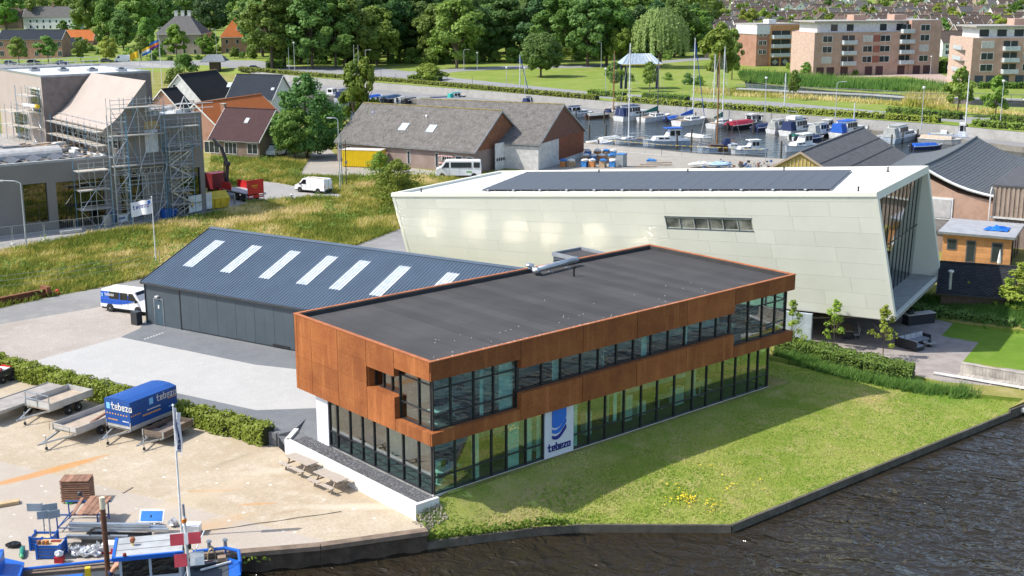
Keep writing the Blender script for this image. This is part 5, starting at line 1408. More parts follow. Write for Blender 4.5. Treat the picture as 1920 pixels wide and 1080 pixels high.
# trailers in the yard
M_PLY = P('ply_deck', (.33,.30,.27), .8, var=.2); M_PLY2 = P('tan_deck', (.42,.34,.26), .8, var=.2)
M_ALU = P('alu_side', (.52,.51,.48), .5, .2, var=.15); M_ALU2 = P('dull_side', (.42,.40,.36), .6, .1, var=.15)
def trailer(label, loc, rz, L, Wd, z, side, col, deck, headboard=False, twin=True, bar=1.5, open_end=False):
 """flat or dropside trailer; drawbar along +x"""
 o = thing('trailer', label, 'trailer', loc, rz)
 MB().box(-L/2,L/2,-Wd/2,Wd/2,z-.1,z).build('deck', deck, o)
 MB().box(-L/2,L/2,-Wd/2+.15,-Wd/2+.25,z-.22,z-.101).box(-L/2,L/2,Wd/2-.25,Wd/2-.15,z-.22,z-.101).build('chassis', GALV, o)
 if side:
  for nm, (x0,x1,y0,y1) in {'a':(-L/2,L/2,-Wd/2-.03,-Wd/2),'b':(-L/2,L/2,Wd/2,Wd/2+.03),'c':(L/2-.03,L/2,-Wd/2+.002,Wd/2-.002),'d':(-L/2,-L/2+.03,-Wd/2+.002,Wd/2-.002)}.items():
   if nm == 'd' and open_end: continue
   MB().box(x0,x1,y0,y1,z-.08,z+side).build('side_board', col, o)
  m = MB()
  for x, y in ((L/2,Wd/2),(L/2,-Wd/2),(-L/2,Wd/2),(-L/2,-Wd/2)): m.box(x-.04,x+.04,y-.04,y+.04,z-.1,z+side+.03)
  m.build('corner_post', GALV, o)
 if headboard:
  m = MB(); m.box(L/2-.03,L/2+.03,-Wd/2,-Wd/2+.06,z,z+headboard).box(L/2-.03,L/2+.03,Wd/2-.06,Wd/2,z,z+headboard).box(L/2-.03,L/2+.03,-.03,.03,z,z+headboard)
  for k in (.55,1.0): m.box(L/2-.035,L/2+.035,-Wd/2,Wd/2,z+headboard*k-.05,z+headboard*k)
  m.build('headboard', GALV, o)
 m = MB(); m.beam((L/2-.3,-Wd/2+.3,z-.2),(L/2+bar,0,.45),.09,.1); m.beam((L/2-.3,Wd/2-.3,z-.2),(L/2+bar,0,.45),.09,.1); m.tube((L/2+bar-.1,0,.45),(L/2+bar+.25,0,.45),.05,8)
 m.build('drawbar', GALV, o)
 jw_ = MB(); jw_.tube((L/2+bar-.3,.1,.12),(L/2+bar-.3,.1,.9),.035,8); jw_.build('jockey_post', GALV, o); wheel(o, L/2+bar-.3, .1, .1, .07)
 for x in ((-.42,.42) if twin else (0,)):
  for y in (-Wd/2+.12,Wd/2-.12): wheel(o, x-.2, y, .3, .2, GALV)
  MB().box(x-.6,x+.2,-Wd/2+.02,-Wd/2+.24,.63,.66).box(x-.6,x+.2,Wd/2-.24,Wd/2-.02,.63,.66).build('mudguard', BLACK, o)
 MB().box(-L/2-.02,-L/2+.0,-Wd/2+.1,-Wd/2+.4,z-.22,z-.1).build('tail_light', P('tail_red', (.45,.02,.015), .3), o)
 return o
TR = R(-160)        # trailers stand roughly parallel, noses to the lower left
ZT_ = -.8
def tpos(px, py, zl): 
 p = G(px,py,zl); return (p.x,p.y,ZT_)
tr1 = trailer('long grey flatbed trailer with a bare ply deck nearest the sandy corner', (G(110,722.5,.05).x-3.1, G(110,722.5,.05).y-1.13, ZT_), TR, 6.6, 2.2, .85, .06, M_ALU2, M_PLY, False, True, 1.2)
m = MB(); m.box(3.2,3.28,1.0,1.08,.85,1.25).box(3.2,3.28,-1.08,-1.0,.85,1.25); m.build('stake', WOOD, tr1)
tr2 = trailer('white dropside trailer with a tubular headboard in front of the leafy hedge', (-8.64,30.2,ZT_), TR, 3.7, 2.3, .85, .38, M_ALU, M_PLY2, .95, True, 1.5)
MB().box(-.9,.3,1.09,1.12,.9,1.05).build('maker_plate', P('plate_blue', (.02,.04,.25), .4), tr2)
tr3 = trailer('dull white dropside trailer with a tan deck beside the blue covered trailer', (-8.56,25.0,ZT_), TR, 4.6, 2.1, .75, .33, M_ALU, M_PLY2, False, True, 1.9)
MB().obox((-.4,.1,.79), 1.9, .14, .06, .3).build('loose_plank', BROWNW, tr3)
MB().box(1.2,1.7,.96,.99,.8,.95).build('maker_plate', P('plate_blue', (.02,.04,.25), .4), tr3)
m = MB(); m.tube((2.7,-.9,.75),(2.7,-.9,1.2),.025,6); m.tube((2.7,.9,.75),(2.7,.9,1.2),.025,6); m.tube((2.7,-.9,1.2),(2.7,.9,1.2),.025,6); m.build('rail', WOOD, tr3)
bt_c = (-6.0,23.1,ZT_)
M_TARP = P('blue_tarpaulin', (.012,.075,.30), .5, var=.14, scale=.8, bump=.01)
bt = trailer('trailer with a tall blue tarpaulin cover lettered tebezo beside the hedge', bt_c, TR, 4.1, 2.1, .8, .42, M_ALU, M_PLY, False, True, 1.4)
TH0, TH1 = 1.0, 2.72
tm = MB()
tm.loft([[(x,-1.09,TH0),(x,-1.09,TH1-.14),(x,-.55,TH1-.03),(x,0,TH1),(x,.55,TH1-.03),(x,1.09,TH1-.14),(x,1.09,TH0)] for x in (-2.08,2.08)])
tm.build('tarpaulin', M_TARP, bt)
OR_ = P('print_orange', (.7,.35,.08), .6, var=.02); LBP = P('print_pale_blue', (.2,.5,.8), .6, var=.02)
wordmark('tebezo', .36, WHITE, bt, (2.10,-.48,1.95), (0,1,0), (0,0,1), (1,0,0), .006, .2)
MB().box(2.081,2.09,-.92,-.62,1.95,2.35).build('logo', LBP, bt)
wordmark('tebezo', .36, WHITE, bt, (-.25,1.105,2.0), (-1,0,0), (0,0,1), (0,1,0), .006, .16)
MB().box(.05,.38,1.092,1.10,1.98,2.4).build('logo', LBP, bt)
def dashes(o, mat, c, ux, n, w, hh, gap=.35, nrm=(0,0,0)):
 c, ux = Vector(c), Vector(ux); m = MB(); pen = 0; rr = random.Random(n)
 for i in range(n):
  l = w*rr.uniform(.6,1.3); p = c+ux*(pen+l/2); m.beam(p-ux*l/2, p+ux*l/2, .008, hh*rr.uniform(.75,1)) ; pen += l+w*gap
 m.build('print_line', mat, o)
dashes(bt, OR_, (1.0,1.094,1.42), (-1,0,0), 12, .11, .12); dashes(bt, WHITE, (.6,1.094,1.68), (-1,0,0), 13, .07, .08); dashes(bt, LBP, (-1.3,1.094,1.36), (-1,0,0), 8, .09, .09)
dashes(bt, OR_, (2.084,-.85,1.27), (0,1,0), 8, .09, .09); dashes(bt, WHITE, (2.084,.4,1.27), (0,1,0), 5, .08, .07)
m = MB()
for i in range(5): m.box(1.2+i*.18,1.3+i*.18,1.092,1.1,1.62,1.7); m.box(-2.0+i*.16,-1.9+i*.16,1.092,1.1,1.9,1.98)
for i in range(8): m.box(2.081,2.09,-.95+i*.24,-.85+i*.24,1.62,1.7)
m.build('print_marks', OR_, bt)
tr5 = trailer('small dark brown trailer with a low drawbar in front of the blue covered trailer', (-5.45,20.57,ZT_), R(-156), 2.9, 1.6, .62, .3, P('brown_side', (.16,.12,.09), .7), P('old_deck', (.25,.2,.16), .85), False, False, 1.3)
tr6 = trailer('dark trailer loaded with red and white items at the hedge beyond the flatbed', tpos(-6,700,-.2), TR, 3.6, 1.9, .7, .3, DARKM, M_PLY, False, True, 1.4)
for i in range(4): MB().obox((-.9+i*.5,.2*(i % 2),.85), .5, .9, .22, .3*i).build('barrier_board', (RED, WHITE)[i % 2], tr6)
# flagpoles
def flagpole(loc, H, label, flagw, flagh, txt, ang, droop=0., sz=.35):
 o = thing('flagpole', label, 'flagpole', loc)
 MB().tube((0,0,0),(0,0,H),.055,10,.035).lathe([(.0,H),(.06,H+.03),(.0,H+.1)],8).build('pole', WHITE, o)
 fl_ = thing('flag', label.replace('flagpole', 'flag on its pole'), 'flag', (loc[0],loc[1],loc[2]+H-.12), ang)
 return o, fl_
def cloth(w, hh, nx, nz, f): 
 m = MB(); vs = []
 for j in range(nz+1):
  for i in range(nx+1): vs.append(f(i/nx*w, -j/nz*hh))
 fs = [(j*(nx+1)+i, j*(nx+1)+i+1, (j+1)*(nx+1)+i+1, (j+1)*(nx+1)+i) for j in range(nz) for i in range(nx)]
 return m.add(vs, fs)
M_FLAG = P('flag_white', (.72,.72,.74), .8, var=.04)
p = G(293,497,0)
Hf = 6.9
fp1 = thing('flagpole', 'white flagpole rising beside the far end of the shed', 'flagpole', (p.x,p.y,0))
MB().tube((0,0,0),(0,0,Hf),.07,10,.045).lathe([(.0,Hf),(.08,Hf+.03),(.0,Hf+.12)],8).build('pole', WHITE, fp1)
ff = lambda x, z: (x, .22*math.sin(x*3.0+.4)*min(1,x), z-.22*x-.03*math.sin(x*5))
fan = math.atan2(-_r.y,-_r.x)
f1 = thing('flag', 'white flag with blue lettering blowing from the pole by the long grass', 'flag', (p.x,p.y,Hf-.15), fan)
cloth(2.1, 1.45, 24, 8, ff).build('cloth', M_FLAG, f1, smooth=True)
def flagtext(txt, parent, w0, z0, size, f, mat, flip=1):
 pen = 0
 for ch in txt:
  for (a, b), (c, e) in STROKES[ch]:
   m = MB()
   for s in (-.03,.03):
    x0, z0_, x1, z1 = w0-flip*(pen+a)*size, z0+b*size, w0-flip*(pen+c)*size, z0+e*size
    dx, dz = x1-x0, z1-z0_; L = math.hypot(dx,dz); nx_, nz_ = -dz/L*.09*size, dx/L*.09*size
    q = [f(x0-nx_,z0_-nz_), f(x1-nx_,z1-nz_), f(x1+nx_,z1+nz_), f(x0+nx_,z0_+nz_)]
    m.add([(v[0],v[1]+s*.4,v[2]) for v in q], [(0,1,2,3)])
   m.build('letter', DB, parent)
  pen += .84
flagtext('tebezo', f1, 1.95, -.75, .34, ff, DB)
MB().add([ff(.15,-.12),ff(.4,-.12),ff(.4,-.42),ff(.15,-.42)], [(0,1,2,3)]).build('logo', LB, f1).location = (0,.02,0)
p = G(341,1005,-.8)
Hg = 7.2
fp2 = thing('flagpole', 'white flagpole standing on the sandy yard behind the blue work boat', 'flagpole', (p.x,p.y,-.8))
MB().tube((0,0,0),(0,0,Hg),.065,10,.04).lathe([(.0,Hg),(.08,Hg+.03),(.0,Hg+.12)],8).build('pole', WHITE, fp2)
f2f = lambda x, z: (x*.22+.05*math.sin(z*3)+.05, .16*math.sin(x*6+z*1.3), z-.25*x)
f2 = thing('flag', 'white flag with blue lettering hanging limp on the yard flagpole', 'flag', (p.x,p.y,-.8+Hg-.1), math.atan2(_r.y,_r.x))
cloth(1.3, 2.3, 16, 12, f2f).build('cloth', M_FLAG, f2, smooth=True)
pen = 0
for ch in 'tebezo':
 m = MB()
 for (a, b), (c, e) in STROKES[ch]:
  for s in (-.06,):
   z0_, x0, z1, x1 = -.5-(pen+a)*.33, .35+b*.5, -.5-(pen+c)*.33, .35+e*.5
   q = [f2f(x0-.05,z0_-.025), f2f(x1-.05,z1-.025), f2f(x1+.05,z1+.03), f2f(x0+.05,z0_+.03)]
   m.add([(v[0],v[1]+s,v[2]) for v in q], [(0,1,2,3)])
 m.build('letter', DB, f2); pen += .84
# clutter of the yard
ZY = -.8
def yp(px, py, z=ZY): p = G(px,py,z); return Vector((p.x,p.y,z))
M_PLK = P('plank_brown', (.30,.16,.10), .75, var=.25, scale=3, orand=.15)
c = yp(160,985)
ux = (yp(250,985)-yp(100,985)).normalized(); az = math.atan2(ux.y,ux.x)
ts = thing('steel_trestle', 'blue steel trestle carrying long brown planks on the sandy yard', 'trestle', (c.x,c.y,ZY), az)
m = MB()
for y in (-.9,.9):
 for x in (-1.15,1.0): m.tube((x,y,0),(x,y,1.0),.04,8)
 m.tube((-1.3,y,1.0),(1.15,y,1.0),.05,8); m.tube((-1.15,y,.25),(1.0,y,.25),.035,8); m.tube((-1.15,y,.25),(-.3,y,1.0),.03,8)
m.tube((-1.15,-.9,.25),(-1.15,.9,.25),.035,8).tube((1.0,-.9,.25),(1.0,.9,.25),.035,8)
m.build('frame', P('trestle_blue', (.03,.09,.28), .45), ts)
for i, (x, w, l, sk) in enumerate(((-.35,.16,2.5,.1),(.1,.3,2.5,.02),(.42,.28,2.3,0),(.72,.26,2.5,.0),(.98,.2,2.3,-.02))):
 tag(MB().obox((0,0,.0), w, l, .06, 0).build('plank', M_PLK), ('narrow brown plank lying skew on the blue trestle','second brown plank on the blue trestle','third brown plank on the blue trestle','fourth brown plank on the blue trestle','outermost brown plank on the blue trestle')[i], 'plank', 'planks on the trestle')
 o = [k for k in COL.objects if k.name.startswith('plank')][-1]
 w_ = ts.matrix_basis @ Vector((x,.15,1.085)); o.location = w_; o.rotation_euler = (0,0,az+sk)
c = yp(147,938)
sk = thing('board_stack', 'stack of short brown boards standing behind the blue trestle', 'board stack', (c.x,c.y,ZY), az+.05)
for k in range(9):
 MB().box(-.8+.03*(k % 2),.8,-.5,.5,.1+k*.13,.1+k*.13+.085).build('board', M_PLK, sk)
for i in range(5): MB().box(-.8+i*.32,-.8+i*.32+.3,-.52,.5,1.29,1.36).build('board', M_PLK, sk)
MB().box(-.6,-.5,-.5,.5,0,.1).box(.5,.6,-.5,.5,0,.1).build('bearer', WOOD, sk)
p = yp(150,930,.35); tag(MB().lathe([(.05,0),(.14,.04),(.12,.2),(.04,.26)], 10, (p.x,p.y,.36)).build('lamp_head', DARKM), 'small dark lamp standing on the brown planks', 'lamp')
hs = thing('green_hose', 'coil of bright green hose beside the brown board stack', 'hose', yp(131,943))
mm = MB()
for i in range(30):
 a0, a1 = i*.6, (i+1)*.6; r0 = .22+.02*math.sin(i*2.1); mm.tube((r0*math.cos(a0),r0*math.sin(a0),.03+i*.004),(r0*math.cos(a1),r0*math.sin(a1),.03+(i+1)*.004),.025,6)
mm.build('coil', P('hose_green', (.05,.45,.08), .5), hs)
p = yp(10,948)
lg = thing('timber_beam', 'pale timber beam lying on the sand at the yard edge', 'timber', (p.x-.3,p.y,ZY), math.atan2(ux.y,ux.x)+.5)
MB().box(-1.5,1.0,-.14,.14,.02,.2).build('beam', P('pale_timber', (.5,.36,.2), .8), lg); MB().box(-1.5,1.05,.16,.34,.02,.17).build('beam', P('pale_timber', (.5,.36,.2), .8), lg)
tag(MB().obox(tuple(yp(300,903)+Vector((-2,0,.02))), .9, .12, .05, .5).build('timber_offcut', WOOD), 'small timber offcut lying alone on the sandy yard', 'timber')
def dsign(px, py, hgt, ang, label, W_=1.3):
 p = yp(px,py); o = thing('road_sign_back', label, 'sign', p, az+ang)
 MB().tube((0,0,0),(0,0,hgt),.04,8).build('post', GALV, o)
 M_SB = P('sign_back_grey', (.30,.36,.40), .45, .2)
 MB().box(-W_/2,-.02,-.08,-.05,hgt-.42,hgt).build('sign_plate', M_SB, o)
 q = MB(); q.obox((W_/4+.02,-.09,hgt-.21), W_/2, .03, .42, .35); q.build('sign_plate', M_SB, o)
 MB().box(-W_/2,-.02,-.051,-.03,hgt-.12,hgt-.09).build('stiffener', GALV, o)
 return o
dsign(85,1012,2.05,0,'taller grey sign back on a post standing in the farther blue crate',1.55)
dsign(97,1028,2.1,.25,'grey folded sign back on a post standing in the nearer blue crate',1.1)
def crate(px, py, w, d_, hh, label, fill):
 p = yp(px,py); o = thing('blue_crate', label, 'crate', p, az, 'blue crates on the quay')
 for k in range(4):
  z0 = .05+k*hh/4; m = MB(); z1 = z0+hh/4-.05
  m.box(-w/2,w/2,-d_/2,-d_/2+.04,z0,z1).box(-w/2,w/2,d_/2-.04,d_/2,z0,z1).box(-w/2,-w/2+.04,-d_/2+.041,d_/2-.041,z0,z1).box(w/2-.04,w/2,-d_/2+.041,d_/2-.041,z0,z1)
  m.build('slat', BLUE, o)
 m = MB()
 for x, y in ((-w/2,-d_/2),(w/2,-d_/2),(-w/2,d_/2),(w/2,d_/2)): m.box(x-.05,x+.05,y-.05,y+.05,0,hh+.08)
 m.build('corner_post', BLUE, o); MB().box(-w/2+.045,w/2-.045,-d_/2+.045,d_/2-.045,.04,hh*fill).build('filling', P('sand_fill', (.55,.42,.25), .95, bump=.02), o)
 return o
crate(98,1042,1.2,.85,.75,'blue slatted crate filled with sand nearest the quay edge',.98)
crate(84,1026,1.15,.8,.7,'blue slatted crate holding brown rolls behind the sand filled crate',.8)
for i, (dx, lb) in enumerate(((-.35,'dark brown roll in the farther blue crate'),(-.1,'tan roll in the farther blue crate'),(.12,'orange roll in the farther blue crate'))):
 p = yp(84+dx*32,1018,.0); tag(MB().lathe([(.1,0),(.11,.1),(.11,.3),(.09,.34)], 10, (p.x,p.y,-.2)).build('roll', (BROWNW, P('tan_roll', (.45,.24,.1), .8), P('orange_roll', (.5,.18,.05), .8))[i]), lb, 'roll')
p = yp(105,1016,-.1); tag(MB().obox((p.x,p.y,-.15), .5, .25, .22, az).build('red_bundle', P('dark_red', (.22,.03,.02), .7)), 'dark red bundle on the rim of the farther blue crate', 'bundle')
p = yp(42,1040); gb = thing('gas_bottle', 'green gas bottle lying on the sand near the black bag', 'gas bottle', (p.x,p.y,ZY+.14), az-1.25)
MB().lathe([(.02,-.55),(.12,-.5),(.14,-.4),(.14,.35),(.1,.47),(.05,.5)], 12, (0,0,0), axis='X').build('cylinder', P('bottle_green', (.02,.2,.14), .4), gb, smooth=True)
MB().lathe([(.1,.45),(.1,.55),(.03,.62)], 10, (0,0,0), axis='X').build('valve_guard', P('bottle_lime', (.15,.5,.2), .5), gb)
p = yp(26,1026); bg = thing('black_bag', 'black plastic bag lying on the sand beside the green gas bottle', 'bag', (p.x,p.y,ZY), az)
def lumpy(rx, ry, rz_, seed, n=10, amp=.2):
 m = MB(); rgx = np.random.default_rng(seed); rings = 7; vs = []
 for k in range(rings):
  f_ = (k+.35)/(rings-.3); ph_ = f_*PI
  for i in range(n):
   s = 1+rgx.normal(0,amp*.5); vs.append((rx*math.sin(ph_)*math.cos(2*PI*i/n)*s, ry*math.sin(ph_)*math.sin(2*PI*i/n)*s, max(0,rz_*(1-math.cos(ph_))*.5*s)))
 m.add(vs, [(k*n+i,k*n+(i+1)%n,(k+1)*n+(i+1)%n,(k+1)*n+i) for k in range(rings-1) for i in range(n)]+[tuple(range(n-1,-1,-1)),tuple(range((rings-1)*n,rings*n))])
 return m
lumpy(.42,.24,.3,3).build('sack', P('black_plastic', (.012,.012,.013), .3), bg)
p = yp(112,1054); rc = thing('red_crate', 'small red crate holding a white bag at the quay edge', 'crate', (p.x,p.y,ZY), az)
MB().box(-.22,.22,-.16,.16,0,.3).build('crate', P('crate_red', (.4,.02,.03), .4), rc); b_ = lumpy(.24,.18,.34,5); b_.v = [(x,y,z+.29) for x,y,z in b_.v]; b_.build('bag', WHITE, rc)
M_FOIL = P('crumpled_foil', (.62,.63,.64), .35, .4, var=.3, scale=5, fine=20)
def foilheap(px, py, n, spread, label):
 p = yp(px,py); o = thing('foil_heap', label, 'foil heap', (p.x,p.y,ZY), az)
 m = MB(); rgx = np.random.default_rng(px)
 for i in range(n):
  l = lumpy(.22,.18,.3,px+i,8,.9); ox, oy = rgx.uniform(-spread,spread), rgx.uniform(-.3,.3); l.v = [(x+ox,y+oy,z) for x,y,z in l.v]; m.add(l.v, l.f)
 m.build('foil', M_FOIL, o, kind='stuff'); return o
foilheap(165,1040,16,.8,'heap of crumpled silver foil on the quay beside the blue crates')
foilheap(295,990,14,.9,'heap of crumpled silver wrap behind the blue and white board')
p = yp(212,1034); rw = thing('white_box', 'white box with a red base standing beside the brown steel pole', 'box', (p.x,p.y,ZY), az)
MB().box(-.5,.5,-.3,.3,.12,.5).build('box', WHITE, rw); MB().box(-.52,.52,-.32,.32,0,.12).build('base', RED, rw); MB().box(.0,.3,-.325,-.3,.13,.3).build('cross', RED, rw)
p = yp(287,1000); bb = thing('blue_board', 'blue board with a white border leaning over the silver wrap', 'sign board', (p.x,p.y,ZY), az)
MB().obox((0,0,1.0), 1.3, .05, .72, 0, rx=-.65).build('board', WHITE, bb); MB().obox((0,-.033,1.0), 1.12, .03, .54, 0, rx=-.65).build('blue_field', P('board_blue', (.03,.2,.6), .4), bb)
MB().tube((0,.1,0),(0,.02,.9),.04,8).build('leg', GALV, bb); MB().obox((-.02,-.055,1.0), .08, .02, .12, .3, rx=-.65).build('symbol', DARKM, bb)
p = yp(210,1013); al = thing('beam_rack', 'long aluminium beams stacked with black cables behind the wheelhouse', 'beam stack', (p.x,p.y,ZY), az-.03)
for k, (y, z_, l) in enumerate(((0,.55,5.2),(.3,.55,5.0),(.1,.75,4.2),(-.4,.3,3.2))): MB().box(-2.2,l-2.2,y-.1,y+.1,z_,z_+.16).build('beam', GALV, al)
MB().box(-1.4,2.0,-.55,.4,.0,.29).build('crate_base', P('rack_dark', (.06,.055,.05), .8), al)
m = MB()
for k in range(6):
 for i in range(10):
  a0, a1 = PI*i/10, PI*(i+1)/10; m.tube((-.6+k*.03+.5*math.cos(a0),-.3-.03*k,.45+.4*math.sin(a0)),(-.6+k*.03+.5*math.cos(a1),-.3-.03*k,.45+.4*math.sin(a1)),.015,5)
m.build('cable', BLACK, al)
for k, y in enumerate((.45,.62)): MB().box(-1.8,.6,-.95-k*.16,-.84-k*.16,.05,.2).build('dark_beam', P('rack_dark', (.06,.055,.05), .8), al)
sg = thing('white_box', 'white crate standing on the sand beside the red and white boards', 'box', yp(360,1000), az)
MB().box(-.45,.45,-.3,.3,0,.5).build('box', WHITE, sg); MB().box(-.47,.47,-.32,.32,.501,.54).build('lid', WHITE, sg)
m = MB(); a = yp(375,998); b = yp(640,960)
pts = [a.lerp(b,u)+Vector((0,0,.03+.02*math.sin(u*20))) for u in np.linspace(0,1,24)]; m.path([tuple(p) for p in pts], .02, 5); tag(m.build('mooring_line', P('line_dark', (.1,.09,.07), .9)), 'thin dark mooring line stretched across the sandy yard', 'rope')
# work boat at the quay
bd = Vector((QY[4][0]-QY[2][0], QY[4][1]-QY[2][1], 0)).normalized(); bn = Vector((bd.y,-bd.x,0)); ba = math.atan2(bd.y,bd.x)
DZ = -1.05
wc = G(285,1075,DZ); wc.z = 0
boat = thing('work_boat', 'blue work boat with grey wheelhouse moored at the sandy quay', 'boat', (wc.x,wc.y,0), ba)
M_BB = P('boat_blue', (.015,.12,.5), .35, var=.1); M_BG = P('boat_grey', (.42,.47,.53), .45, var=.08); M_DK = P('boat_deck', (.06,.07,.08), .7)
hull = []
YQ = 1.0
for x, w in ((-9.5,.6),(-8.6,1.5),(-6,1.8),(2,1.8),(3.6,1.7),(4.3,1.1)):
 hull.append([(x,-YQ-w+.8,-.98),(x,-YQ-w*.8+.8,-2.2),(x,-YQ+w*.8+.4,-2.2),(x,-YQ+w+.2,-.98)])
MB().loft(hull).build('hull', M_BB, boat); 
MB().box(-8.4,3.7,-2.3,.75,-.979,-.95).build('deck', M_DK, boat)
m = MB()
rail = [(2.0,.98,-.55),(3.6,.93,-.5),(4.25,.4,-.48),(4.3,-1.0,-.48)]
MB().path([(-9,.9,-.6),(-6,1.02,-.62),(-1.6,1.02,-.6)], .08, 8).build('side_rail', M_BB, boat); m.path(rail, .09, 8)
for p in rail: m.tube((p[0],p[1],-.98),p,.05,6)
m.build('bulwark_rail', M_BB, boat)
WX0, WX1, WY0, WY1, WZ = -1.55, 1.45, -1.5, .5, 1.0
def pxl(px, py, z):    # photo point at a level, in boat coordinates
 p = G(px,py,z)-Vector((wc.x,wc.y,0)); return p.x*bd.x+p.y*bd.y, -(p.x*bn.x+p.y*bn.y)
ra = [pxl(222,1042,1.1), pxl(344,1037,1.1), pxl(341,1002,1.1), pxl(216,1008,1.1)]
RX0 = (ra[0][0]+ra[3][0])/2; RX1 = (ra[1][0]+ra[2][0])/2; RY0 = (ra[0][1]+ra[1][1])/2; RY1 = (ra[2][1]+ra[3][1])/2
RZ_ = 1.05
MB().box(RX0,RX1,RY0,RY1,RZ_,RZ_+.08).build('wheelhouse_roof', P('roof_pale_grey', (.40,.41,.41), .6), boat)
for k in range(2): MB().box(RX0+.05,RX1-.05,RY0+(RY1-RY0)*(.33+.33*k)-.03,RY0+(RY1-RY0)*(.33+.33*k)+.03,RZ_+.081,RZ_+.11).build('roof_rib', P('roof_pale_grey', (.40,.41,.41), .6), boat)
MB().box(RX0-.1,RX1+.05,RY0-.14,RY0-.002,RZ_-.1,RZ_+.1).box(RX0-.14,RX0-.002,RY0,RY1,RZ_-.1,RZ_+.12).build('roof_edge', M_BB, boat)
wx0, wx1, wy0, wy1 = RX0+.15, RX1-.1, RY0+.1, RY1-.15
m = MB(); zb = -.949; zs = -.05; zt = RZ_-.002
m.box(wx0,wx1,wy0,wy0+.06,zb,zs).box(wx0,wx1,wy1-.06,wy1,zb,zs).box(wx0,wx0+.06,wy0+.061,wy1-.061,zb,zs).box(wx1-.06,wx1,wy0+.061,wy1-.061,zb,zs)
for x in (wx0,(wx0+wx1)/2-.06,wx1-.12):
 m.box(x,x+.12,wy0,wy0+.06,zs+.001,zt); m.box(x,x+.12,wy1-.06,wy1,zs+.001,zt)
for y in (wy0+.061,wy1-.18): m.box(wx0,wx0+.06,y,y+.11,zs+.001,zt); m.box(wx1-.06,wx1,y,y+.11,zs+.001,zt)
m.box(wx0+.121,wx1-.121,wy0+.003,wy0+.057,zt-.14,zt-.002)
m.build('wheelhouse', M_BG, boat)
xm = (wx0+wx1)/2
for a, b in ((wx0+.12,xm-.06),(xm+.06,wx1-.12)):
 MB().box(a+.01,b-.01,wy0+.02,wy0+.035,zs+.01,zt-.15).build('window', CARGLASS, boat); MB().box(a+.01,b-.01,wy1-.035,wy1-.02,zs+.01,zt-.03).build('window', CARGLASS, boat)
MB().box(wx0+.07,wx1-.07,wy0+.4,wy1-.1,-.9,-.1).build('console', DARKM, boat)
jk = thing('life_jacket', 'orange life jacket with pale stripes hanging inside the wheelhouse window', 'life jacket', boat.matrix_basis @ Vector((wx1-.55,wy0+.2,.05)), ba)
m = MB(); m.box(-.2,-.02,-.05,.05,0,.62).box(.02,.2,-.05,.05,0,.62).box(-.15,.15,-.04,.04,.621,.7); m.build('vest', P('vest_orange', (.8,.13,.03), .6), jk)
MB().box(-.21,.21,-.056,-.051,.22,.27).box(-.21,.21,-.056,-.051,.42,.46).box(-.03,.03,-.056,-.051,.0,.6).build('stripe', WHITE, jk)
m = MB(); m.box(wx0+.25,wx0+.3,wy0+.15,wy0+.2,-.05,.75).box(wx0+.55,wx0+.6,wy0+.15,wy0+.2,-.05,.75).box(wx0+.25,wx0+.6,wy0+.15,wy0+.2,.7,.76); m.build('chair_frame', YELLOW, boat)
o = thing('search_light', 'copper coloured search light on the wheelhouse roof', 'lamp', boat.matrix_basis @ Vector((RX0+.75,(RY0+RY1)/2+.1,RZ_+.081)), ba)
MB().tube((0,0,0),(0,0,.12),.04,8).build('stand', YELLOW, o); MB().lathe([(.02,-.12),(.12,-.08),(.14,.08),(.13,.12)], 12, (0,0,.26), axis='Y').build('lamp_head', P('copper_lamp', (.3,.1,.04), .4), o); MB().lathe([(.0,.12),(.12,.125)], 12, (0,0,.26), axis='Y').build('lens', WHITE, o)
tag(MB().lathe([(.05,0),(.1,.03),(.09,.14),(.03,.18)], 8, boat.matrix_basis @ Vector((RX0+.45,RY0-.05,RZ_+.101))).build('deck_lamp', P('dark_red', (.22,.03,.02), .7)), 'small dark red lamp on the front edge of the wheelhouse roof', 'lamp')
mx, my = pxl(352,1045,1.0)
mast = thing('signal_mast', 'white signal mast with red and white boards beside the wheelhouse', 'mast', boat.matrix_basis @ Vector((mx,my,-.95)), ba)
MH = 4.6
MB().tube((0,0,0),(-.05,.15,MH-.6),.085,10,.07).build('post', WHITE, mast)
MB().tube((-.05,.15,MH-.6),(-.06,.16,MH),.06,8).build('lamp_post', P('beacon_grey', (.25,.26,.28), .5), mast)
MB().lathe([(.09,0),(.12,.02),(.12,.2),(.08,.24)], 10, (-.06,.17,MH-.95)).build('beacon', P('beacon_orange', (.75,.2,.02), .3), mast)
M_RB = P('board_red', (.55,.06,.08), .5)
def mb_board(x0, x1, z0, z1, m_): MB().obox(((x0+x1)/2,-.06,(z0+z1)/2), x1-x0, .03, z1-z0, 0, rx=-.25).build('board', m_, mast)
mb_board(-.75,-.12,2.65,3.2,M_RB); mb_board(.08,.66,2.65,3.2,M_RB); mb_board(-.62,-.04,1.55,2.15,M_RB); mb_board(.1,.75,1.55,2.2,WHITE); mb_board(-.11,.07,2.65,3.2,WHITE)
MB().lathe([(.05,0),(.08,.03),(.08,.25),(.05,.3)], 8, (.12,-.1,2.4)).build('lamp', BLACK, mast)
px_, py_ = pxl(203,1078,-.9)
sp_ = thing('spud_pole', 'rusty brown steel pole with a pale top rising from the work boat', 'pole', boat.matrix_basis @ Vector((px_,py_,-2.0)), 0)
MB().tube((0,0,0),(0,0,4.6),.13,12).build('pole', P('pole_rust', (.12,.05,.025), .8, var=.3), sp_); MB().tube((0,0,4.601),(0,0,5.2),.135,12).build('pale_top', P('pole_cream', (.62,.55,.4), .7), sp_)
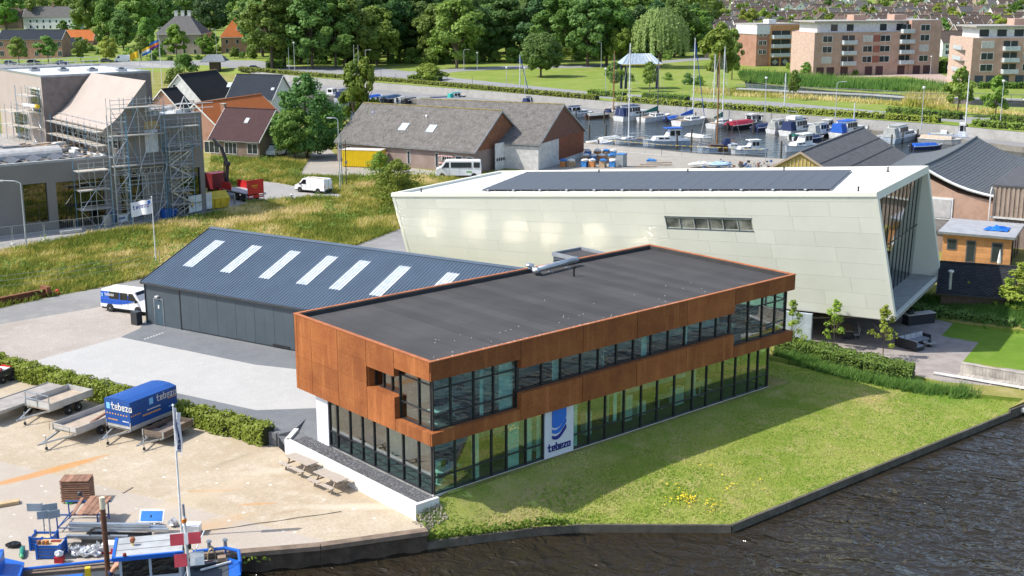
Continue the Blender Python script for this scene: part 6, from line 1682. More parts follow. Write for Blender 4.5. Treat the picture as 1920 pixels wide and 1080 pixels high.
MB().box(wx1+.02,wx1+.08,RY1-.1,RY1+.75,-.9,.95).build('door', GREYM, boat); MB().box(wx1+.081,wx1+.09,RY1,RY1+.65,.1,.85).build('door_window', CARGLASS, boat)
MB().tube((wx1+.1,RY0+.2,-.3),(wx1+1.1,RY1+.5,.9),.03,8).build('stay', WHITE, boat)
def coil(loc, r, hgt, col, label):
 o = thing('rope_coil', label, 'rope', loc, ba); m = MB()
 for k in range(7):
  n = 12; rr = .03
  for i in range(n):
   a0, a1 = 2*PI*i/n, 2*PI*(i+1)/n; oy = (k-3)*.06
   m.tube((r*math.cos(a0)*.5,oy,hgt*.5*math.sin(a0)-hgt*.45),(r*math.cos(a1)*.5,oy,hgt*.5*math.sin(a1)-hgt*.45),rr,5)
 m.build('rope', col, o, kind='stuff'); return o
MROPE = P('rope_tan', (.38,.3,.18), .9)
coil(boat.matrix_basis @ Vector((2.9,.9,-.45)), .38, 1.0, MROPE, 'coil of tan rope hung over the blue boat rail')
for k, x in enumerate((2.8,3.6)):
 b_ = MB(); b_.lathe([(.14,0),(.1,.05),(.09,.35),(.15,.38),(.12,.46)], 10, (x,1.02,-.5)); b_.build('bollard', GREYM, boat)
for k in range(5): MB().obox((1.9+k*.3,.35-.16*k,-.85), 1.6, .08, .08, .1*k).build('deck_pole', (WHITE, P('pole_dark_red', (.2,.03,.03), .6), GREYM, BLACK, WHITE)[k], boat)
MB().box(3.2,3.6,.0,.35,-.949,-.6).build('deck_box', P('deck_box_brown', (.3,.22,.15), .8), boat); MB().box(-4.6,-3.2,-1.6,-.4,-.949,-.5).build('winch_housing', M_BB, boat); MB().box(-3.0,-2.75,-1.2,-.95,-.949,.1).build('crane_post', YELLOW, boat)
p = G(8,1075,-.9); o = thing('barge_bow', 'bright blue barge bow jutting into the picture at the sandy quay', 'barge', (p.x-.25,p.y-.6,0), ba)
m = MB(); m.loft([[(-4,-1.6,-2.2),(-4,1.0,-2.2),(-4,1.0,-.2),(-4,-1.6,-.2)],[(-.2,-1.6,-2.2),(-.2,.9,-2.2),(0,.9,-.2),(0,-1.6,-.2)],[(.75,-1.2,-1.9),(.75,.5,-1.9),(.95,.5,-.35),(.95,-1.2,-.35)]]); m.build('hull', M_BB, o)
MB().box(-1.2,.1,-1.0,.3,-.199,.55).build('housing', M_BB, o); MB().tube((-.4,.1,.55),(-.3,.1,1.3),.05,8).build('post', M_BB, o)
pp = G(207,1078,-.1); person = thing('person', 'bare shouldered dark haired person bending over on the work boat behind the rusty pole', 'person', (pp.x+.1,pp.y+.15,-.95), ba+.4)
J = {'pelvis':(0,0,.82,.15),'waist':(.1,0,1.0,.13),'chest':(.28,0,1.2,.15),'neck':(.42,0,1.34,.06),'head':(.52,0,1.42,.1),'top':(.58,0,1.5,.075)}
for s_, y in (('l',.19),('r',-.19)): J.update({s_+'sh':(.32,y,1.25,.06),s_+'el':(.42,y*1.35,.98,.042),s_+'wr':(.6,y*.9,.82,.03),s_+'ha':(.68,y*.8,.78,.035),s_+'hip':(0,y*.5,.78,.09),s_+'kn':(.1,y*.6,.45,.06),s_+'an':(-.02,y*.6,.08,.045),s_+'fo':(.16,y*.7,.05,.04)})
kk = list(J); E_ = [('pelvis','waist'),('waist','chest'),('chest','neck'),('neck','head'),('head','top')]+[(a+b,a+c) for a in 'lr' for b, c in (('sh','el'),('el','wr'),('wr','ha'),('hip','kn'),('kn','an'),('an','fo'))]+[('chest','lsh'),('chest','rsh'),('pelvis','lhip'),('pelvis','rhip')]
me = bpy.data.meshes.new('body'); me.from_pydata([J[k][:3] for k in kk], [(kk.index(a),kk.index(b)) for a, b in E_], []); me.materials.append(P('skin_tan', (.45,.22,.13), .6))
bo = link('body', me, person); bo.modifiers.new('skin', 'SKIN'); bo.modifiers.new('smooth', 'SUBSURF').levels = 1
for i, k in enumerate(kk): me.skin_vertices[0].data[i].radius = (J[k][3],)*2
me.skin_vertices[0].data[0].use_root = True
hr = lumpy(.115,.1,.14,8,12,.1); hr.v = [(x+.53,y,z+1.43) for x, y, z in hr.v]; hr.build('hair', P('hair_dark', (.03,.02,.015), .8), person)
MB().lathe([(.12,.5),(.17,.8),(.16,.95)], 12).build('shorts', P('shorts_navy', (.02,.03,.07), .8), person)
# houses and barns
def tilemat(name, c1, c2, sx=1., bump=.03, moss=None):
 if name in MATS: return MATS[name]
 t = NT(name); v = t.obj()
 br = t.new('ShaderNodeTexBrick'); t.put(br.inputs['Vector'], v); br.inputs['Scale'].default_value = 2.6*sx; br.inputs['Mortar Size'].default_value = .05
 t.put(br.inputs['Color1'], c1); t.put(br.inputs['Color2'], c2); t.put(br.inputs['Mortar'], tuple(x*.45 for x in c1))
 c = t.mix(t.ramp(t.noise(.6,5,.65), .35, .7, 0, .6), br.outputs['Color'], tuple(x*.65 for x in c1))
 if moss: c = t.mix(t.ramp(t.noise(2.2,5,.75), .5, .68, 0, .8), c, moss)
 MATS[name] = t.done(t.bsdf(c, .85, 0, .15, t.bump(br.outputs['Fac'], .5, -bump))); return MATS[name]
T_BLACK = tilemat('black_tiles', (.03,.03,.032), (.045,.045,.047)); T_BLUE = tilemat('slate_tiles', (.035,.045,.06), (.05,.06,.075)); T_ORANGE = tilemat('orange_tiles', (.58,.17,.05), (.66,.22,.07))
T_PURPLE = tilemat('purple_brown_tiles', (.085,.048,.05), (.115,.065,.065)); T_BROWN = tilemat('brown_tiles', (.13,.10,.085), (.17,.13,.11)); T_GREY = tilemat('grey_tiles', (.16,.155,.15), (.2,.195,.19))
t = NT('asbestos_sheet'); w = t.new('ShaderNodeTexWave'); t.put(w.inputs['Vector'], t.obj()); w.inputs['Scale'].default_value = 1.6; w.bands_direction = 'X'
c = t.mix(t.ramp(t.noise(1.1,6,.75), .3, .7), (.105,.098,.09), (.19,.178,.165)); c = t.mix(t.ramp(t.noise(5,4,.8, t.vmul(t.pos(), (1,1,.5))), .52, .66, 0, .75), c, (.33,.31,.28)); c = t.mix(t.ramp(w.outputs['Fac'], .0, .35, .45, 0), c, (.05,.047,.043))
M_ASB = t.done(t.bsdf(c, .95, 0, .1, t.bump(w.outputs['Fac'], .6, .03)))
M_MOSS = P('mossy_ridge', (.30,.24,.09), .95, var=.4)
B_TAN = brickmat('brown_brick', (.20,.14,.10), (.25,.18,.13), (.3,.26,.22)); B_PINK = brickmat('barn_brick', (.27,.19,.16), (.33,.25,.21), (.36,.31,.28)); B_RED = brickmat('red_brick', (.36,.16,.10), (.42,.20,.13), (.4,.35,.3)); B_APT = brickmat('salmon_brick', (.46,.27,.20), (.52,.32,.24), (.48,.38,.32)); B_ORG = brickmat('orange_brick', (.55,.25,.09), (.6,.29,.11), (.5,.32,.2))
M_REND = P('white_render', (.66,.67,.70), .7, var=.05); M_CRMW = P('cream_render', (.6,.52,.36), .8)
def window(parent, face, L, Wd, u, z, w, hh, style='w', name='window', matf=None):
 """window on a house face: frame with a pane as its own piece"""
 def bx(m, a, b, c, e, d0, d1):
  if face == 'F': m.box(a,b,-Wd/2-d1,-Wd/2-d0,c,e)
  elif face == 'B': m.box(a,b,Wd/2+d0,Wd/2+d1,c,e)
  elif face == 'L': m.box(-L/2-d1,-L/2-d0,a,b,c,e)
  else: m.box(L/2+d0,L/2+d1,a,b,c,e)
 m = MB(); bx(m, u-w/2, u+w/2, z, z+hh, -.02, .05); o = m.build(name, matf or WHITE, parent)
 m = MB()
 if style == 'w':
  n = max(1, round(w/.9)); 
  for i in range(n): bx(m, u-w/2+.08+i*(w-.08)/n, u-w/2+(i+1)*(w-.08)/n, z+.09, z+hh-.09, .051, .06)
  m.build('pane', P('dark_pane', (.03,.04,.045), .08), o)
 elif style == 's': bx(m, u-w/2+.03, u+w/2-.03, z+.03, z+hh-.03, .051, .09); m.build('shutter', P('roller_shutter', (.5,.48,.46), .6), o)
 return o
def gable(name, label, cat, c, rz, L, Wd, ze, zr, wall, roof, over=.35, wins=(), chim=(), trim=WHITE, group=None, ridge=None, sky=(), gablem=None, thick=.16, z0=-.4):
 o = thing(name, label, cat, c, rz, group); y = Wd/2
 MB().ext([(-L/2,-y,z0),(-L/2,y,z0),(-L/2,y,ze),(-L/2,0,zr-.02),(-L/2,-y,ze)], (L,0,0)).build('wall', wall, o)
 k = (zr-ze)/y; zo = ze-k*over
 rid = None
 for s in (-1,1):
  r_ = MB().ext([(-L/2-over*.8,s*(y+over),zo),(L/2+over*.8,s*(y+over),zo),(L/2+over*.8,0,zr),(-L/2-over*.8,0,zr)], (0,0,thick)).build('roof', roof, o)
  sl_ = math.hypot(y, zr-ze)
  for (u, v, w, hh) in (sky if s < 0 else ()):
   q = [(u-w/2,-y+(v-hh/2)*y/sl_,ze+k*(v-hh/2)*y/sl_+thick+.03),(u+w/2,-y+(v-hh/2)*y/sl_,ze+k*(v-hh/2)*y/sl_+thick+.03),(u+w/2,-y+(v+hh/2)*y/sl_,ze+k*(v+hh/2)*y/sl_+thick+.03),(u-w/2,-y+(v+hh/2)*y/sl_,ze+k*(v+hh/2)*y/sl_+thick+.03)]
   MB().ext(q, (0,0,.09)).build('skylight', P('skylight_glass', (.5,.56,.6), .15), r_)
  for x in (-L/2-over*.8,L/2+over*.8): MB().ext([(x,s*(y+over),zo-.1),(x,s*(y+over),zo+thick+.02),(x,0,zr+thick+.02),(x,0,zr-.12)], (math.copysign(.05,x),0,0)).build('verge_board', trim, r_)
  MB().box(-L/2-over*.7,L/2+over*.7,s*(y+over)-.02,s*(y+over)+s*.12,zo-.02,zo+.1).build('gutter', GREYM if trim is WHITE else trim, r_)
 MB().box(-L/2-over*.8,L/2+over*.8,-.14,.14,zr+thick-.06,zr+thick+.07).build('ridge', ridge or roof, o)
 if gablem:
  for x in (-L/2-.03,L/2): MB().ext([(x,-y+.05,ze-.02),(x,y-.05,ze-.02),(x,0,zr-.15)], (.03,0,0)).build('gable_boarding', gablem, o)
 for (x, yy, w, hh) in chim:
  zc = zr-k*abs(yy); q = MB().box(x-w/2,x+w/2,yy-w/2,yy+w/2,zc-.3,zc+hh).build('chimney', B_RED, o); MB().box(x-w/2-.06,x+w/2+.06,yy-w/2-.06,yy+w/2+.06,zc+hh+.001,zc+hh+.1).build('cap', CONC, q)
 for w_ in wins: window(o, w_[0], L, Wd, *w_[1:])
 return o
def ridge_house(name, label, cat, p1, p2, zr, Wd, ze, wall, roof, z0=0., **kw):
 a, b = G(*p1,zr), G(*p2,zr); c = (a+b)/2; L = (b-a).length
 return gable(name, label, cat, (c.x,c.y,z0), math.atan2(b.y-a.y,b.x-a.x), L, Wd, ze-z0, zr-z0, wall, roof, **kw)
bf = lambda x0, n, st, z, w, hh, f='F': [(f, x0+i*st, z, w, hh) for i in range(n)]
barn = ridge_house('barn', 'long brick barn with mottled corrugated roof and two skylights', 'barn', (684,194), (939,209), 8.5, 14.8, 3.2, B_PINK, M_ASB, ridge=M_MOSS, trim=GREYM, gablem=P('barn_boarding', (.24,.10,.05), .8), sky=((-2.2,4.0,1.4,1.6),(3.0,4.0,1.4,1.6)),
  wins=[('F',-12.2,1.9,.7,.8),('F',-10.6,1.9,.7,.8),('F',1.0,.5,.6,2.1),('F',6.2,.4,.6,2.2),('F',8.0,.5,1.8,1.9),('F',10.2,.6,1.2,1.8),('F',12.2,.5,1.2,1.9)])
MB().box(13.9,14.02,-3.2,-.4,0,4.0).build('garage_door', WHITE, barn); m = MB()
for i in range(4): m.box(14.021,14.03,-2.95+i*.62,-2.5+i*.62,1.3,1.75)
m.build('door_window', DARKM, barn); MB().box(13.9,14.02,.0,3.0,0,3.4).build('grey_door', GREYM, barn)
barn2 = ridge_house('barn', 'pale rendered barn with a brown boarded gable beside the marina', 'barn', (792,187), (1055,197), 8.9, 19.6, 3.9, P('barn_render', (.55,.54,.51), .85), M_ASB, ridge=M_MOSS, trim=GREYM, gablem=P('dark_boarding', (.15,.065,.04), .8))
xb = (G(1055,197,8.9)-G(792,187,8.9)).length/2
MB().box(xb-.02,xb+.05,-1.5,9.6,.5,3.9).build('lower_boarding', P('red_boarding', (.30,.10,.045), .8), barn2)
m = MB()
for i in range(44): m.box(xb+.05,xb+.075,-1.5+i*.25,-1.5+i*.25+.03,.5,3.9)
m.build('board_joint', P('dark_boarding', (.15,.065,.04), .8), barn2); MB().box(-xb,xb,-9.95,-9.82,-.2,3.5).build('wall_strip', P('barn_render', (.55,.54,.51), .85), barn2)
for px, py, m_, lb in ((700,215,BLUE,'small blue roof vent on the brick barn'), (800,222,WHITE,'small white roof vent on the brick barn')):
 p = G(px,py,7.0); o = thing('roof_vent', lb, 'roof vent', (p.x,p.y,6.7)); MB().lathe([(.25,0),(.12,.1),(.12,.6),(.22,.65),(.08,.85)], 8).build('pipe', m_, o)
h1 = ridge_house('house', 'white gabled house with a black tiled roof behind the building site', 'house', (335,140), (404,132), 9.2, 9.6, 4.2, WHITE, T_BLACK, ridge=M_MOSS, wins=[('L',1.2,6.0,.8,1.2),('L',-.6,3.3,.8,1.0),('L',-2.6,2.2,1.2,2.0,'s')], chim=())
ridge_house('house', 'low brick house with a black roof and white barge boards beside the white gabled house', 'house', (304,168), (330,165), 7.0, 7.6, 3.4, B_RED, T_BLACK, wins=[('L',0,2.6,.9,1.2)])
ridge_house('house', 'pale house with a dark blue tiled roof and small skylights behind the conifer like tree', 'house', (446,140), (529,142), 8.8, 9.2, 4.4, OFFW, T_BLUE, sky=((-6,3.2,1.0,1.2),(4.5,2.4,.7,.6)), wins=[('R',-2,4.6,.9,1.1),('F',2,2.0,2.0,1.4),('F',-3,2,1.6,1.4)])
ridge_house('house', 'long house with an orange tiled roof behind the purple roofed house', 'house', (366,195), (488,178), 7.6, 10.5, 3.2, B_RED, T_ORANGE, wins=[('L',0,4.2,.8,1.0)])
h4 = ridge_house('house', 'brown brick house with a purple tiled roof and a shuttered gable window', 'house', (425,203), (515,207), 7.4, 9.6, 3.0, B_TAN, T_PURPLE, sky=((.6,3.8,.7,1.0),), chim=((-5.6,.4,.7,1.0),), wins=[('R',.0,4.2,1.3,1.4,'s'),('F',-4.5,.6,3.0,1.9),('F',-.8,.6,2.4,1.9),('F',3.4,.8,2.0,1.7),('R',2.2,.7,1.6,1.4)])
r1 = ridge_house('shed', 'grey roofed shed with a slatted yellow gable at the marina edge', 'shed', (1502,286), (1617,241), 7.0, 12.6, 3.4, P('yellow_slats', (.42,.32,.10), .8), P('grey_felt', (.11,.11,.112), .92, var=.2), ridge=P('grey_felt', (.11,.11,.112), .92), trim=WOOD)
m = MB(); L1 = (G(1617,241,7.0)-G(1502,286,7.0)).length/2
for i in range(26): y = -6+i*.48; m.box(-L1-.08,-L1-.005,y,y+.09,-.2,3.4+(6.3-abs(y))*.56-.3)
m.build('gable_slat', P('slat_pale', (.5,.42,.25), .8), r1)
m = MB()
for v in (2.2,4.4): m.ext([(-L1-.3,-6.3*(1-v/7.2)-.05,3.4+3.6*v/7.2+.17),(L1+.3,-6.3*(1-v/7.2)-.05,3.4+3.6*v/7.2+.17),(L1+.3,-6.3*(1-v/7.2)+.03,3.4+3.6*v/7.2+.21),(-L1-.3,-6.3*(1-v/7.2)+.03,3.4+3.6*v/7.2+.21)], (0,0,.03))
m.build('roof_lap', P('grey_felt_dark', (.07,.07,.072), .92), r1)
ra_, rb_ = G(1731,310,8.0), G(1812,266,8.0); ax = (rb_-ra_).normalized(); ry = math.atan2(ax.y,ax.x)
wbn = thing('shed', 'wide grey shed with a sagging sheet roof beyond the glazed end of the leaning building', 'shed', (ra_.x,ra_.y,0), ry)
M_SAG = P('slate_sheet', (.105,.115,.118), .7, var=.14, stretch=(1,1,1)); RL = 31
def sag(u, v, s): return (u*RL-1.0*(1-u)*v*0, -s*v*8.2, 7.9-2.7*v-.5*math.sin(PI*v)*1.0-.25*math.sin(PI*u))
for s in (1,-1):
 m = MB(); nu, nv = 40, 8
 m.v = [sag(i/nu, j/nv, s) for j in range(nv+1) for i in range(nu+1)]+[tuple(np.array(sag(i/nu, j/nv, s))-np.array((0,0,.15))) for j in range(nv+1) for i in range(nu+1)]
 K_ = (nv+1)*(nu+1)
 for j in range(nv):
  for i in range(nu):
   a_ = j*(nu+1)+i; m.f.append((a_,a_+1,a_+nu+2,a_+nu+1)); m.f.append((K_+a_+nu+1,K_+a_+nu+2,K_+a_+1,K_+a_))
 m.m = [0]*len(m.f); o = m.build('roof', M_SAG, wbn, smooth=True)
 m = MB()
 for j in range(1,24):
  v = j/24; m.path([tuple(np.array(sag(i/10, v, s))+np.array((0,0,.01))) for i in range(11)], .022, 4)
 if s > 0: m.build('roof_lap', P('grey_felt_dark', (.07,.07,.072), .92), wbn)
 MB().path([tuple(np.array(sag(0, j/10, s))+np.array((-.05,0,-.1))) for j in range(11)], .16, 6).build('verge_board', WHITE, wbn)
MB().path([tuple(np.array(sag(i/10, 0, 1))+np.array((0,0,.02))) for i in range(11)], .14, 6).build('ridge', M_SAG, wbn)
M_PLAS = P('pink_plaster', (.45,.29,.21), .85, var=.12)
MB().ext([(.3,7.6,-.3),(.3,-7.6,-.3),(.3,-7.6,4.6),(.3,-3.8,5.2),(.3,0,6.8),(.3,3.8,5.2),(.3,7.6,4.6)], (RL-.8,0,0)).build('wall', M_PLAS, wbn)
m = MB(); m.box(.2,.31,-3.4,-.6,2.2,4.6); o = m.build('gable_window', WHITE, wbn); MB().box(.15,.199,-3.2,-1.0,2.4,4.4).build('pane', P('roller_shutter', (.5,.48,.46), .6), o)
p = G(1765,415,3.0); lt = thing('lean_to', 'low lean to with a mossy sheet roof beside the pink plaster wall', 'lean to', (p.x,p.y,0), ry)
MB().ext([(-1.5,2.5,2.4),(4.5,2.5,2.4),(4.5,-3.0,1.9),(-1.5,-3.0,1.9)], (0,0,.14)).build('roof', M_ASB, lt); MB().box(-1.2,4.2,-2.7,2.3,-.3,1.88).build('wall', B_PINK, lt); MB().box(-1.55,4.55,-3.12,-3.0,1.82,2.06).build('gutter', WHITE, lt)
p = G(1864,347,6.6); st_ = thing('store_building', 'brown corrugated clad store above a brick wall at the picture edge', 'store', (p.x,p.y,0), ry-PI/2)
MB().box(.02,14,.02,16,3.3,6.5).build('upper_wall', P('brown_cladding', (.25,.185,.14), .7), st_)
m = MB()
for i in range(30): m.box(.05+i*.46,.05+i*.46+.24,-.05,.02,3.3,6.5)
m.build('cladding_rib', P('brown_cladding_rib', (.34,.26,.20), .7), st_)
MB().box(-.1,14,-.12,16,6.501,6.68).build('roof', P('dark_felt', (.085,.085,.09), .9), st_); MB().box(.1,14,.3,16,-.3,3.29).build('lower_wall', B_PINK, st_); MB().box(-.1,14,-.14,.0,3.1,3.29).build('band', OFFW, st_)
MB().path([(-.12,-.2,6.4),(-.2,-.35,6.0),(-.2,-.35,0)], .07, 8).build('downpipe', OFFW, st_)
o = thing('roof_vent', 'small steel vent on the flat roof of the corrugated store', 'roof vent', st_.matrix_basis @ Vector((6.2,6,6.681))); MB().lathe([(.3,0),(.3,.3),(.45,.35),(.1,.6)], 10).build('cowl', GALV, o)
c0, c1 = G(1893,500,0), G(1765,488,0); ux = (c0-c1).normalized(); rc_ = math.atan2(ux.y,ux.x); CL = (c0-c1).length
cb = thing('cabin', 'orange timber cabin with a flat grey roof and a crumpled blue sheet on top', 'cabin', (c1.x,c1.y,0), rc_)
for i in range(17): MB().box(0,CL,-.03-.012*(i % 2),.1,.02+i*.165,.02+i*.165+.155).build('board', P('orange_boards', (.55,.27,.11), .7, var=.15, orand=.08), cb)
MB().box(.1,CL-.05,.11,7.5,0,2.82).build('wall', P('dark_boards', (.12,.08,.06), .8), cb); MB().box(-.5,CL+.3,-.5,8,2.83,3.0).build('roof', P('pale_felt', (.32,.33,.35), .85, var=.15), cb); MB().box(-.52,CL+.32,-.56,-.501,2.8,3.04).box(CL+.301,CL+.36,-.5,8,2.8,3.04).build('fascia', GREYM, cb)
for x, w, z_, hh, kk in ((.9,.95,1.2,1.1,'window'),(CL*.42,.9,.1,2.2,'door'),(CL*.80,1.05,.3,2.0,'window')):
 q = MB().box(x-w/2,x+w/2,-.09,-.05,z_,z_+hh).build(kk, P('frame_grey', (.1,.11,.12), .5), cb); MB().box(x-w/2+.1,x+w/2-.1,-.1,-.091,z_+.1,z_+hh-.1).build('pane', P('dark_pane', (.03,.04,.045), .08), q)
for i in range(3): MB().box(CL+.001,CL+.06,1+i*2.2,2.4+i*2.2,.3,2.5).build('side_window', P('dark_pane', (.03,.04,.045), .08), cb)
bs = thing('blue_sheet', 'crumpled bright blue plastic sheet lying on the flat cabin roof', 'plastic sheet', cb.matrix_basis @ Vector((CL*.72,3.4,3.0)), rc_)
rgs = np.random.default_rng(3); pts = [(i/7*2.6-1.3, j/6*2.6-1.3) for j in range(7) for i in range(8)]
MB().add([(x*(1-.2*rgs.uniform()), y*(1-.3*rgs.uniform()), abs(rgs.normal(.18,.14))*(1.2-.5*math.hypot(x,y))+.02) for x, y in pts], [(j*8+i,j*8+i+1,(j+1)*8+i+1,(j+1)*8+i) for j in range(6) for i in range(7)]).build('sheet', P('sheet_blue', (.02,.16,.6), .4), bs)
pu = thing('parasol', 'closed white parasol standing before the timber cabin', 'parasol', cb.matrix_basis @ Vector((CL*.86,-.9,-.2)))
MB().tube((0,0,0),(0,0,.6),.03,6).build('pole', GREYM, pu); MB().lathe([(.1,.5),(.2,.7),(.13,1.3),(.03,2.0)], 9).build('canopy', WHITE, pu)
ridge_house('garden_shed', 'low shed with a black tiled roof below the timber cabin at the garden edge', 'shed', (1771,494), (1899,503), 2.7, 6.2, .95, P('dark_boards', (.12,.08,.06), .8), tilemat('glazed_black_tiles', (.03,.032,.036), (.055,.06,.066), .55, .08), z0=-1.3, over=.5, trim=DARKM)
p = G(1783,515,2.6); o = thing('flue', 'steel flue pipe rising from the black tiled garden shed', 'flue', (p.x,p.y,1.3)); MB().tube((0,0,0),(0,0,1.5),.13,10).build('pipe', GALV, o); MB().lathe([(.2,1.5),(.26,1.6),(.2,1.7)], 10).build('cap', OFFW, o)
# yellow container, racks and lamp posts near the barn
p = G(642,313,0); a2 = along(642,313,707,315)
yc = thing('yellow_container', 'bright yellow storage container standing below the brick barn', 'container', (p.x,p.y,0), a2); YL = 6.2
MB().box(0,YL,0,2.5,.1,2.6).build('body', P('container_yellow', (.80,.55,.01), .45, var=.08), yc); m = MB()
for i in range(21): m.box(.05+i*.295,.05+i*.295+.15,-.035,-.001,.2,2.5)
m.build('rib', P('container_yellow', (.80,.55,.01), .45), yc); MB().box(-.02,YL+.02,-.05,2.52,2.601,2.68).build('roof', P('container_roof', (.62,.56,.48), .7), yc); MB().box(YL+.001,YL+.04,.1,2.4,.2,2.5).build('door', P('container_yellow2', (.74,.5,.02), .5), yc)
def rack(px0, py0, px1, py1, col, label, n=9):
 a, b = G(px0,py0,0), G(px1,py1,0); o = thing('pallet_cage', label, 'cage rack', (a.x,a.y,0), math.atan2(b.y-a.y,b.x-a.x)); L = (b-a).length; m = MB()
 for i in range(n+1): m.tube((L*i/n,0,0),(L*i/n,0,2.3),.04,5)
 m.build('upright', col[0], o); m = MB()
 for z in (.1,1.2,2.25): m.tube((0,0,z),(L,0,z),.045,5); m.tube((0,1.2,z),(L,1.2,z),.045,5)
 m.build('rail', col[1], o); m = MB()
 for i in range(n): m.obox((L*(i+.5)/n,.6,.6+.3*(i % 3)), L/n*.8, .9, .9+.5*(i % 2), 0)
 m.build('load', col[2], o)
rack(746,312,790,316,(BLUE,RED,P('teal_load', (.05,.2,.22), .6)),'tall rack with blue uprights and teal loads against the brick barn')
rack(797,316,818,318,(WHITE,GALV,P('pale_load', (.4,.5,.45), .6)),'white framed rack beside the blue rack at the brick barn',5)
rack(822,320,850,322,(GALV,RED,P('tan_load', (.3,.25,.2), .7)),'grey rack with tan loads at the end of the brick barn',7)
M_LPOST = P('lamp_post_grey', (.5,.53,.55), .45, .3)
def lamp(px, py, z, H, label, arm=0., ang=0., mat=None, group='street lamps', kind=0):
 p = G(px,py,z); o = thing('street_lamp', label, 'street lamp', (p.x,p.y,z), ang, group); mt = mat or M_LPOST
 MB().tube((0,0,0),(0,0,H),.09,8,.055).build('pole', mt, o)
 if arm: MB().path([(0,0,H),(arm*.3,0,H+.25),(arm,0,H+.3)], .05, 6).build('arm', mt, o); MB().obox((arm+.25,0,H+.28), .7, .25, .14).build('lamp_head', OFFW, o)
 else: MB().lathe([(.06,H),(.28,H+.12),(.3,H+.35),(.2,H+.5)], 10).build('lamp_head', OFFW, o)
 return o
IR, IL = math.atan2(_r.y,_r.x), math.atan2(-_r.y,-_r.x)
lamp(638,358,0,9.6,'tall lamp post with a short arm beside the yellow container',.9,IL)
lamp(50,466,0,7.0,'lamp post with a long curved arm in front of the grey building site wall',1.9,IL)
for px, py, H, m_, lb in ((642,352,7.4,P('pole_teal', (.12,.2,.2), .6),'thin teal pole next to the tall lamp post by the container'),(650,352,6.6,P('pole_dark', (.08,.07,.06), .7),'thin dark pole next to the tall lamp post by the container')):
 p = G(px,py,0); o = thing('pole', lb, 'pole', (p.x,p.y,0)); MB().tube((0,0,0),(0,0,H),.06,8).build('pole', m_, o); MB().box(-.15,.15,-.06,.06,H*.5,H*.5+.4).build('box', GREYM, o)
# storage ground at the quay
rgs = np.random.default_rng(9)
CM = [P('bag_white', (.68,.67,.65), .7), P('wrap_orange', (.5,.2,.06), .7), P('crate_tan', (.42,.3,.18), .8), P('wrap_blue', (.04,.2,.5), .5)]
k = 0
LB1 = ('nearest the two barns','second from the barns','third from the barns','fourth from the barns','fifth from the barns','at its far end','seventh along')
for r_, (py, xs) in enumerate(((314,(1056,1072,1096,1110,1130,1148)), (304,(1098,1113,1128,1146)), (295,(1102,1120,1136,1150)))):
 for i, px in enumerate(xs):
  p = G(px,py,-.2); o = thing('pallet_load', f'wrapped pallet load in the {("front","middle","back")[r_]} row of the quay storage, {LB1[i]}', 'pallet load', (p.x,p.y,-.2), rgs.uniform(-.3,.3)+.3, 'pallet loads on the quay')
  MB().box(-.55,.55,-.5,.5,0,.14).build('pallet', WOOD, o); MB().loft([[(-.5,-.45,.141),(.5,-.45,.141),(.5,.45,.141),(-.5,.45,.141)],[(-.46,-.44,1.0),(.5,-.4,1.05),(.46,.45,1.0),(-.5,.4,1.0)]]).build('load', CM[1+(i+r_) % 3], o); l = lumpy(.62,.56,.5,k+40,10,.25); l.v = [(x,y,z+.85) for x,y,z in l.v]; l.build('cover', CM[0] if (i+r_) % 4 else CM[3], o); k += 1
p = G(1165,312,-.2); o = thing('cage_box', 'tall grey mesh box with a blue lid at the end of the pallet loads', 'mesh box', (p.x,p.y,-.2), .3); MB().box(-.7,.7,-.6,.6,0,1.9).build('mesh_body', P('mesh_grey', (.3,.33,.34), .6, .3), o); MB().box(-.75,.75,-.65,.65,1.901,2.0).build('lid', CM[3], o)
for i, (px, py, L, a_) in enumerate(((1200,310,5,.2),(1212,307,4,.35),(1190,313,3.5,.1))):
 p = G(px,py,-.2); tag(MB().tube((0,0,0),(L,0,.05),.18,7,.13).build('driftwood_log', P('log_grey', (.38,.33,.27), .9)), ('long pale log on the quay ground beside the mesh box','second pale log lying behind the long log','short pale log nearest the mesh box')[i], 'log'); o = COL.objects[-1] if False else bpy.data.objects['driftwood_log'+('' if i == 0 else '.%03d' % i)]; o.location = (p.x,p.y,-.05); o.rotation_euler = (0,0,IR+a_-.3)
p = G(1222,304,-.2); o = thing('blue_tarp', 'crumpled blue tarpaulin on the quay ground', 'tarpaulin', (p.x,p.y,-.2)); lumpy(1.0,.7,.5,77,12,.3).build('sheet', CM[3], o)
for px, py, m_, lb in ((1315,312,CM[0],'low heap under a white sheet near the slatted shed'),(1345,312,P('tarp_pale_blue', (.35,.5,.65), .6),'low heap under a pale blue sheet near the slatted shed')):
 p = G(px,py,-.2); o = thing('covered_heap', lb, 'heap', (p.x,p.y,-.2), IR); lumpy(2.2,1.0,.7,px,12,.2).build('sheet', m_, o)
m = MB()
for i in range(90):
 p = G(1330+rgs.normal(60,45),311+rgs.normal(0,4),-.2); s = rgs.uniform(.1,.5); m.obox((p.x,p.y,s*.4-.2), s, s*.6, s*.8, rgs.uniform(0,3), int(rgs.integers(0,4)))
o = m.build('scrap_debris', [P('scrap_rust', (.2,.1,.06), .8), P('scrap_grey', (.3,.31,.32), .6), P('scrap_blue', (.05,.12,.3), .6), P('scrap_dark', (.05,.05,.05), .7)], kind='stuff')
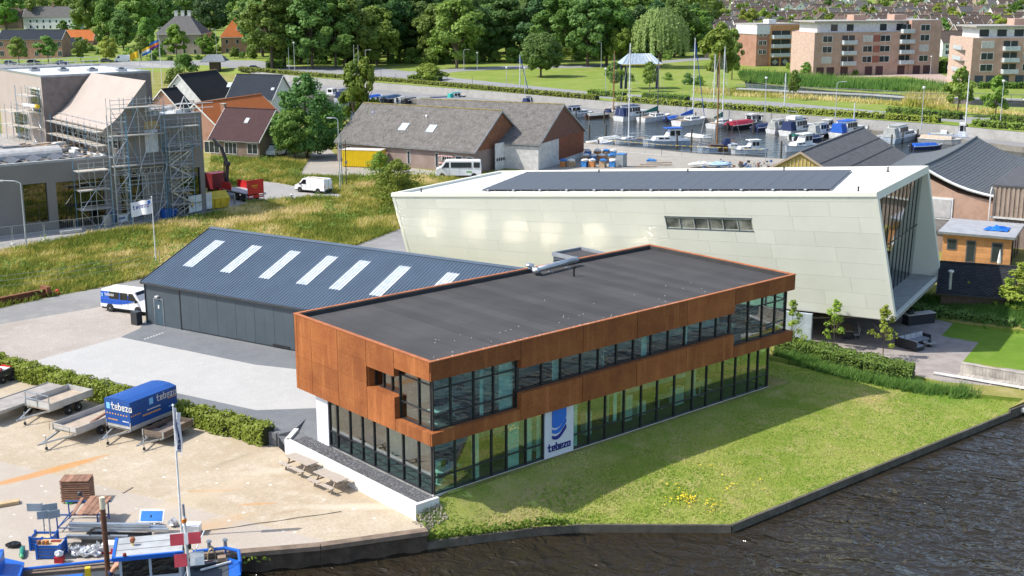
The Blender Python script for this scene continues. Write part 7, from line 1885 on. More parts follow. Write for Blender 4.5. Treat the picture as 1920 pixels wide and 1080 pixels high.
def fence(pts, z, H, label, step, postm, wires, tape=None):
 o = thing('fence', label, 'fence'); P3 = [G(*p,z) for p in pts]; w = MB()
 for a, b in zip(P3[:-1], P3[1:]):
  a.z = b.z = z; n = max(1, int((b-a).length/step))
  for i in range(n+1): q = a+(b-a)*(i/n); MB().tube(q,q+Vector((0,0,H)),.03,5).build('post', postm, o)
  for zz in wires: w.tube(a+Vector((0,0,zz)), b+Vector((0,0,zz)), .012, 4)
  if tape:
   for i in range(n*3): q0 = a+(b-a)*(i/n/3); q1 = a+(b-a)*((i+.6)/n/3); w.beam(q0+Vector((0,0,H*.96)), q1+Vector((0,0,H*.96)), .02, .07, 1)
 w.build('wire', [GALV, YELLOW] if tape else GALV, o, kind='stuff'); return o
fence([(1120,281),(1240,292),(1435,302)],-.5,1.9,'thin mesh fence along the quay in front of the moored boats',3.0,GALV,(.1,1.0,1.85),1)
fence([(0,547),(110,533),(210,515),(300,497)],0,1.5,'thin wire fence along the foot of the long grass bank',3.2,GALV,(.5,1.0,1.45))
a, b = G(-20,578,0), G(103,553,0); rb_ = thing('rusty_beam', 'stack of rusty steel beams lying along the road below the grass bank', 'steel beams', (a.x,a.y,0), math.atan2(b.y-a.y,b.x-a.x)); L = (b-a).length; MRU = P('rust_beam', (.22,.085,.04), .85, var=.35)
for y, z, l in ((0,.0,L),(.5,.0,L*.96),(.2,.36,L*.9)): MB().box(.2,l,y-.18,y+.18,z,z+.05).box(.2,l,y-.18,y+.18,z+.3,z+.35).box(.2,l,y-.03,y+.03,z+.051,z+.299).build('beam', MRU, rb_)
MB().box(L-.9,L-.5,-.3,.9,.36,.9).build('end_frame', MRU, rb_)
p = G(108,552,0); tag(MB().lathe([(.16,0),(.18,.02),(.18,.4),(.06,.5)], 10, (p.x,p.y,0)).build('red_can', RED), 'small red can beside the end of the rusty beams', 'can')
for px, py, H, key, k_, lb, wd in ((576,296,13.6,'bigdark',0,'tall dark tree beside the purple roofed house',.98),(553,300,8.5,'bigmid',0,'round bright green tree in front of the tall dark tree',1.0),(664,250,13.5,'streetlight',0,'slim light green tree behind the brick barn',.62),(690,250,14.0,'streetlight',1,'taller slim light green tree behind the brick barn',.58),(745,392,6.2,'openbush',0,'loose many stemmed bush at the low end of the leaning building',1.0),(712,345,4.6,'openbush',0,'lower loose bush beside the yellow container',.9),(620,262,6,'bush',1,'dark bush at the side of the brick barn',1.2)):
 tree(key, gz(px,py), H, lb, wide=wd, k=k_)
# building site
SP, Sa = (33.76,89.77), math.atan2(.0491,-.9988)
site_b = thing('unfinished_building', 'taupe rendered public building under construction with curved roof and bare windows', 'building', (*SP,0), Sa)
M_TAU = P('taupe_render', (.22,.20,.18), .9, var=.07, scale=.3); M_TAUL = P('taupe_cladding', (.37,.315,.275), .85, var=.06, scale=.4); M_GLS = glassmat('site_glass', (.45,.48,.46), .06, 1.5)
def sbox(name, s0, s1, t0, t1, z0, z1, mat=None): return MB().box(s0,s1,-t1,-t0,z0,z1).build(name, mat or M_TAU, site_b)
WN = [(.6,3.2,.5,5.6),(8.0,10.7,.3,5.7),(12.6,18.2,.02,5.4),(19.2,21.9,.9,5.5)]
s = 0.
for a, b, c, e in WN:
 sbox('wall', s, a, 0, .5, -.2, 7.7); sbox('wall', a+.001, b-.001, 0, .5, -.2, c); sbox('wall', a+.001, b-.001, 0, .5, e, 7.7); s = b
 f = sbox('window_frame', a, b, .34, .42, c, e, DARKM); MB().box(a+.08,b-.08,-.33,-.31,c+.08,e-.08).build('pane', M_GLS, f)
sbox('wall', s, 46, 0, .5, -.2, 7.7); sbox('side_wall', 0, .5, .501, 30, -.2, 7.7); sbox('parapet', 10.8, 46, .0, .55, 7.701, 7.95, P('grey_coping', (.36,.36,.35), .6))
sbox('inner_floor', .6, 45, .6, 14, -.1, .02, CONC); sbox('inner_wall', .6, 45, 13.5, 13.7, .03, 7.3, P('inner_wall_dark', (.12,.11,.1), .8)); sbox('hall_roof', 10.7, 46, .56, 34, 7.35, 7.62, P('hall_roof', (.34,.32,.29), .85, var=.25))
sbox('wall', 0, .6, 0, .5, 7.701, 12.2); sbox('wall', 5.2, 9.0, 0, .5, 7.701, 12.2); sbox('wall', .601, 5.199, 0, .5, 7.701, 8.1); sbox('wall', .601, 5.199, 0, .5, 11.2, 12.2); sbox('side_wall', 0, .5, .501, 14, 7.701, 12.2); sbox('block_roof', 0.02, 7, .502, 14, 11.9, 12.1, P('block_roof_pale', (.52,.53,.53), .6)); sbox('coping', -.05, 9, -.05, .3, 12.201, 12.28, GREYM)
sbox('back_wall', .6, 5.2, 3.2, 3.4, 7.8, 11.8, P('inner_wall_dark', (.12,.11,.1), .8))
for i in range(9): MB().box(.62+i*.512,.62+i*.512+.48,-.30,-.28,8.15,11.15).build('net_panel', P('grey_netting', (.26,.27,.27), .8), site_b)
for i in range(10): MB().box(.6+i*.508,.6+i*.508+.05,-.2,-.12,8.12,11.2).build('batten', P('pale_batten', (.45,.37,.30), .8), site_b)
for z in (9.1,10.2): MB().box(.66,5.19,-.115,-.09,z,z+.05).build('batten', P('pale_batten', (.45,.37,.30), .8), site_b)
sbox('insulation_board', 5.7, 7.3, -.04, -.001, 7.9, 10.6, P('board_pale', (.62,.64,.66), .7)); sbox('insulation_board', 5.5, 7.3, -.05, -.001, 10.7, 11.6, P('board_tan', (.42,.30,.12), .8))
cv = [(12.2,11.0),(11.0,11.75),(9.9,12.75),(8.8,13.95),(7.7,15.2),(6.7,16.35)]
MB().ext([(x,0,z) for x, z in cv]+[(6.7,0,11.9),(12.0,0,10.8)], (0,-17.4,0)).build('curved_roof', M_TAUL, site_b); MB().ext([(x-.01,.02,z-.02) for x, z in cv]+[(6.72,.02,7.7),(10.4,.02,7.7),(10.4,.02,10.8)], (0,-.02,0)).build('gable_wall', M_TAU, site_b)
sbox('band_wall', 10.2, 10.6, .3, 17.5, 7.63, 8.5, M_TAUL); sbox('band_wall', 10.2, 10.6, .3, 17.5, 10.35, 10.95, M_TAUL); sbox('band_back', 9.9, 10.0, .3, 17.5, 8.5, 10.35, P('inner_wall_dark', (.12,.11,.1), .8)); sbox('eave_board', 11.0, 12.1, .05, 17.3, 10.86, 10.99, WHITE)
for i in range(9): f = sbox('window_frame', 10.35, 10.45, .5+i*1.9, 2.3+i*1.9, 8.5, 10.35, OFFW); MB().box(10.451,10.47,-(2.2+i*1.9),-(.6+i*1.9),8.6,10.25).build('pane', M_GLS, f)
sbox('rear_block', -1.4, 13, 18, 36, -.2, 16, M_TAUL); sbox('rear_roof', -1.2, 12.8, 18.2, 35.8, 16.001, 16.06, P('site_white_roof', (.6,.61,.62), .6)); m = MB()
for x0, x1, y0, y1 in ((-1.4,13,-18.3,-18),(-1.4,13,-36,-35.7),(12.7,13,-35.69,-18.31),(-1.4,-1.1,-35.69,-18.31)): m.box(x0,x1,y0,y1,16.001,16.25)
m.build('coping', GREYM, site_b); sbox('front_shade_sheet', -1.38, 12.98, 17.93, 17.999, 7.7, 15.98, P('taupe_shade', (.2,.17,.155), .9)); m = MB()  # dark sheet on the rear block: its front face's shade put into colour
for i in range(13): m.tube((-1.2+i*1.15,-35.6,16.2),(-1.2+i*1.15,-35.6,17.3),.04,5)
m.tube((-1.2,-35.6,17.3),(12.8,-35.6,17.3),.04,5).tube((-1.2,-35.6,16.8),(12.8,-35.6,16.8),.04,5); m.build('roof_railing', GALV, site_b)
for t0, t1, z0, z1 in ((18.5,22.5,11.4,14.6),(24.5,30,7.8,11.0)):
 f = MB().box(13.001,13.06,-t1,-t0,z0,z1).build('window_frame', OFFW, site_b); MB().box(13.061,13.08,-t1+.2,-t0-.2,z0+.2,z1-.2).build('pane', M_GLS, f)
for i in range(4): o = thing('roof_unit', 'small pale service unit on the white roof of the rear site block', 'roof unit', site_b.matrix_basis @ Vector((1+i*3,-22-i*2.5,16.06)), Sa, 'roof units'); MB().box(-.6,.6,-.5,.5,0,.35).build('body', GREYM, o); MB().lathe([(.35,.351),(.4,.45),(.1,.55)], 10).build('cowl', DARKM, o)
sa = thing('solar_array', 'rows of dark solar panels set as low tents on the site hall roof', 'solar panels', site_b.matrix_basis @ Vector((0,0,7.62)), Sa)
for r_ in range(7):
 for i in range(3 if r_ < 3 else 4):
  s0 = 13.2+r_*2.45; t0 = .9+i*1.15
  MB().ext([(s0,-t0,.15),(s0+1.0,-t0,.6),(s0+1.0,-t0-1.1,.6),(s0,-t0-1.1,.15)], (0,0,.04)).build('solar_panel', M_SOLAR, sa); MB().ext([(s0+2.0,-t0,.15),(s0+1.03,-t0,.6),(s0+1.03,-t0-1.1,.6),(s0+2.0,-t0-1.1,.15)], (0,0,.04)).build('solar_panel', M_SOLAR, sa)
bl_ = thing('barrel_rooflight', 'pale arched rooflight lying along the site hall roof', 'rooflight', site_b.matrix_basis @ Vector((0,0,7.62)), Sa); m = MB()
m.loft([[(s_,-6.2-1.5*math.cos(PI*k/10),.25+1.0*math.sin(PI*k/10)) for k in range(11)] for s_ in (15.5,30)]); m.build('vault', P('vault_pale', (.45,.44,.42), .5), bl_); MB().box(15.4,30,-7.8,-4.6,0,.249).build('upstand', GREYM, bl_)
m = MB(); rgs = np.random.default_rng(4)
for i in range(150): m.obox((rgs.uniform(11.6,25),-rgs.uniform(8.6,17) if i % 3 else -rgs.uniform(1,8) if False else -rgs.uniform(8.4,15),7.7+abs(rgs.normal(.1,.2))), rgs.uniform(.5,3), rgs.uniform(.15,.9), rgs.uniform(.06,.4), rgs.uniform(-.4,.4), int(rgs.integers(0,4)))
for i in range(40): m.obox((rgs.uniform(11.4,14.5),-rgs.uniform(1.,8),7.75+abs(rgs.normal(.1,.15))), rgs.uniform(.5,2.2), rgs.uniform(.15,.6), rgs.uniform(.06,.3), 1.5+rgs.uniform(-.3,.3), int(rgs.integers(0,4)))
m.build('roof_materials', [P('pale_batten', (.45,.37,.30), .8), P('foam_white', (.66,.66,.64), .7), GREYM, P('ply_brown', (.3,.22,.15), .8)], kind='stuff').matrix_world = site_b.matrix_basis
M_SCF = P('scaffold_tube', (.42,.46,.48), .4, .6, var=.2); M_SCB = P('scaffold_blue', (.08,.25,.38), .5); M_DKB = P('scaffold_board', (.45,.41,.35), .8, var=.2)
def scaffold(label, s0, s1, t0, t1, levels, nb, z0=0., zt=1.1, along_t=False, decks=True, brace=True):
 o = thing('scaffold', label, 'scaffold', (*SP,0), Sa, 'scaffolds'); L0, L1 = (t0,t1) if along_t else (s0,s1); ztop = levels[-1]+zt
 def pt(u, v, z):
  a = L0+(L1-L0)*u
  return ((s0+(s1-s0)*v, -a, z) if along_t else (a, -(t0+(t1-t0)*v), z))
 for i in range(nb+1):
  for v in (0,1): MB().tube(pt(i/nb,v,z0), pt(i/nb,v,ztop), .035, 5).build('standard', M_SCF if (i+v) % 3 else M_SCB, o)
  for z in levels: MB().tube(pt(i/nb,0,z), pt(i/nb,1,z), .03, 4).build('transom', M_SCF, o)
 for z in levels:
  for v in (0,1):
   MB().tube(pt(0,v,z), pt(1,v,z), .03, 4).build('ledger', M_SCF, o)
  for dz in (.5,1.0): MB().tube(pt(0,0,z+dz), pt(1,0,z+dz), .028, 4).build('guard_rail', M_SCF, o)
  if decks:
   for i in range(nb): q = [pt(i/nb+.01,.05,z+.04),pt((i+1)/nb-.01,.05,z+.04),pt((i+1)/nb-.01,.95,z+.04),pt(i/nb+.01,.95,z+.04)]; MB().ext(q, (0,0,.05)).build('deck_board', M_DKB, o)
 if brace:
  lv = [z0]+list(levels)
  for k in range(len(lv)-1):
   for i in range(nb):
    a, b = (i,i+1) if (i+k) % 2 else (i+1,i)
    MB().tube(pt(a/nb,0,lv[k]), pt(b/nb,0,lv[k+1]), .03, 4).build('brace', M_SCF if (i+k) % 2 else GALV, o)
 return o
scaffold('scaffold tower before the open bay of the site hall', 12.7, 16.3, -2.4, -.6, (2.2,4.4,6.6), 2)
scaffold('scaffold with three decks across the taupe gable of the curved roof', 5.4, 11.8, -1.6, -.3, (6.7,10.2,13.4), 4, 0, 1.2)
scaffold('scaffold walkway along the glazed band below the curved roof', 11.5, 12.9, .3, 18, (9.0,10.6), 9, 7.6, 1.0, True)
scaffold('tall scaffold frame on the pale side of the rear site block', 13.3, 14.6, 18.6, 23.5, (9.6,11.6,13.6), 2, 7.6, 1.2, True)
scaffold('scaffold frame beside the lower window of the rear site block', 13.3, 15.0, 24.5, 30, (9.4,11.2), 2, 7.6, 1.0, True)
scaffold('stair scaffold tower in front of the tall corner block of the site', 2.4, 5.3, -2.2, -.5, (1.6,3.2,4.8,6.4,8.0), 2)
scaffold('tall narrow scaffold at the corner of the curved gable', 10.6, 12.4, -3.0, -1.7, (2.0,4.0,6.0,8.0,10.0,12.0), 1, 0, .8, False, False)
scaffold('scaffold bay before the wide site window', 6.0, 10.4, -2.3, -1.7, (2.3,4.6), 2, 0, 1.0, False, False)
scaffold('upper scaffold bay before the net covered windows', 1.0, 5.4, -1.5, -.4, (8.6,10.8), 2, 7.8, 1.2)
stt = thing('scaffold_stair', 'zigzag metal stair flights inside the stair scaffold tower', 'stair', (*SP,0), Sa)
for k in range(5):
 x0, x1 = (2.6,5.1) if k % 2 else (5.1,2.6); z0 = k*1.6
 for y in (.7,1.9): MB().beam((x0,y,z0+.1),(x1,y,z0+1.6),.05,.12).build('stringer', GALV, stt); MB().beam((x0,y,z0+1.0),(x1,y,z0+2.5),.04,.04).build('hand_rail', GALV, stt)
 for i in range(7): MB().obox((x0+(x1-x0)*(i+.5)/7,1.3,z0+.1+1.5*(i+.5)/7), .24, 1.1, .03).build('tread', GALV, stt)
tr_ = thing('truss_girder', 'aluminium lattice girder bridging the scaffold above the site window', 'girder', (*SP,0), Sa); m = MB()
for z in (5.6,6.3): m.tube((5.6,1.0,z),(10.8,1.0,z),.04,5)
for i in range(14): m.tube((5.6+i*.371,1.0,5.6 if i % 2 else 6.3),(5.6+(i+1)*.371,1.0,6.3 if i % 2 else 5.6),.03,4)
m.build('lattice', GALV, tr_)
rl = thing('roof_guard_rail', 'white guard rail standing round the flat roof of the tall corner block', 'guard rail', (*SP,0), Sa)
for i in range(7): MB().tube((-.2+i*1.2,0,12.28),(-.2+i*1.2,0,13.4),.04,5).build('post', WHITE, rl)
for z in (12.8,13.35): MB().tube((-1.6,0,z),(7.2,0,z),.04,5).build('rail', WHITE, rl)
MB().path([(.3,-2,12.1),(1.2,-2,14.1),(2.1,-2,12.1)], .06, 5).build('trestle', WHITE, rl); MB().path([(3,-8,12.1),(0,-6,12.9),(-1,-5,12.9)], .05, 5).build('rail', WHITE, rl)
m = MB()
for i in range(40): m.obox((rgs.uniform(.6,6.2),-rgs.uniform(1,12),12.2+abs(rgs.normal(.1,.2))), rgs.uniform(.4,1.6), rgs.uniform(.2,.8), rgs.uniform(.1,.5), rgs.uniform(0,3), int(rgs.integers(0,3)))
m.build('roof_materials', [P('foam_white', (.66,.66,.64), .7), GREYM, P('pale_batten', (.45,.37,.30), .8)], kind='stuff').matrix_world = site_b.matrix_basis
tb = thing('roll_tube', 'long white roll with a yellow band lying on the scaffold of the rear block', 'roll', site_b.matrix_basis @ Vector((13.9,-20,12.4)), Sa); MB().tube((-.2,1.4,0),(.4,-1.6,0),.25,10).build('roll', WHITE, tb); MB().tube((-.3,1.9,.02),(-.21,1.45,.02),.26,10).build('band', YELLOW, tb)
def at_s(s_, t_, z=0): return site_b.matrix_basis @ Vector((s_,-t_,z))
for i in range(8):
 o = thing('site_fence', 'mesh construction fence panel on concrete feet along the site front', 'site fence', at_s(11.6+i*3.4,-5.6+.02*i), Sa+.03, 'construction fence panels'); m = MB()
 m.path([(0,0,.1),(0,0,2.0),(3.3,0,2.0),(3.3,0,.1),(0,0,.1)], .022, 5); m.tube((0,0,1.0),(3.3,0,1.0),.012,4)
 m.build('frame', GALV, o); MB().box(-.12,.12,-.35,.35,-.1,.12).build('foot', CONC, o); m = MB()
 for j in range(1,16): m.tube((j*.206,0,.1),(j*.206,0,2.0),.006,3)
 m.build('mesh', GALV, o, kind='stuff')
def board(px0, py0, px1, py1, hgt, label):
 a, b = G(px0,py0,0), G(px1,py1,0); o = thing('site_board', label, 'sign board', (a.x,a.y,0), math.atan2(b.y-a.y,b.x-a.x)); L = (b-a).length; MB().box(0,L,-.03,.03,.25,.25+hgt).build('board', P('board_white', (.66,.68,.66), .5), o)
 for x in (.3,L-.3): MB().box(x-.05,x+.05,.031,.1,-.1,.25+hgt).build('post', WOOD, o)
 return o, L
o, L = board(355,403,398,394,2.0,'white site sign board with a yellow emblem before the yellow skip')
MB().ext([(.45,-.031,1.25),(.75,-.031,.85),(.9,-.031,1.3),(.75,-.031,1.75)], (0,-.01,0)).build('emblem', YELLOW, o); MB().ext([(.35,-.031,1.1),(.45,-.031,.8),(.7,-.031,.75),(.5,-.031,1.2)], (0,-.01,0)).build('emblem', DARKM, o)
dashes(o, P('print_olive', (.25,.27,.15), .6), (1.1,-.034,1.3), (1,0,0), 12, .11, .2, .3); dashes(o, P('print_olive', (.25,.27,.15), .6), (1.6,-.034,.95), (1,0,0), 10, .08, .07)
o, L = board(221,421,240,418,.85,'low white banner with blue print beside the white tank at the site fence'); dashes(o, DB, (.2,-.034,.68), (1,0,0), 6, .13, .25, .2)
p = G(365,398,0); sk_ = thing('skip', 'yellow covered skip container standing behind the site sign board', 'skip', (p.x,p.y+.3,0), along(365,398,422,391))
SM = P('skip_yellow', (.62,.44,.03), .5, var=.15); MB().loft([[(0,0,.1),(4.8,0,.1),(4.8,2.1,.1),(0,2.1,.1)],[(-.3,-.1,1.3),(5.0,-.1,1.3),(5.0,2.2,1.3),(-.3,2.2,1.3)]]).build('body', SM, sk_); MB().ext([(-.3,-.1,1.301),(-.3,1.05,2.1),(-.3,2.2,1.301)], (5.3,0,0)).build('lid', SM, sk_); m = MB()
for i in range(6): m.box(.3+i*.85,.4+i*.85,-.17,-.02,.2,1.29)
m.build('rib', P('skip_rib', (.5,.35,.03), .5), sk_)
def drum(px, py, m_, r, hh, lb, cat, z=0): p = G(px,py,z); o = thing(cat.replace(' ', '_'), lb, cat, (p.x,p.y,z)); MB().lathe([(r*.97,0),(r,.05),(r,hh*.33),(r*1.03,hh*.35),(r,hh*.37),(r,hh*.95),(r*.9,hh)], 14).build('drum', m_, o); MB().lathe([(r*.3,hh+.001),(r*.3,hh+.05)], 8).build('lid', DARKM, o)
drum(202,424,GREYM,.6,1.3,'pale grey tank standing at the site fence','tank'); drum(213,417,P('drum_blue', (.03,.1,.25), .4),.42,1.3,'dark blue drum standing beside the pale grey tank','drum')
p = G(306,409,0); o = thing('blue_bin', 'bright blue container bin at the foot of the stair scaffold', 'bin', (p.x,p.y,0), Sa+PI); MB().loft([[(0,0,0),(1.6,0,0),(1.6,1,0),(0,1,0)],[(-.1,-.1,1.0),(1.9,-.1,1.0),(1.9,1.1,1.0),(-.1,1.1,1.0)]]).build('body', BLUE, o); MB().box(-.12,1.92,-.12,1.12,1.001,1.06).build('rim', BLUE, o)
p = G(115,440,0); o = thing('slab_stack', 'stack of pale concrete slabs on the ground at the site fence', 'slab stack', (p.x,p.y,0), Sa+PI); [MB().box(0,2.4,0,.8,.05+k_*.17,.2+k_*.17).build('slab', CONC, o) for k_ in range(2)]
p = G(119,426,0); o = thing('bulk_bag', 'small white and blue bag lying at the open bay of the hall', 'bag', (p.x,p.y,0)); lumpy(.5,.4,.6,61).build('sack', WHITE, o)
p = G(117,414,0); o = thing('bulk_bag', 'big pale bulk bag standing in the open bay of the hall', 'bag', (p.x,p.y,0)); lumpy(1.0,.8,1.6,62,12,.15).build('sack', P('bag_grey', (.42,.45,.45), .8), o)
for s_, w, hh, m_, lb in ((16.2,2.6,1.6,P('ply_rust', (.22,.11,.06), .8),'rust brown panels leaning inside the open bay of the hall'),(20.2,1.2,1.3,P('drum_blue', (.03,.1,.25), .4),'blue crate seen through the square hall window'),(21,1.8,2.6,P('stack_brown', (.16,.11,.08), .8),'stacked brown boards seen through the square hall window')):
 o = thing('material_stack', lb, 'material stack', at_s(s_,2.6,.02), Sa); [MB().box(-w/2,w/2,-.5-.02*k_,.5,.02+k_*hh/5,.02+(k_+.8)*hh/5).build('layer', m_, o) for k_ in range(5)]
a, b = G(486,380,0), G(400,362,0); tz = math.atan2(b.y-a.y,b.x-a.x)
lor = thing('crane_lorry', 'red flatbed lorry with a folded black loading crane beside the site building', 'lorry', (a.x,a.y+.8,0), tz)
MB().box(0,10.4,-.5,.5,.7,.95).build('chassis', P('lorry_dark_red', (.2,.02,.025), .5), lor); MB().box(.1,6.0,-1.2,1.2,1.05,1.2).build('load_bed', P('bed_grey', (.4,.41,.42), .6), lor)
MB().box(-.1,.0,-1.2,1.2,1.05,2.9).build('tail_board', RED, lor); [MB().box(3.8,6.0,y-.03,y+.03,1.2,2.2).build('side_board', RED, lor) for y in (-1.2,1.2)]; MB().box(.1,6,-1.24,-1.201,.98,1.08).build('edge_strip', YELLOW, lor)
dashes(lor, YELLOW, (-.105,.6,2.15), (0,-1,0), 7, .13, .16, .2); dashes(lor, YELLOW, (-.105,.35,1.9), (0,-1,0), 5, .09, .07)
MB().box(-.14,-.101,-1.2,1.2,.55,.95).build('bumper', RED, lor); [MB().box(-.16,-.141,y-.3,y+.3,.68,.86).build('tail_light', WHITE, lor) for y in (-.8,.8)]
MB().loft([[(8.3,-1.2,.8),(10.5,-1.2,.8),(10.5,1.2,.8),(8.3,1.2,.8)],[(8.3,-1.2,2.9),(10.2,-1.2,2.9),(10.2,1.2,2.9),(8.3,1.2,2.9)]]).build('cab', P('lorry_dark_red', (.2,.02,.025), .5), lor)
for x in (1.4,2.8,9.3):
 for y in (-1.0,1.0): wheel(lor, x, y, .48, .32)
cr = MB(); cr.lathe([(.45,1.2),(.35,1.5),(.3,2.6)], 10, (6.7,0,0)); cr.beam((6.7,0,2.3),(6.3,.0,4.3),.34,.4); cr.beam((6.3,0,4.2),(7.6,0,6.4),.3,.36); cr.beam((7.5,0,6.3),(9.6,-.1,7.3),.22,.28); cr.lathe([(.3,-.3),(.35,0),(.3,.3)], 10, (6.3,0,4.3), axis='Y'); cr.beam((6.9,.25,2.6),(6.75,.2,4.7),.12,.12)
cr.build('loading_crane', P('crane_black', (.02,.02,.022), .5), lor); MB().beam((6.95,-.22,2.5),(6.6,-.2,4.0),.06,.06).build('crane_stripe', YELLOW, lor)
p = G(440,384,0); o = thing('outrigger', 'grey outrigger leg standing under the red lorry bed', 'outrigger', (p.x,p.y,0)); MB().box(-.09,.09,-.09,.09,.05,1.4).build('leg', GREYM, o); MB().lathe([(.25,0),(.25,.05)], 10).build('foot', GREYM, o)
p = G(547,377,0); o = thing('bollard', 'small steel bollard on the site road near the white delivery van', 'bollard', (p.x,p.y,0)); MB().tube((0,0,0),(0,0,.8),.12,8).build('post', GREYM, o); MB().lathe([(.14,.8),(.16,.85),(.05,.95)], 8).build('cap', WHITE, o)
# marina
C_W, C_N, C_BR, C_BK = P('hull_white', (.72,.72,.70), .3), P('hull_navy', (.02,.03,.08), .3), P('hull_brown', (.10,.05,.03), .5), P('hull_black', (.02,.02,.024), .35)
C_GB, C_BL, C_GR = P('hull_grey_blue', (.40,.46,.52), .35), P('hull_blue', (.02,.2,.62), .35), P('hull_grey', (.35,.35,.34), .5)
V_N, V_B, V_G, V_R, V_T, V_C, V_TE = P('canvas_navy', (.015,.03,.10), .7), P('canvas_blue', (.015,.10,.45), .6), P('canvas_green', (.01,.12,.09), .7), P('canvas_red', (.30,.015,.04), .7), P('canvas_tan', (.45,.36,.27), .8), P('canvas_grey', (.36,.37,.35), .8), P('canvas_teal', (.02,.35,.30), .6)
M_MAST = P('mast_alloy', (.66,.67,.67), .4, .1); M_MASTW = P('mast_wood', (.30,.14,.05), .5)
TINT = MATS['tinted_glass']
def boat(label, s, b, hull, kind, cover=None, mast=0, boom=None, mastm=None, beam=None, cat='boat', name='motor_boat', fly=False):
 b = (b[0], s[1]+(b[1]-s[1])*.5); A, B = G(*s,WL), G(*b,WL); L = max(6.5, min(11.5, (B-A).length*1.12)); c = (A+B)/2; W_ = beam or max(1.7, min(4.0, L*.33)); w = W_/2
 o = thing(name, label, cat, (c.x,c.y,WL), math.atan2(B.y-A.y,B.x-A.x), 'boats in the marina'); k = max(.8, min(1.2, L/8.4))
 fb = .85*k; secs = []
 for u, ww, dz in ((-.5,.82,.0),(-.2,1,.0),(.1,1,.03),(.3,.8,.12),(.42,.45,.22),(.5,.05,.32)):
  x = u*L; secs.append([(x,-w*ww,fb+dz*k),(x*.97,-w*ww*.8,-.25),(x*.97,w*ww*.8,-.25),(x,w*ww,fb+dz*k)])
 hu = MB().loft(secs).build('hull', hull, o)
 m = MB()
 for a_, b_ in zip(secs[:-1], secs[1:]):
  for i in (0,3): m.beam(a_[i], b_[i], .09, .1)
 m.build('gunwale', C_W if hull is not C_W else P('gunwale_grey', (.25,.27,.3), .4), o)
 def cab(x0, x1, z0, z1, ww, name='cabin', mat=C_W, win=True, tp=.85):
  MB().loft([[(x0,-ww,z0),(x1,-ww*.9,z0),(x1,ww*.9,z0),(x0,ww,z0)],[(x0+.1,-ww*tp,z1),(x1-(z1-z0)*.6,-ww*tp*.9,z1),(x1-(z1-z0)*.6,ww*tp*.9,z1),(x0+.1,ww*tp,z1)]]).build(name, mat, o)
  if win:
   n = max(2, int((x1-x0)/1.1)); dz = z1-z0
   for sy in (-1,1):
    for i in range(n):
     a_, e = x0+.2+i*(x1-x0-.9)/n, x0+.2+(i+.78)*(x1-x0-.9)/n; y0, y1 = ww*(1-(1-tp)*.45)+.01, ww*(1-(1-tp)*.85)+.015
     MB().ext([(a_,sy*y0,z0+dz*.42),(e,sy*y0*.98,z0+dz*.42),(e,sy*y1*.98,z0+dz*.84),(a_,sy*y1,z0+dz*.84)], (0,sy*.02,0)).build('window', TINT, o)
   MB().box(x0-.0,x0+.06,-ww*.6,ww*.6,z0+dz*.4,z0+dz*.84).build('window', TINT, o)
 if kind == 'cruiser':
  cab(-.12*L, .32*L, fb, fb+.75*k, w*.78); cab(-.3*L, .1*L, fb+.02, fb+1.75*k, w*.74)
  if cover: cab(-.46*L, -.16*L, fb+.1, fb+1.45*k, w*.72, 'canopy', cover, False, .7); MB().box(-.32*L,.05*L,-w*.6,w*.6,fb+1.76*k,fb+1.84*k).build('roof_cover', cover, o)
  if fly: cab(-.34*L,-.05*L, fb+1.76*k, fb+2.3*k, w*.6, 'flybridge', C_W, False); m = MB(); m.path([(-.3*L,-w*.6,fb+2.2*k),(-.3*L,-w*.6,fb+3.1*k),(-.3*L,w*.6,fb+3.1*k),(-.3*L,w*.6,fb+2.2*k)], .05, 5); m.build('arch', GALV, o)
 elif kind == 'steel':
  cab(-.05*L, .3*L, fb, fb+.7*k, w*.75); cab(-.28*L, .06*L, fb, fb+2.0*k, w*.72); MB().box(-.31*L,.04*L,-w*.72,w*.72,fb+2.01*k,fb+2.12*k).build('roof', cover or C_W, o)
 elif kind == 'sail':
  cab(-.1*L, .26*L, fb, fb+.5*k, w*.62); MB().box(-.44*L,-.14*L,-w*.5,w*.5,fb+.01,fb+.08).build('cockpit', P('teak_deck', (.28,.2,.13), .8), o)
  if cover: cab(-.24*L,-.08*L,fb+.1,fb+1.25*k,w*.62,'sprayhood',cover,False)
 elif kind == 'open':
  cab(-.46*L, .3*L, fb, fb+.6*k, w*.9, 'cover', cover or V_C, False, .45); MB().box(-.53*L,-.5*L,-.25,.25,.1,fb+.5).build('outboard', C_BK, o)
 elif kind == 'tjalk':
  cab(-.35*L,-.1*L, fb, fb+.6*k, w*.7); cab(-.2*L,.0*L, fb+.1, fb+1.5*k, w*.6, 'sprayhood', cover or V_N, False, .6); MB().obox((.1*L,0,fb+.35), L*.3, w*1.1, .5).build('deck_hatch', C_BR, o)
  for s_ in (-1,1): MB().obox((0,s_*(w+.06),fb-.1), 1.8, .08, 1.0).build('leeboard', C_BR, o)
 elif kind == 'fish':
  cab(-.02*L,.2*L, fb, fb+2.4, w*.66); MB().box(-.45*L,-.1*L,-w*.7,w*.7,fb-.05,fb+.3).build('hold_cover', V_C, o); MB().box(-.3*L,-.2*L,-w*.4,w*.4,fb+.31,fb+.9).build('deck_box', C_W, o)
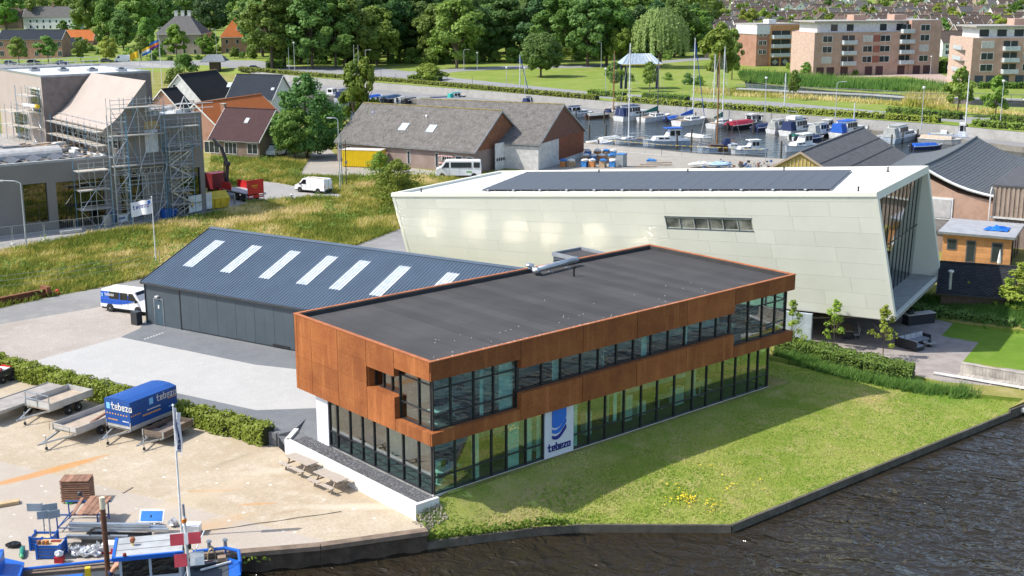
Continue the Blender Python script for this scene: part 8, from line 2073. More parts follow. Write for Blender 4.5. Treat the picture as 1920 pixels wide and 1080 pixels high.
 if mast:
  mm = mastm or M_MAST; x = .08*L; MB().tube((x,0,fb),(x,0,mast),.15,7,.10).build('mast', mm, o)
  if kind in ('sail','tjalk'):
   MB().tube((x,0,fb+1.1),(-.36*L,0,fb+1.0),.07,6).build('boom', mm, o)
   if boom: MB().loft([[(x-.05,-.1,fb+1.1),(x-.05,.1,fb+1.1),(x-.05,.06,fb+2.2),(x-.05,-.06,fb+2.2)],[(-.34*L,-.08,fb+1.0),(-.34*L,.08,fb+1.0),(-.34*L,.06,fb+1.35),(-.34*L,-.06,fb+1.35)]]).build('sail_cover', boom, o)
   m = MB(); m.tube((x,0,mast-.3),(.49*L,0,fb+.3),.02 if boom is not V_B else .09,4); m.tube((x,0,mast-.2),(-.49*L,0,fb+.2),.012,4)
   for s_ in (-1,1): m.tube((x,0,mast-.2),(x-.1,s_*w,fb),.012,4)
   m.build('stay', M_MAST if boom is not V_B else V_B, o); MB().tube((x,-.8,mast*.55),(x,.8,mast*.55),.03,5).build('spreader', mm, o)
 m = MB(); q = [(.0,-w*.95,fb+.6),(.3*L,-w*.78,fb+.7*k),(.48*L,0,fb+.95*k),(.3*L,w*.78,fb+.7*k),(0,w*.95,fb+.6)]
 m.path(q, .025, 4); [m.tube((p[0],p[1],fb),p,.02,4) for p in q]; m.build('rail', GALV, o)
 return o
boat('white motor yacht with a navy canopy nearest the brown gabled barn', (1060,221),(1108,214), C_W,'cruiser',V_N)
boat('brown hulled boat under a grey cover next to the navy canopied yacht', (1106,222),(1136,217), C_BR,'open',V_C)
boat('dark wooden sailing boat with a tall brown mast by the promenade', (1130,220),(1164,212), C_BR,'sail',V_N,14.5,None,M_MASTW,name='sailing_boat')
boat('white cabin boat with a blue striped side left of the green boomed sloop', (1162,227),(1218,214), C_W,'cruiser',V_N)
boat('white sloop with a green furled mainsail and a dark mast', (1204,229),(1252,218), C_W,'sail',None,13.5,V_G,P('mast_dark', (.12,.12,.12), .4),name='sailing_boat')
boat('small dark dinghy with colourful gear between two white sloops', (1252,229),(1272,221), C_N,'open',V_B)
boat('white sloop with bright blue sail cover and blue furled jib', (1270,236),(1318,224), C_W,'sail',None,18.0,V_B,name='sailing_boat')
boat('white sloop with a dark green sail cover beside the red canvas boat', (1334,241),(1368,228), C_W,'sail',None,16.5,V_G,name='sailing_boat')
boat('dark boat covered by a deep red canvas', (1368,244),(1414,231), C_BK,'open',V_R)
boat('boat with a navy blue cockpit canopy beside the red canvas boat', (1416,246),(1450,236), C_N,'open',V_N)
boat('white cruiser with pale grey canopy left of the flybridge yacht', (1446,250),(1480,238), C_W,'cruiser',V_C)
boat('white yacht with a dark raised flybridge', (1474,255),(1528,240), C_W,'cruiser',V_N,fly=True)
boat('black hulled white topped cruiser next to the flybridge yacht', (1522,259),(1568,247), C_BK,'cruiser',V_C)
boat('white cruiser with a blue topped canopy and a short white mast', (1562,260),(1626,240), C_W,'cruiser',V_B,6.5)
boat('large pale grey steel cruiser with a long wheelhouse', (1660,270),(1716,246), C_GB,'cruiser',V_C)
boat('small white open boat beside the pale grey steel cruiser', (1640,268),(1664,256), C_W,'open',V_C)
boat('blue and white fishing boat with a white wheelhouse and tall grey mast', (1735,262),(1862,271), C_BL,'fish',None,12.5,cat='fishing boat',name='fishing_boat')
boat('grey weathered barge hull lying in front of the blue fishing boat', (1728,266),(1800,277), C_GR,'open',V_T)
boat('boat under a bright blue cover beyond the sagging roof', (1712,281),(1762,276), C_N,'open',V_B)
boat('tall white sloop at the near quay with a double white mast stay', (1210,266),(1156,274), C_W,'sail',None,18.5,None,name='sailing_boat')
boat('white trawler style cruiser with a royal blue roof at the near quay', (1288,271),(1210,276), C_GB,'steel',V_B)
boat('small white sailing boat under a pale cover at the near quay', (1152,266),(1124,273), C_W,'open',P('canvas_pale', (.6,.6,.57), .7))
boat('boat under a tan cover beside the brown gabled barn', (1092,282),(1118,270), C_W,'open',V_T)
boat('old sailing barge with a varnished mast and navy sprayhood', (1388,284),(1312,289), C_GB,'tjalk',V_N,17.5,None,M_MASTW,name='sailing_barge',cat='sailing barge')
boat('white cabin boat with a navy stern at the near quay', (1432,286),(1374,291), C_W,'steel',C_W)
boat('small white cabin boat in front of the slatted shed', (1524,278),(1476,291), C_W,'steel',C_W)
boat('small boat with a navy cover by the roof edge of the slatted shed', (1504,266),(1532,262), C_N,'open',V_N)
boat('white speed boat with a raised stern half hidden by the slim trees', (614,184),(640,176), C_W,'cruiser',None)
boat('white and navy cruiser between the slim trees', (636,192),(662,181), C_W,'cruiser',V_N)
boat('white boat with a bright blue cover right of the slim trees', (690,190),(714,181), C_W,'open',V_B)
boat('small white boat with a grey blue cover next to the bright blue one', (710,190),(728,183), C_W,'open',P('canvas_greyblue', (.08,.14,.25), .7))
boat('dark blue canvas covered boat among the barn side moorings', (722,192),(750,182), C_BK,'open',P('canvas_slate', (.03,.07,.14), .7))
boat('white console boat with a big outboard among the barn side moorings', (746,192),(762,184), C_W,'open',V_C)
boat('black wooden boat next to the console boat', (762,193),(782,186), C_BK,'open',C_BK)
boat('boat under a grey green cover above the barn ridge', (782,191),(818,186), C_GR,'open',P('canvas_sage', (.35,.36,.31), .8))
boat('small open white boat lying above the barn ridge', (820,190),(842,188), C_W,'open',V_N)
boat('white cabin boat with a teal canopy above the barn ridge', (842,190),(880,185), C_W,'cruiser',V_TE)
boat('white sloop with a bright blue cover and a tall pale mast beyond the barn roof', (950,194),(992,193), C_W,'sail',V_B,12,V_B,name='sailing_boat')
boat('small white motor boat beside the mint green tables', (984,200),(1018,193), C_W,'cruiser',V_N)
boat('white cabin cruiser behind the brown sailing boat mast', (1146,216),(1172,209), C_W,'cruiser',V_C)
boat('white sloop with a pale boom moored behind the blue jibbed sloop', (1318,222),(1350,216), C_W,'sail',None,14,C_W,name='sailing_boat')
boat('white motor boat with a black windscreen next to the red canvas boat', (1398,238),(1426,228), C_W,'steel',C_W)
boat('low white speedboat under the hedge beside the steel cruiser', (1612,252),(1648,243), C_W,'open',P('canvas_pale', (.6,.6,.57), .7))
boat('white fishing cruiser moored beyond the black hulled cruiser', (1540,247),(1574,239), C_W,'steel',C_W)
boat('small white dinghy tied behind the flybridge yacht', (1494,262),(1512,258), C_W,'open',V_G)
boat('small white cruiser in the gap before the steel cruiser', (1630,250),(1656,246), C_W,'cruiser',V_C)
boat('low white runabout moored ahead of the brown sailing boat', (1168,218),(1186,213), C_W,'open',V_C)
boat('white cabin boat moored behind the red canvas boat', (1420,236),(1446,230), C_W,'steel',C_W)
boat('small white yacht with a bare mast close to the promenade hedge', (1454,238),(1478,232), C_W,'sail',None,11,None,name='sailing_boat')
boat('white day boat moored beside the small tan covered boat', (1112,276),(1134,272), C_W,'open',C_W)
boat('grey tender with a white cover close to the varnished barge', (1300,262),(1322,268), C_GR,'open',P('canvas_pale', (.6,.6,.57), .7))
for px, py, H in ((543,150,10),(665,152,11),(673,152,11),(715,172,6),(743,175,5.5),(839,183,6),(886,186,6)):
 p = G(px,py,WL); boat_m = MB().tube((0,0,0),(0,0,H),.07,6,.04).build('bare_mast', M_MAST if px < 700 else P('pile_dark', (.09,.08,.065), .9)); boat_m.location = (p.x,p.y,WL); tag(boat_m, 'bare pole or mast standing among the boats beyond the barns', 'mast', 'bare masts beyond the barns')
def pile(px, py, H, i): 
 p = G(px,py,WL); o = MB().lathe([(.16,-1),(.17,0),(.15,H),(.05,H+.04)], 8).build('mooring_pile', P('pile_dark', (.09,.08,.065), .9)); o.location = (p.x,p.y,WL); tag(o, 'dark wooden mooring pile standing in the marina water', 'mooring pile', 'mooring piles')
for i, (px, py, H) in enumerate(((1080,222,2.2),(1133,224,2),(1206,226,2),(1234,226,2.1),(1105,255,2.2),(1136,252,2),(1269,278,2.6),(1296,279,3.6),(1304,228,2),(1365,242,2),(1412,246,2),(1464,297,3.0),(1508,275,2),(1671,277,2.4),(1692,268,2),(1720,262,2),(1739,250,2.4),(1122,284,2.0),(1200,231,2))): pile(px, py, H, i)
M_MINT = P('mint_paint', (.30,.62,.55), .6)
for px, py, lb in ((783,171,'mint table on the promenade, first from the slim trees'),(810,174,'mint table on the promenade, second from the slim trees'),(975,186,'mint table above the barn ridge beside the blue covered sloop'),(1008,188,'mint table above the barn ridge beside the white motor boat'),(1264,208,'mint table behind the green boomed sloop'),(1305,211,'mint table behind the blue sailed sloop'),(1560,229,'mint table behind the black hulled cruiser'),(1610,231,'mint table behind the blue topped cruiser')):
 p = G(px,py,-1); o = thing('table', lb, 'table', (p.x,p.y,-1), IR, 'mint tables on the promenade'); MB().box(-1.4,1.4,-.5,.5,.72,.8).build('table_top', M_MINT, o); [MB().box(x-.06,x+.06,-.4,.4,0,.719).build('leg', M_MINT, o) for x in (-1,1)]; [MB().box(-1.4,1.4,y-.15,y+.15,.42,.48).box(-1.0,-.9,y-.1,y+.1,0,.419).box(.9,1.0,y-.1,y+.1,0,.419).build('seat', M_MINT, o) for y in (-.9,.9)]
for px, py, m_, lb in ((1284,206,P('bin_green', (.03,.08,.06), .6),'dark green bin between two mint tables'),(1588,224,P('bin_green', (.03,.08,.06), .6),'dark green bin behind the blue topped cruiser'),(1545,223,RED,'red box on the promenade behind the black hulled cruiser')): drum(px, py, m_, .5, 1.4, lb, 'bin', -1)
hz_ = lambda l: [(G2(x,y,FZ), FZ) for x, y in l]
for l, w, hh, lb in (([(450,131),(592,143.5),(760,155),(957,172.5),(1120,187)],1.6,1.0,'long clipped hedge on the marina wall west of the gap'),([(1156,189),(1300,200),(1435,209),(1600,219),(1762,230)],1.6,1.1,'long clipped hedge on the marina wall behind the moored sloops'),([(1824,236),(1920,244),(2000,252)],1.8,1.2,'clipped hedge on the wall beside the pale steps'),([(1104,178),(1172,183)],1.8,1.3,'short clipped hedge beside the road in front of the park pavilion'),([(1207,184),(1290,191)],1.8,1.3,'short clipped hedge below the park pavilion'),([(1664,214),(1802,224)],2.0,1.4,'clipped hedge along the road before the boardwalk'),([(1860,228),(1960,237)],2.0,1.4,'clipped hedge along the road at the lamp post'),([(768,150),(826,152)],3.0,1.3,'round ended hedge island beside the road'),([(500,128),(535,128)],3.0,2.0,'tall clipped hedge under the park trees'),([(1532,141),(1608,141)],1.5,1.5,'clipped hedge before the garages of the large apartment block'),([(1478,128),(1510,142)],1.5,1.5,'clipped hedge beside the orange apartment block'),([(1834,166),(1960,166)],1.5,1.5,'clipped hedge before the smaller apartment block'),([(1758,136),(1776,137)],2,4,'tall hedge between the two salmon apartment blocks')):
 hedge(hz_(l), w, hh, .22, 14, 'yellow' if hh < 1.25 else 'light', lb, tint0=.35)
for px, py, H, arm, lb in ((300,117,12,1.2,'lamp post before the tree lined street'),(407,112,11,-1.2,'lamp post beside the kiosk'),(553,139,9,0,'lamp post by the marina wall under the trees'),(578,128,7,1,'small lamp post at the edge of the wood'),(686,140,7,1.2,'lamp post by the wood path'),(870,131,6,1.2,'lamp post at the bend of the park road'),(895,131,5,0,'white topped post at the park road'),(1127,128,8,-1.2,'curved lamp post on the park road beside the dome tree'),(1452,88,9,0,'lamp post beside the orange apartment block'),(1566,222,7,1.2,'lamp post beside the road before the boardwalk'),(1727,244,7.5,0,'grey lamp post at the end of the marina hedge'),(1875,234,8,0,'green lamp post at the road hedge'),(1797,152,10,0,'tall lamp post at the corner of the smaller apartment block'),(1744,140,5,0,'short lamp post before the large apartment block'),(950,170,5.5,0,'short lamp post by the marina road'),(984,176,6,0,'second short lamp post by the marina road'),(1135,178,6,0,'third short lamp post by the marina road'),(1434,212,7,0,'lamp post at the marina hedge near the sloops')):
 lamp(px, py, FZ if px > 520 else .1, H, lb, abs(arm), IR if arm > 0 else IL)
def pavilion(px, py, z, W_, D_, H, RH, m_, post, label, cat, rz):
 p = G(px,py,z); o = thing(cat, label, cat, (p.x,p.y,z), rz); r = W_*.28
 MB().add([(-W_/2,-D_/2,H),(W_/2,-D_/2,H),(W_/2,D_/2,H),(-W_/2,D_/2,H),(-r,0,H+RH),(r,0,H+RH)], [(3,2,1,0),(0,1,5,4),(1,2,5),(2,3,4,5),(3,0,4)]).build('roof', m_, o); m = MB()
 for i in range(10): x = -W_/2+.4+i*(W_-.8)/9; m.tube((x,-D_/2,H+.05),(max(-r,min(r,x*.56)),-.05,H+RH),.03,4)
 m.build('roof_seam', GREYM, o); MB().box(-W_/2,W_/2,-D_/2-.05,-D_/2,H-.25,H).build('fascia', YELLOW if post else GREYM, o)
 for x in (-W_/2+.6,-W_/2+1.8,W_/2-.6) if post else (0,): MB().box(x-.3,x+.3,-.3,.3,0,H-.26).build('post', post or DARKM, o)
 return o
pavilion(1198,166,FZ,10.5,7,6.4,2.5,P('zinc_roof', (.33,.40,.46), .5),P('post_navy', (.02,.03,.08), .5),'park pavilion with a pale zinc roof on dark blue posts','pavilion',IR+.1)
k_ = pavilion(404,133,.2,8,7,3.2,2,P('kiosk_roof', (.17,.19,.21), .7),None,'small kiosk with a grey pyramid roof beyond the building site','kiosk',IR); MB().box(-1.6,1.6,-1.2,1.2,0,2.9).build('body', P('dark_boards', (.12,.08,.06), .8), k_)
for px, py, H, cs, lb in ((264,153,9,('stripe_yellow',),'yellow flag on a pole beyond the building site'),(288,160,11,('stripe_yellow','stripe_white','stripe_blue'),'white blue and yellow flag on a pole beyond the building site'),(304,164,13,('stripe_blue','stripe_orange','stripe_purple'),'many coloured flag on a pole beyond the building site')):
 p = G(px,py,0); fc = {'stripe_yellow':(.7,.45,.02),'stripe_white':(.7,.7,.7),'stripe_blue':(.03,.15,.5),'stripe_orange':(.7,.2,.03),'stripe_purple':(.15,.03,.25)}
 o = thing('flagpole', lb.replace('flag on a pole', 'flagpole'), 'flagpole', (p.x,p.y,0)); MB().tube((0,0,0),(0,0,H),.09,6).build('pole', WHITE, o); f_ = thing('flag', lb, 'flag', (p.x,p.y,H), IL+.3); n = len(cs)
 for i, c in enumerate(cs): z1 = -.1-i*1.9/n; cloth(3.2,1.9/n,10,1,lambda x, z: (x*.8, .25*math.sin(x*2.4), z+z1-.35*x)).build('stripe', P(c, fc[c], .8), f_)
bw_ = thing('boardwalk', 'long low boardwalk with railings crossing the reedy pond before the apartments', 'boardwalk'); bp = [G(*q,1.9) for q in ((1384,166),(1500,172),(1640,178),(1732,185),(1800,184),(1920,187),(2060,196))]; m = MB()
for a, b in zip(bp[:-1], bp[1:]):
 MB().beam(a,b,2.0,.25).build('deck', P('boardwalk_grey', (.36,.36,.36), .8), bw_); n = int((b-a).length/2.5); nn = Vector((-(b-a).y,(b-a).x,0)).normalized()
 for i in range(n+1):
  q = a+(b-a)*(i/n); [m.tube(q+nn*s_, q+nn*s_+Vector((0,0,1.1)), .04, 4) for s_ in (-.95,.95)]; (i % 4 == 0) and MB().tube(q-Vector((0,0,1.9)), q, .18, 6).build('support', WOOD, bw_)
 for s_ in (-.95,.95): m.tube(a+nn*s_+Vector((0,0,1.1)), b+nn*s_+Vector((0,0,1.1)), .04, 4)
m.build('railing', P('railing_dark', (.16,.16,.16), .6), bw_)
rg = np.random.default_rng(8)
def reeds(px_poly, hgt, dens, tn, wid=.12):
 q = scatter([G2(x,y,FZ) for x, y in px_poly], dens, rg); return blades('reeds', q, np.full(len(q), FZ-.05), np.full(len(q), hgt)*rg.uniform(.6,1.2,len(q)), wid, np.clip(tn+(fbm(q[:,0],q[:,1],.12)-.5)*1.6+rg.normal(0,.12,len(q)),0,1), M_SEDGE if tn < .6 else M_BLADE, rg, .5, 3)
reeds([(1385,140),(1480,144),(1600,153),(1700,156),(1772,164),(1772,173),(1640,172),(1500,163),(1390,153)], 2.1, 3.2, .5); reeds([(1690,186),(1740,182),(1790,190),(1770,200),(1700,200)], 2.0, 4, .6)
reeds([(1300,176),(1400,182),(1500,186),(1650,196),(1780,208),(1920,222),(1920,212),(1780,200),(1620,188),(1480,178),(1390,170),(1300,168)], 1.0, 3, .62, .1)
for px, py, H in ((1170,150,2),(1180,152,2.4),(1290,158,3),(1310,160,2.6),(1252,150,2.2)): tree('bush', gz(px,py,FZ), H, 'low green bush in the park by the pavilion', 'park bushes', 'bush', 'bush')
for px, py, H, key, lb, wd in ((1014,144,12.5,'dome','broad dark dome shaped tree standing alone on the park lawn',1.0),(1150,172,7.5,'street','small tree between the road and the pavilion',.9),(1218,172,7.5,'street','small tree right under the pavilion roof',.9),(1162,126,13,'gold','olive coloured tree before the wood behind the pavilion',.85),(1345,167,17,'streetlight','tall upright green tree between the willow and the masts',.95),(1372,150,14,'park','dark tree behind the tall upright tree',.6),(1487,188,7,'street','thin small tree by the boardwalk',.6),(1795,218,9.5,'street','roadside tree before the smaller apartment block',.9),(1866,222,8.5,'streetlight','second roadside tree at the green lamp post',.95),(1512,142,4,'street','small round tree at the corner of the large apartment block',1.2),(1806,160,5,'street','small round tree at the corner of the smaller apartment block',.8),(805,150,4.5,'bushlight','wide light green shrub before the dark wood',1.6),(1135,50,9,'gold','small tree near the top of the wood',1),(346,136,6,'bush','round bush behind the white gabled house',1),(330,160,5,'bush','round bush beside the white gabled house',1)):
 tree(key, gz(px,py,FZ if px > 500 else 0), H, lb, wide=wd)
rg = np.random.default_rng(31); C, N, T, Sz = [], [], [], []
for i in range(620):
 a_, r_ = rg.uniform(0,2*PI), 7.2*math.sqrt(rg.uniform(.05,1)); top = 15.5*(1-.42*(r_/7.6)**2.4)+rg.normal(0,.5); ln = rg.uniform(2.5,6.5)*(.5+r_/9); tt = rg.normal(.5,.16); n = int(ln/.42)
 for k in range(n): z = top-k*.42; C.append((r_*math.cos(a_)+.25*k*.12*math.cos(a_)+rg.normal(0,.12), r_*math.sin(a_)+.25*k*.12*math.sin(a_)+rg.normal(0,.12), max(.6,z))); N.append((math.cos(a_)+rg.normal(0,.4), math.sin(a_)+rg.normal(0,.4), .25)); T.append(tt+rg.normal(0,.1)); Sz.append(rg.uniform(.22,.42))
V_, F_, T_ = leaf_arrays(np.array(C), unit(np.array(N)), np.array(Sz), np.clip(T,0,1), rg, .75)
wl = thing('willow_tree', 'big pale weeping willow behind the park pavilion', 'tree', gz(1237,127,FZ)); wl.scale = (1.28,1.28,1.18); link('crown', np_mesh('crown', V_, F_, LM['willow'], T_), wl); trunk_mb(rg, 14, .5, 4, 6, R_=5).build('trunk', TRUNK, wl)
for k, (y0, st, keys) in enumerate(((128,40,('park','park','parkdark')),(117,40,('parkdark','park','parkdeep')),(106,42,('parkdark','park','parkdark')))):
 x = 500+17*(k % 2)
 while x < 1310:
  yb = y0-10*max(0,(x-800)/500)-(6 if 690 < x < 830 and k == 0 else 0)
  if not (k == 0 and (715 < x < 790 or 870 < x < 1030 or 1180 < x < 1300)): tree(random.choice(keys), gz(x+rg.uniform(-12,12),yb+rg.uniform(-3,3),FZ), rg.uniform(19,26)*(1 if x < 900 else .9), 'tall leafy tree in the dense park wood behind the marina road', 'trees of the park wood', wide=1.12)
  x += st*rg.uniform(.8,1.2)
for x in list(range(520,1300,26))*2: tree('bush', gz(x+rg.uniform(-9,9),119+rg.uniform(-8,3)-10*max(0,(x-800)/500),FZ), rg.uniform(2.5,5.5), 'dark undergrowth bush at the foot of the park wood', 'undergrowth of the park wood', 'bush', 'bush')
# trees and houses beyond the building site
for px, py, H, key, wd in ((12,58,26,'park',1.1),(60,34,22,'parkdark',1.2),(120,24,24,'park',1.2),(165,70,25,'park',1.0),(205,92,22,'park',.9),(232,98,17,'parkdark',1.0),(180,40,26,'park',1.2),(262,88,24,'park',1.1),(276,110,15,'park',.75),(310,70,26,'parkdark',1.1),(350,60,28,'parkdark',1.1),(395,72,27,'parkdeep',1.1),(300,50,28,'park',1.2),(440,60,27,'park',1.1),(480,82,26,'park',1.0),(240,50,27,'parkdark',1.1),(500,60,27,'parkdark',1.1),(455,40,28,'park',1.2),(120,66,8,'park',1.2),(146,62,9,'park',1.1)):
 tree(key, gz(px,py,.2), H, 'big leafy tree in the tree mass behind the old street', 'trees behind the old street', wide=wd)
for i, (px, py, H, key, wd) in enumerate(((36,121,9.5,'street',1.15),(91,118,9.5,'street',1.15),(152,116,9,'gold',.8),(205,117,9.5,'gold',.95),(265,118,10,'street',1.0),(332,111,13,'streetlight',1.0),(385,110,9,'streetlight',1.1),(398,96,8,'street',1.0),(440,114,5,'street',1.2),(474,114,6,'park',1.1),(478,98,9,'parkdark',1.0))):
 tree(key, gz(px,py,.1), H, ('street tree nearest the picture edge before the brick terrace','second street tree before the brick terrace','olive street tree at the end of the terrace','olive street tree beside the white van','street tree before the grey villa','tall light green tree right of the grey villa','light green tree behind the kiosk','tree left of the orange roofed house','low tree before the orange roofed house','bushy tree below the orange roofed house','dark tree beside the orange roofed house')[i], wide=wd)
for px, py, H in ((186,106,3),(212,104,4),(240,106,3.5),(286,116,3),(320,118,2.5),(350,116,3),(372,116,2.6),(396,104,4),(410,100,3.5),(440,110,3),(455,112,3),(300,108,5),(168,100,4),(150,96,5),(250,112,4)):
 tree('bush', gz(px,py,.1), H, 'garden bush between the old street and the tree mass', 'garden bushes of the old street', 'bush', 'bush')
p = G(232,117,.1); van('van', 'white delivery van parked between the street trees far away', (p.x,p.y,.1), IL+.1, (.8,.8,.8), 6.2, 2.1, 2.6)
for px, py, c_, lb in ((63,119,(.02,.02,.025),'black car parked before the brick terrace'),(117,121,(.03,.06,.12),'dark blue car parked at the old street'),(200,117,(.1,.1,.11),'grey car behind the olive street tree'),(478,131,(.03,.06,.15),'dark blue car on the road near the kiosk'),(20,121,(.12,.12,.12),'dark grey car at the picture edge of the old street'),(1385,112,(.35,.36,.37),'silver car parked beside the orange apartment block')):
 p = G(px,py,.1 if px < 600 else FZ); car((p.x,p.y,p.z), IR+.1, c_, lb)
def far_house(px0, py0, px1, py1, D_, ze, zr, wall, roof, label, name='house', **kw):
 a, b = G(px0,py0,.1), G(px1,py1,.1); L = (b-a).length; d = (b-a).normalized(); n = Vector((-d.y,d.x,0)); c = (a+b)/2+n*D_/2
 return gable(name, label, 'house', (c.x,c.y,.1), math.atan2(d.y,d.x), L, D_, ze, zr, wall, roof, **kw)
far_house(0,110,118,110,9,7.2,10.4,B_RED,T_BLUE,'long red brick terrace with a slate blue roof',wins=bf(-11,6,4.4,.9,1.6,2.0)+bf(-11,6,4.4,4.4,1.4,1.9))
far_house(45,57,145,57,11,8.0,14,WHITE,T_GREY,'white plastered long house with a grey roof behind the terrace',chim=((.5,0,1.2,1.6),),wins=bf(-12,7,4.0,4.6,1.2,1.6)+bf(-12,7,4.0,1.2,1.2,1.8))
far_house(-60,56,42,56,11,7.2,13,B_TAN,T_BROWN,'brown roofed house at the picture corner behind the terrace',wins=bf(-4,5,3.6,3.5,1.2,1.6))
far_house(118,88,175,88,8,3.0,7.2,B_RED,T_ORANGE,'low house with a rust red roof behind the olive street trees',wins=bf(-3,3,3,.8,1.2,1.4))
far_house(122,104,150,104,7,3.6,6.6,B_TAN,T_BLUE,'small dark roofed house between terrace and olive trees',wins=bf(-1,2,2.5,1,1.1,1.4))
def hip_house(px0, py0, px1, py1, D_, ze, zr, wall, roof, label, dorm=0, chims=3, rf=.35):
 a, b = G(px0,py0,.1), G(px1,py1,.1); L = (b-a).length; d = (b-a).normalized(); n = Vector((-d.y,d.x,0)); c = (a+b)/2+n*D_/2; o = thing('house', label, 'house', (c.x,c.y,.1), math.atan2(d.y,d.x)); X, Y, r = L/2, D_/2, L/2*rf
 MB().box(-X,X,-Y,Y,-.3,ze).build('wall', wall, o); X += .5; Y += .5
 MB().add([(-X,-Y,ze),(X,-Y,ze),(X,Y,ze),(-X,Y,ze),(-r,0,zr),(r,0,zr)], [(3,2,1,0),(0,1,5,4),(1,2,5),(2,3,4,5),(3,0,4)]).build('roof', roof, o); MB().box(-X-.05,X+.05,-Y-.05,Y+.05,ze-.25,ze-.01).build('gutter', OFFW, o)
 for i in range(chims): x = -r+i*(2*r)/max(1,chims-1); q = MB().box(x-.6,x+.6,-.5,.5,zr-.6,zr+1.5).build('chimney', OFFW if chims > 2 else B_RED, o); MB().box(x-.7,x+.7,-.6,.6,zr+1.501,zr+1.65).build('cap', CONC, q)
 for i in range(dorm): x = -1.6+i*3.2; z = ze+(zr-ze)*.35; q = MB().box(x-.7,x+.7,-Y*.75,-Y*.4,z-.6,z+.9).build('dormer', WHITE, o); MB().box(x-.45,x+.45,-Y*.75-.03,-Y*.75-.002,z-.1,z+.7).build('pane', P('dark_pane', (.03,.04,.045), .08), q)
 for i in range(4):
  for z in (1.0,4.4): window(o, 'F', 2*X-1, 2*Y-1, -X*.7+i*X*.46, z, 1.1, 1.8)
 return o
hip_house(296,106,378,106,15,8.6,15.5,brickmat('pale_brick', (.30,.24,.2), (.35,.29,.25), (.4,.36,.32)),T_GREY,'grey hipped villa with three white chimneys among the trees',0,3,.3)
hip_house(416,104,498,103,12,7.0,15.5,B_RED,T_ORANGE,'villa with a bright orange hipped roof and two white dormers',2,2,.25)
far_house(1312,95,1345,98,9,4,7,B_TAN,T_GREY,'small tan house behind the willow',chim=((0,0,1,2),)); far_house(1320,112,1362,113,8,3.2,6,P('tan_boards', (.45,.33,.2), .8),T_GREY,'low tan building with a grey roof behind the willow')
# apartment blocks
M_BALC, M_GAR, M_PENT, M_FROOF = P('balcony_pale', (.48,.52,.54), .4), P('garage_dark', (.07,.03,.035), .6), P('penthouse_white', (.62,.64,.64), .6), P('flat_roof_grey', (.36,.34,.31), .9)
def block(o, x0, x1, y0, y1, z0, z1, mat): return MB().box(x0,x1,y0,y1,z0,z1).build('wall', mat, o)
def awin(o, x, z, w=2.2, hh=1.5, style='w', y=0):
 w *= 1.22; hh *= 1.18; z -= .1
 f = MB().box(x-w/2,x+w/2,y-.06,y+.02,z,z+hh).build('window', WHITE if style != 'b' else P('brown_panel', (.28,.10,.07), .7), o)
 if style == 'w': [MB().box(x-w/2+.12+i*(w/2-.08),x-w/2+.12+i*(w/2-.08)+w/2-.2,y-.085,y-.061,z+.12,z+hh-.12).build('pane', P('dark_pane', (.03,.04,.045), .08), f) for i in (0,1)]
 elif style == 's': MB().box(x-w/2+.06,x+w/2-.06,y-.1,y-.061,z+.06,z+hh-.06).build('shutter', P('roller_shutter', (.5,.48,.46), .6), f)
def balcony(o, x, z, w=3.0, d=1.5, y=0, rec=1.3):
 MB().box(x-w/2,x+w/2,y-d,y+.0,z-.18,z).build('balcony', CONC, o); b = MB().box(x-w/2,x+w/2,y-d-.04,y-d,z-.1,z+1.05).box(x-w/2-.04,x-w/2,y-d,y-.01,z-.1,z+1.05).box(x+w/2,x+w/2+.04,y-d,y-.01,z-.1,z+1.05).build('balustrade', M_BALC, o)
 MB().box(x-w/2+.15,x+w/2-.15,y-.05,y-.01,z+.02,z+2.4).build('balcony_door', P('dark_pane', (.03,.04,.045), .08), o); MB().box(x-.05,x+.05,y-.07,y-.051,z+.02,z+2.4).build('door_post', WHITE, o)
def apartment(px0, py0, px1, py1, name_label): a, b = G(px0,py0,FZ), G(px1,py1,FZ); o = thing('apartment_block', name_label, 'apartment block', (a.x,a.y,FZ), math.atan2(b.y-a.y,b.x-a.x)); return o, (b-a).length
def wing(o, a, H, zs):
 pv = Matrix.Rotation(-o.rotation_euler[2],4,'Z') @ (a-Vector(o.location)); q = Vector((-.02,.03,0)); d = q-pv; Lw = d.length; d.normalize(); n = Vector((d.y,-d.x,0)); an = math.atan2(d.y,d.x)
 MB().prism([(pv.x,pv.y),(q.x,q.y),(-.02,13.9),(pv.x,max(13.9,pv.y+1))], -.5, H).build('end_wing', P('pink_render', (.5,.36,.29), .8), o)
 for z in zs:
  c = pv+d*Lw*.5; MB().obox((c.x+n.x*.9,c.y+n.y*.9,z-.09), Lw*.6, 1.8, .18, an).obox((c.x+n.x*1.82,c.y+n.y*1.82,z+.5), Lw*.6, .05, 1.0, an).build('balcony', M_BALC, o); MB().obox((c.x+n.x*.03,c.y+n.y*.03,z+1.2), Lw*.45, .06, 2.3, an).build('door', P('dark_pane', (.03,.04,.045), .08), o)
ap, L = apartment(1524,143,1758,137.5,'large salmon brick apartment block with pale balconies and a taller end tower'); sc = L/236
X = lambda px: (px-1524)*sc*.985
block(ap,0,X(1705),0,14,-.5,12.3,B_APT); block(ap,X(1705)+.01,L,-.3,14,-.5,15.6,B_APT); block(ap,X(1535),X(1704),2.2,13,12.31,15.2,M_PENT); MB().box(X(1526),X(1704.5),1.2,14,15.21,15.6).build('roof', M_FROOF, ap); MB().box(X(1705)+.1,L-.1,-.2,13.9,15.601,15.7).build('roof', M_FROOF, ap); MB().box(-.05,X(1705),-.06,.15,12.301,12.45).build('coping', M_FROOF, ap)
for px in (1612,1690): MB().box(X(px),X(px)+4,5,9,15.601,17.2).build('lift_house', B_APT, ap)
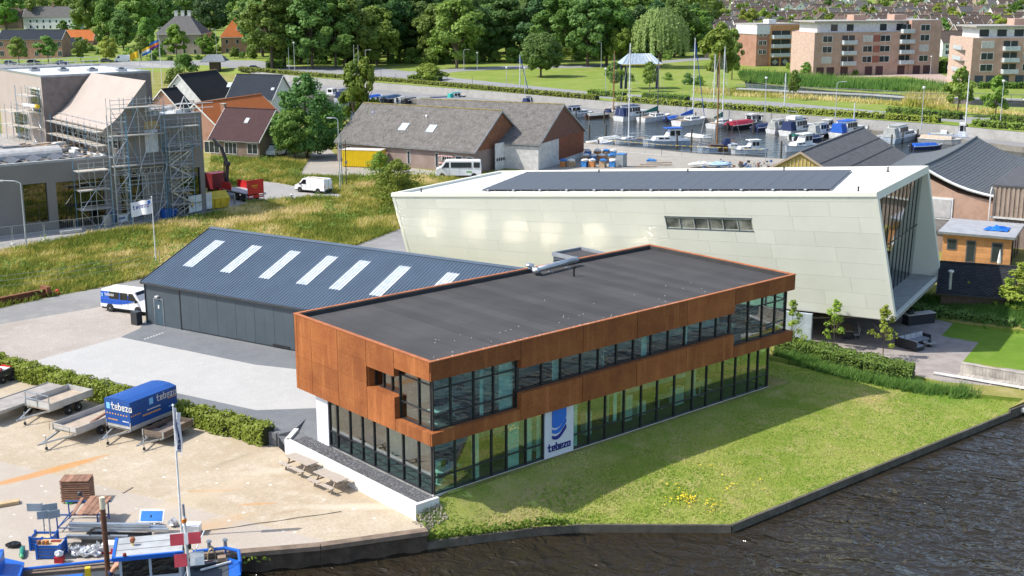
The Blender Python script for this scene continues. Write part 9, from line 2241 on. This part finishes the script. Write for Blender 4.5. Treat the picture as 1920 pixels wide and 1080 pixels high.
for k, z in enumerate((3.7,6.7,9.7)):
 for px, ss in ((1548,'sww'),(1624,'wws'),(1657,'www'),(1732,'wsw')): awin(ap, X(px), z, 2.6 if px != 1657 else 2.8, 1.6, ss[k], -.3 if px > 1705 else 0)
 awin(ap, X(1641), z, 1.9, 1.6, 'b'); balcony(ap, X(1587), z-.6, 4.3); balcony(ap, X(1697), z-.6, 4.4)
awin(ap, X(1732), 12.6, 2.6, 1.6, 'w', -.3); balcony(ap, X(1697), 12.1, 3.8)
for px in (1560,1590,1653,1685): MB().box(X(px),X(px)+2.2,2.15,2.199,12.7,14.6).build('window', P('dark_pane', (.03,.04,.045), .08), ap)
for px in (1537,1556,1582,1628.5,1649,1691,1720,1740): MB().box(X(px-7),X(px+7),-.34 if px > 1705 else -.04,-.302 if px > 1705 else -.002,.0,2.5).build('garage_door', M_GAR, ap)
a = G(1500,129,FZ)
wing(ap, a, 12.1, (3.2,6.2,9.2))
op, Lo = apartment(1442,124,1500,122,'orange brick apartment block with wide balconies and a white top floor'); block(op,0,Lo,0,13,-.5,13.0,B_ORG); MB().box(-5,-.02,.5,13,-.5,12.0).build('side_wall', B_RED, op); MB().box(-5,Lo,.8,13,13.01,13.5).build('roof', M_FROOF, op); MB().box(-5.2,-.01,.2,12,10.2,13.0).build('top_floor', M_PENT, op); MB().box(2,5,4,7,13.51,14.8).build('lift_house', WHITE, op)
for z in (3.1,6.0,8.9): balcony(op, 4.2, z, 7.6, 1.5); [awin(op, -3.4+i*1.6, z+.8, 1.2, 1.3, 'w', .46) for i in (0,1)]; awin(op, 9.4, z+.7, 1.1, 1.5)
for x in (2.2,6.2): MB().box(x-1.6,x+1.6,-.04,-.002,0,2.5).build('garage_door', DARKM, op); MB().ext([(x-1.2,-.05,1.25),(x,-.05,.3),(x+1.2,-.05,1.25),(x,-.05,2.2)], (0,-.03,0)).build('lattice_panel', GREYM, op)
MB().box(8.2,9.2,-.04,-.002,0,2.3).build('red_door', RED, op)
cp, Lc = apartment(1818,159,2010,157,'smaller salmon brick apartment block at the picture edge'); Xc = lambda px: (px-1818)*Lc/192
block(cp,0,Lc,0,13,-.5,12.2,B_APT); block(cp,2.5,Lc,2.0,12,12.21,14.9,M_PENT); MB().box(1.0,Lc,.8,13,14.91,15.3).build('roof', M_FROOF, cp); MB().box(Xc(1905),Xc(1905)+4,4,8,15.31,17).build('lift_house', B_APT, cp)
for k, z in enumerate((3.6,6.6,9.6)):
 for px, ss in ((1846,'wws'),(1925,'www'),(1960,'www')): awin(cp, Xc(px), z, 2.9, 1.6, ss[k])
 balcony(cp, Xc(1888), z-.6, 4.2)
for px in (1834,1855,1882,1910): MB().box(Xc(px-8),Xc(px+8),-.04,-.002,0,2.4).build('garage_door', P('garage_blue', (.04,.06,.08), .6), cp)
for px in (1835,1868,1900): MB().box(Xc(px),Xc(px)+2.6,1.95,1.999,12.5,14.3).build('window', P('dark_pane', (.03,.04,.045), .08), cp)
wing(cp, G(1780,149,FZ), 12.1, (.6,3.2,6.2,9.0))
p = G(1769,132,FZ); o = thing('stair_tower', 'dark steel stair tower between the two salmon apartment blocks', 'stair tower', (p.x,p.y+6,FZ), IR); [MB().box(-2.2,2.2,-2,2,z,z+.2).build('landing', GREYM, o) for z in (3,6,9,12)]; [MB().box(x-.1,x+.1,y-.1,y+.1,0,13.2).build('post', DARKM, o) for x in (-2,2) for y in (-1.8,1.8)]; [MB().box(-2.1,2.1,-2.0,-1.95,z,z+1.1).build('screen', P('screen_slate', (.09,.11,.13), .5), o) for z in (3.2,6.2,9.2,12.2)]
# the estate of brown roofed houses at the top of the picture
rg = np.random.default_rng(77); HP = []
for i, (L, Wd, ze, zr, wall, roof, wins, chim, sky) in enumerate(((9,8.5,5.2,9.2,B_TAN,T_BROWN,bf(-2.5,3,2.5,3,1.4,1.3)+bf(-2.5,3,2.5,.8,1.4,1.5)+[('L',0,5.4,1.2,1.2),('R',0,5.4,1.2,1.2)],((2,.6,.8,1.2),),((-1.5,3,.8,1.1),)),(16,8.5,5.2,9.0,WHITE,T_BROWN,bf(-6,5,3,3,1.6,1.3)+bf(-6,5,3,.8,1.6,1.5)+[('L',0,5.4,1.2,1.2)],((-5,.6,.8,1.2),(5,.6,.8,1.2)),((2,3,.8,1.1),)),(12,8,4.4,8.6,P('brown_render', (.35,.27,.2), .8),T_GREY,bf(-4,4,2.7,.9,1.6,1.5)+[('L',0,4.8,1.2,1.2),('R',0,4.8,1.2,1.2)],((0,.6,.8,1.2),),()))):
 HP.append(gable('terrace_house', 'x', 'house', (0,0,-900), 0, L, Wd, ze, zr, wall, roof, wins=wins, chim=chim, sky=sky, group='houses of the far estate'))
first = [True]*3; n_h = 0
for k in range(15):
 dist = 470+k*70+max(0,k-9)**2*14; x = -8 if k % 2 else 0
 for j in range(34):
  px = 1275+j*26+rg.uniform(-5,5)+(13 if k % 2 else 0); y = -34+ (27.4*2377/dist)*1.0
  if px > 1960 or (k == 0 and (px < 1790 and px > 1395)) or (k == 1 and 1500 < px < 1760 and False) or (px < 1340 and k < 2): continue
  if rg.uniform() < (.25 if k < 5 else .5): continue
  i = int(rg.integers(0,3)); p = gz(px,y,FZ); a_ = IR+rg.choice([.15,.15+PI/2,.25,.1])+rg.normal(0,.06)
  lb = {0:'brown roofed brick house in the far estate beyond the apartment blocks',1:'white walled row of houses with brown roof in the far estate',2:'grey roofed low house in the far estate beyond the apartments'}[i]
  if first[i]: o = HP[i]; first[i] = False; o.location = p; o.rotation_euler = (0,0,a_); o['label'] = lb
  else: o = copy_tree(HP[i], p, a_, lb)
  n_h += 1
for k in range(90):
 px = rg.uniform(1290,1930); dist = rg.uniform(450,1100); y = -34+27.4*2377/dist
 if dist < 520 and 1390 < px < 1800 : continue
 tree(random.choice(('gold','gold','street','streetlight')), gz(px,y,FZ), rg.uniform(7,11), 'rounded yellow green tree among the houses of the far estate', 'trees of the far estate')
for px, y, H, key in ((1552,28,14,'parkdark'),(1640,47,8,'gold'),(1430,52,12,'gold'),(1508,50,9,'gold'),(1575,50,9,'gold'),(1785,56,11,'gold'),(1850,56,10,'gold'),(1890,58,10,'gold'),(1905,40,14,'park'),(1330,70,14,'gold'),(1358,60,13,'gold'),(1400,72,15,'gold'),(1325,55,14,'park'),(1300,62,16,'park')): tree(key, gz(px,y,FZ), H, 'leafy tree standing just behind the apartment roofs', 'trees behind the apartments')
C, N, T = [], [], []
for y, H0 in ((2,12),(7,9),(15,8),(23,8),(98,24),(88,25),(78,25),(66,26),(52,25),(40,26),(30,27),(21,27),(13,27)):
 for x in range(1330 if y in (2,7,15,23) else -140,1960 if y in (2,7,15,23) else 1330,int(58-y*.1) if y != 23 else 90):
  if y > 60 and x < 480: continue
  p = gz(x+rg.uniform(-16,16), y+rg.uniform(-3,3)-(6*max(0,(x-800)/500) if y > 45 else 0), FZ); H = H0*rg.uniform(.8,1.1); K_ = 26; n = 44
  for k in range(K_):
   d = unit(rg.normal(size=(1,3)))[0]*rg.uniform(.5,1); c = np.array(p)+np.array((d[0]*8.5,d[1]*8.5,H*.55+d[2]*H*.42)); e = unit(rg.normal(size=(n,3)))
   C.append(c+e*np.array((2.9,2.9,2.3))*rg.uniform(.5,1,(n,1))); N.append(unit(e+np.array((0,0,.5))+d*.4+rg.normal(size=(n,3))*.4)); T.append(np.clip(rg.normal(.5,.14)+rg.normal(0,.12,n),0,1))
C, N, T = map(np.concatenate, (C, N, T)); V_, F_, T_ = leaf_arrays(C, N, 1.0*rg.uniform(.6,1.3,len(C)), T, rg)
link('far_wood', np_mesh('far_wood', V_, F_, LM['mid'], T_), None, kind='stuff')
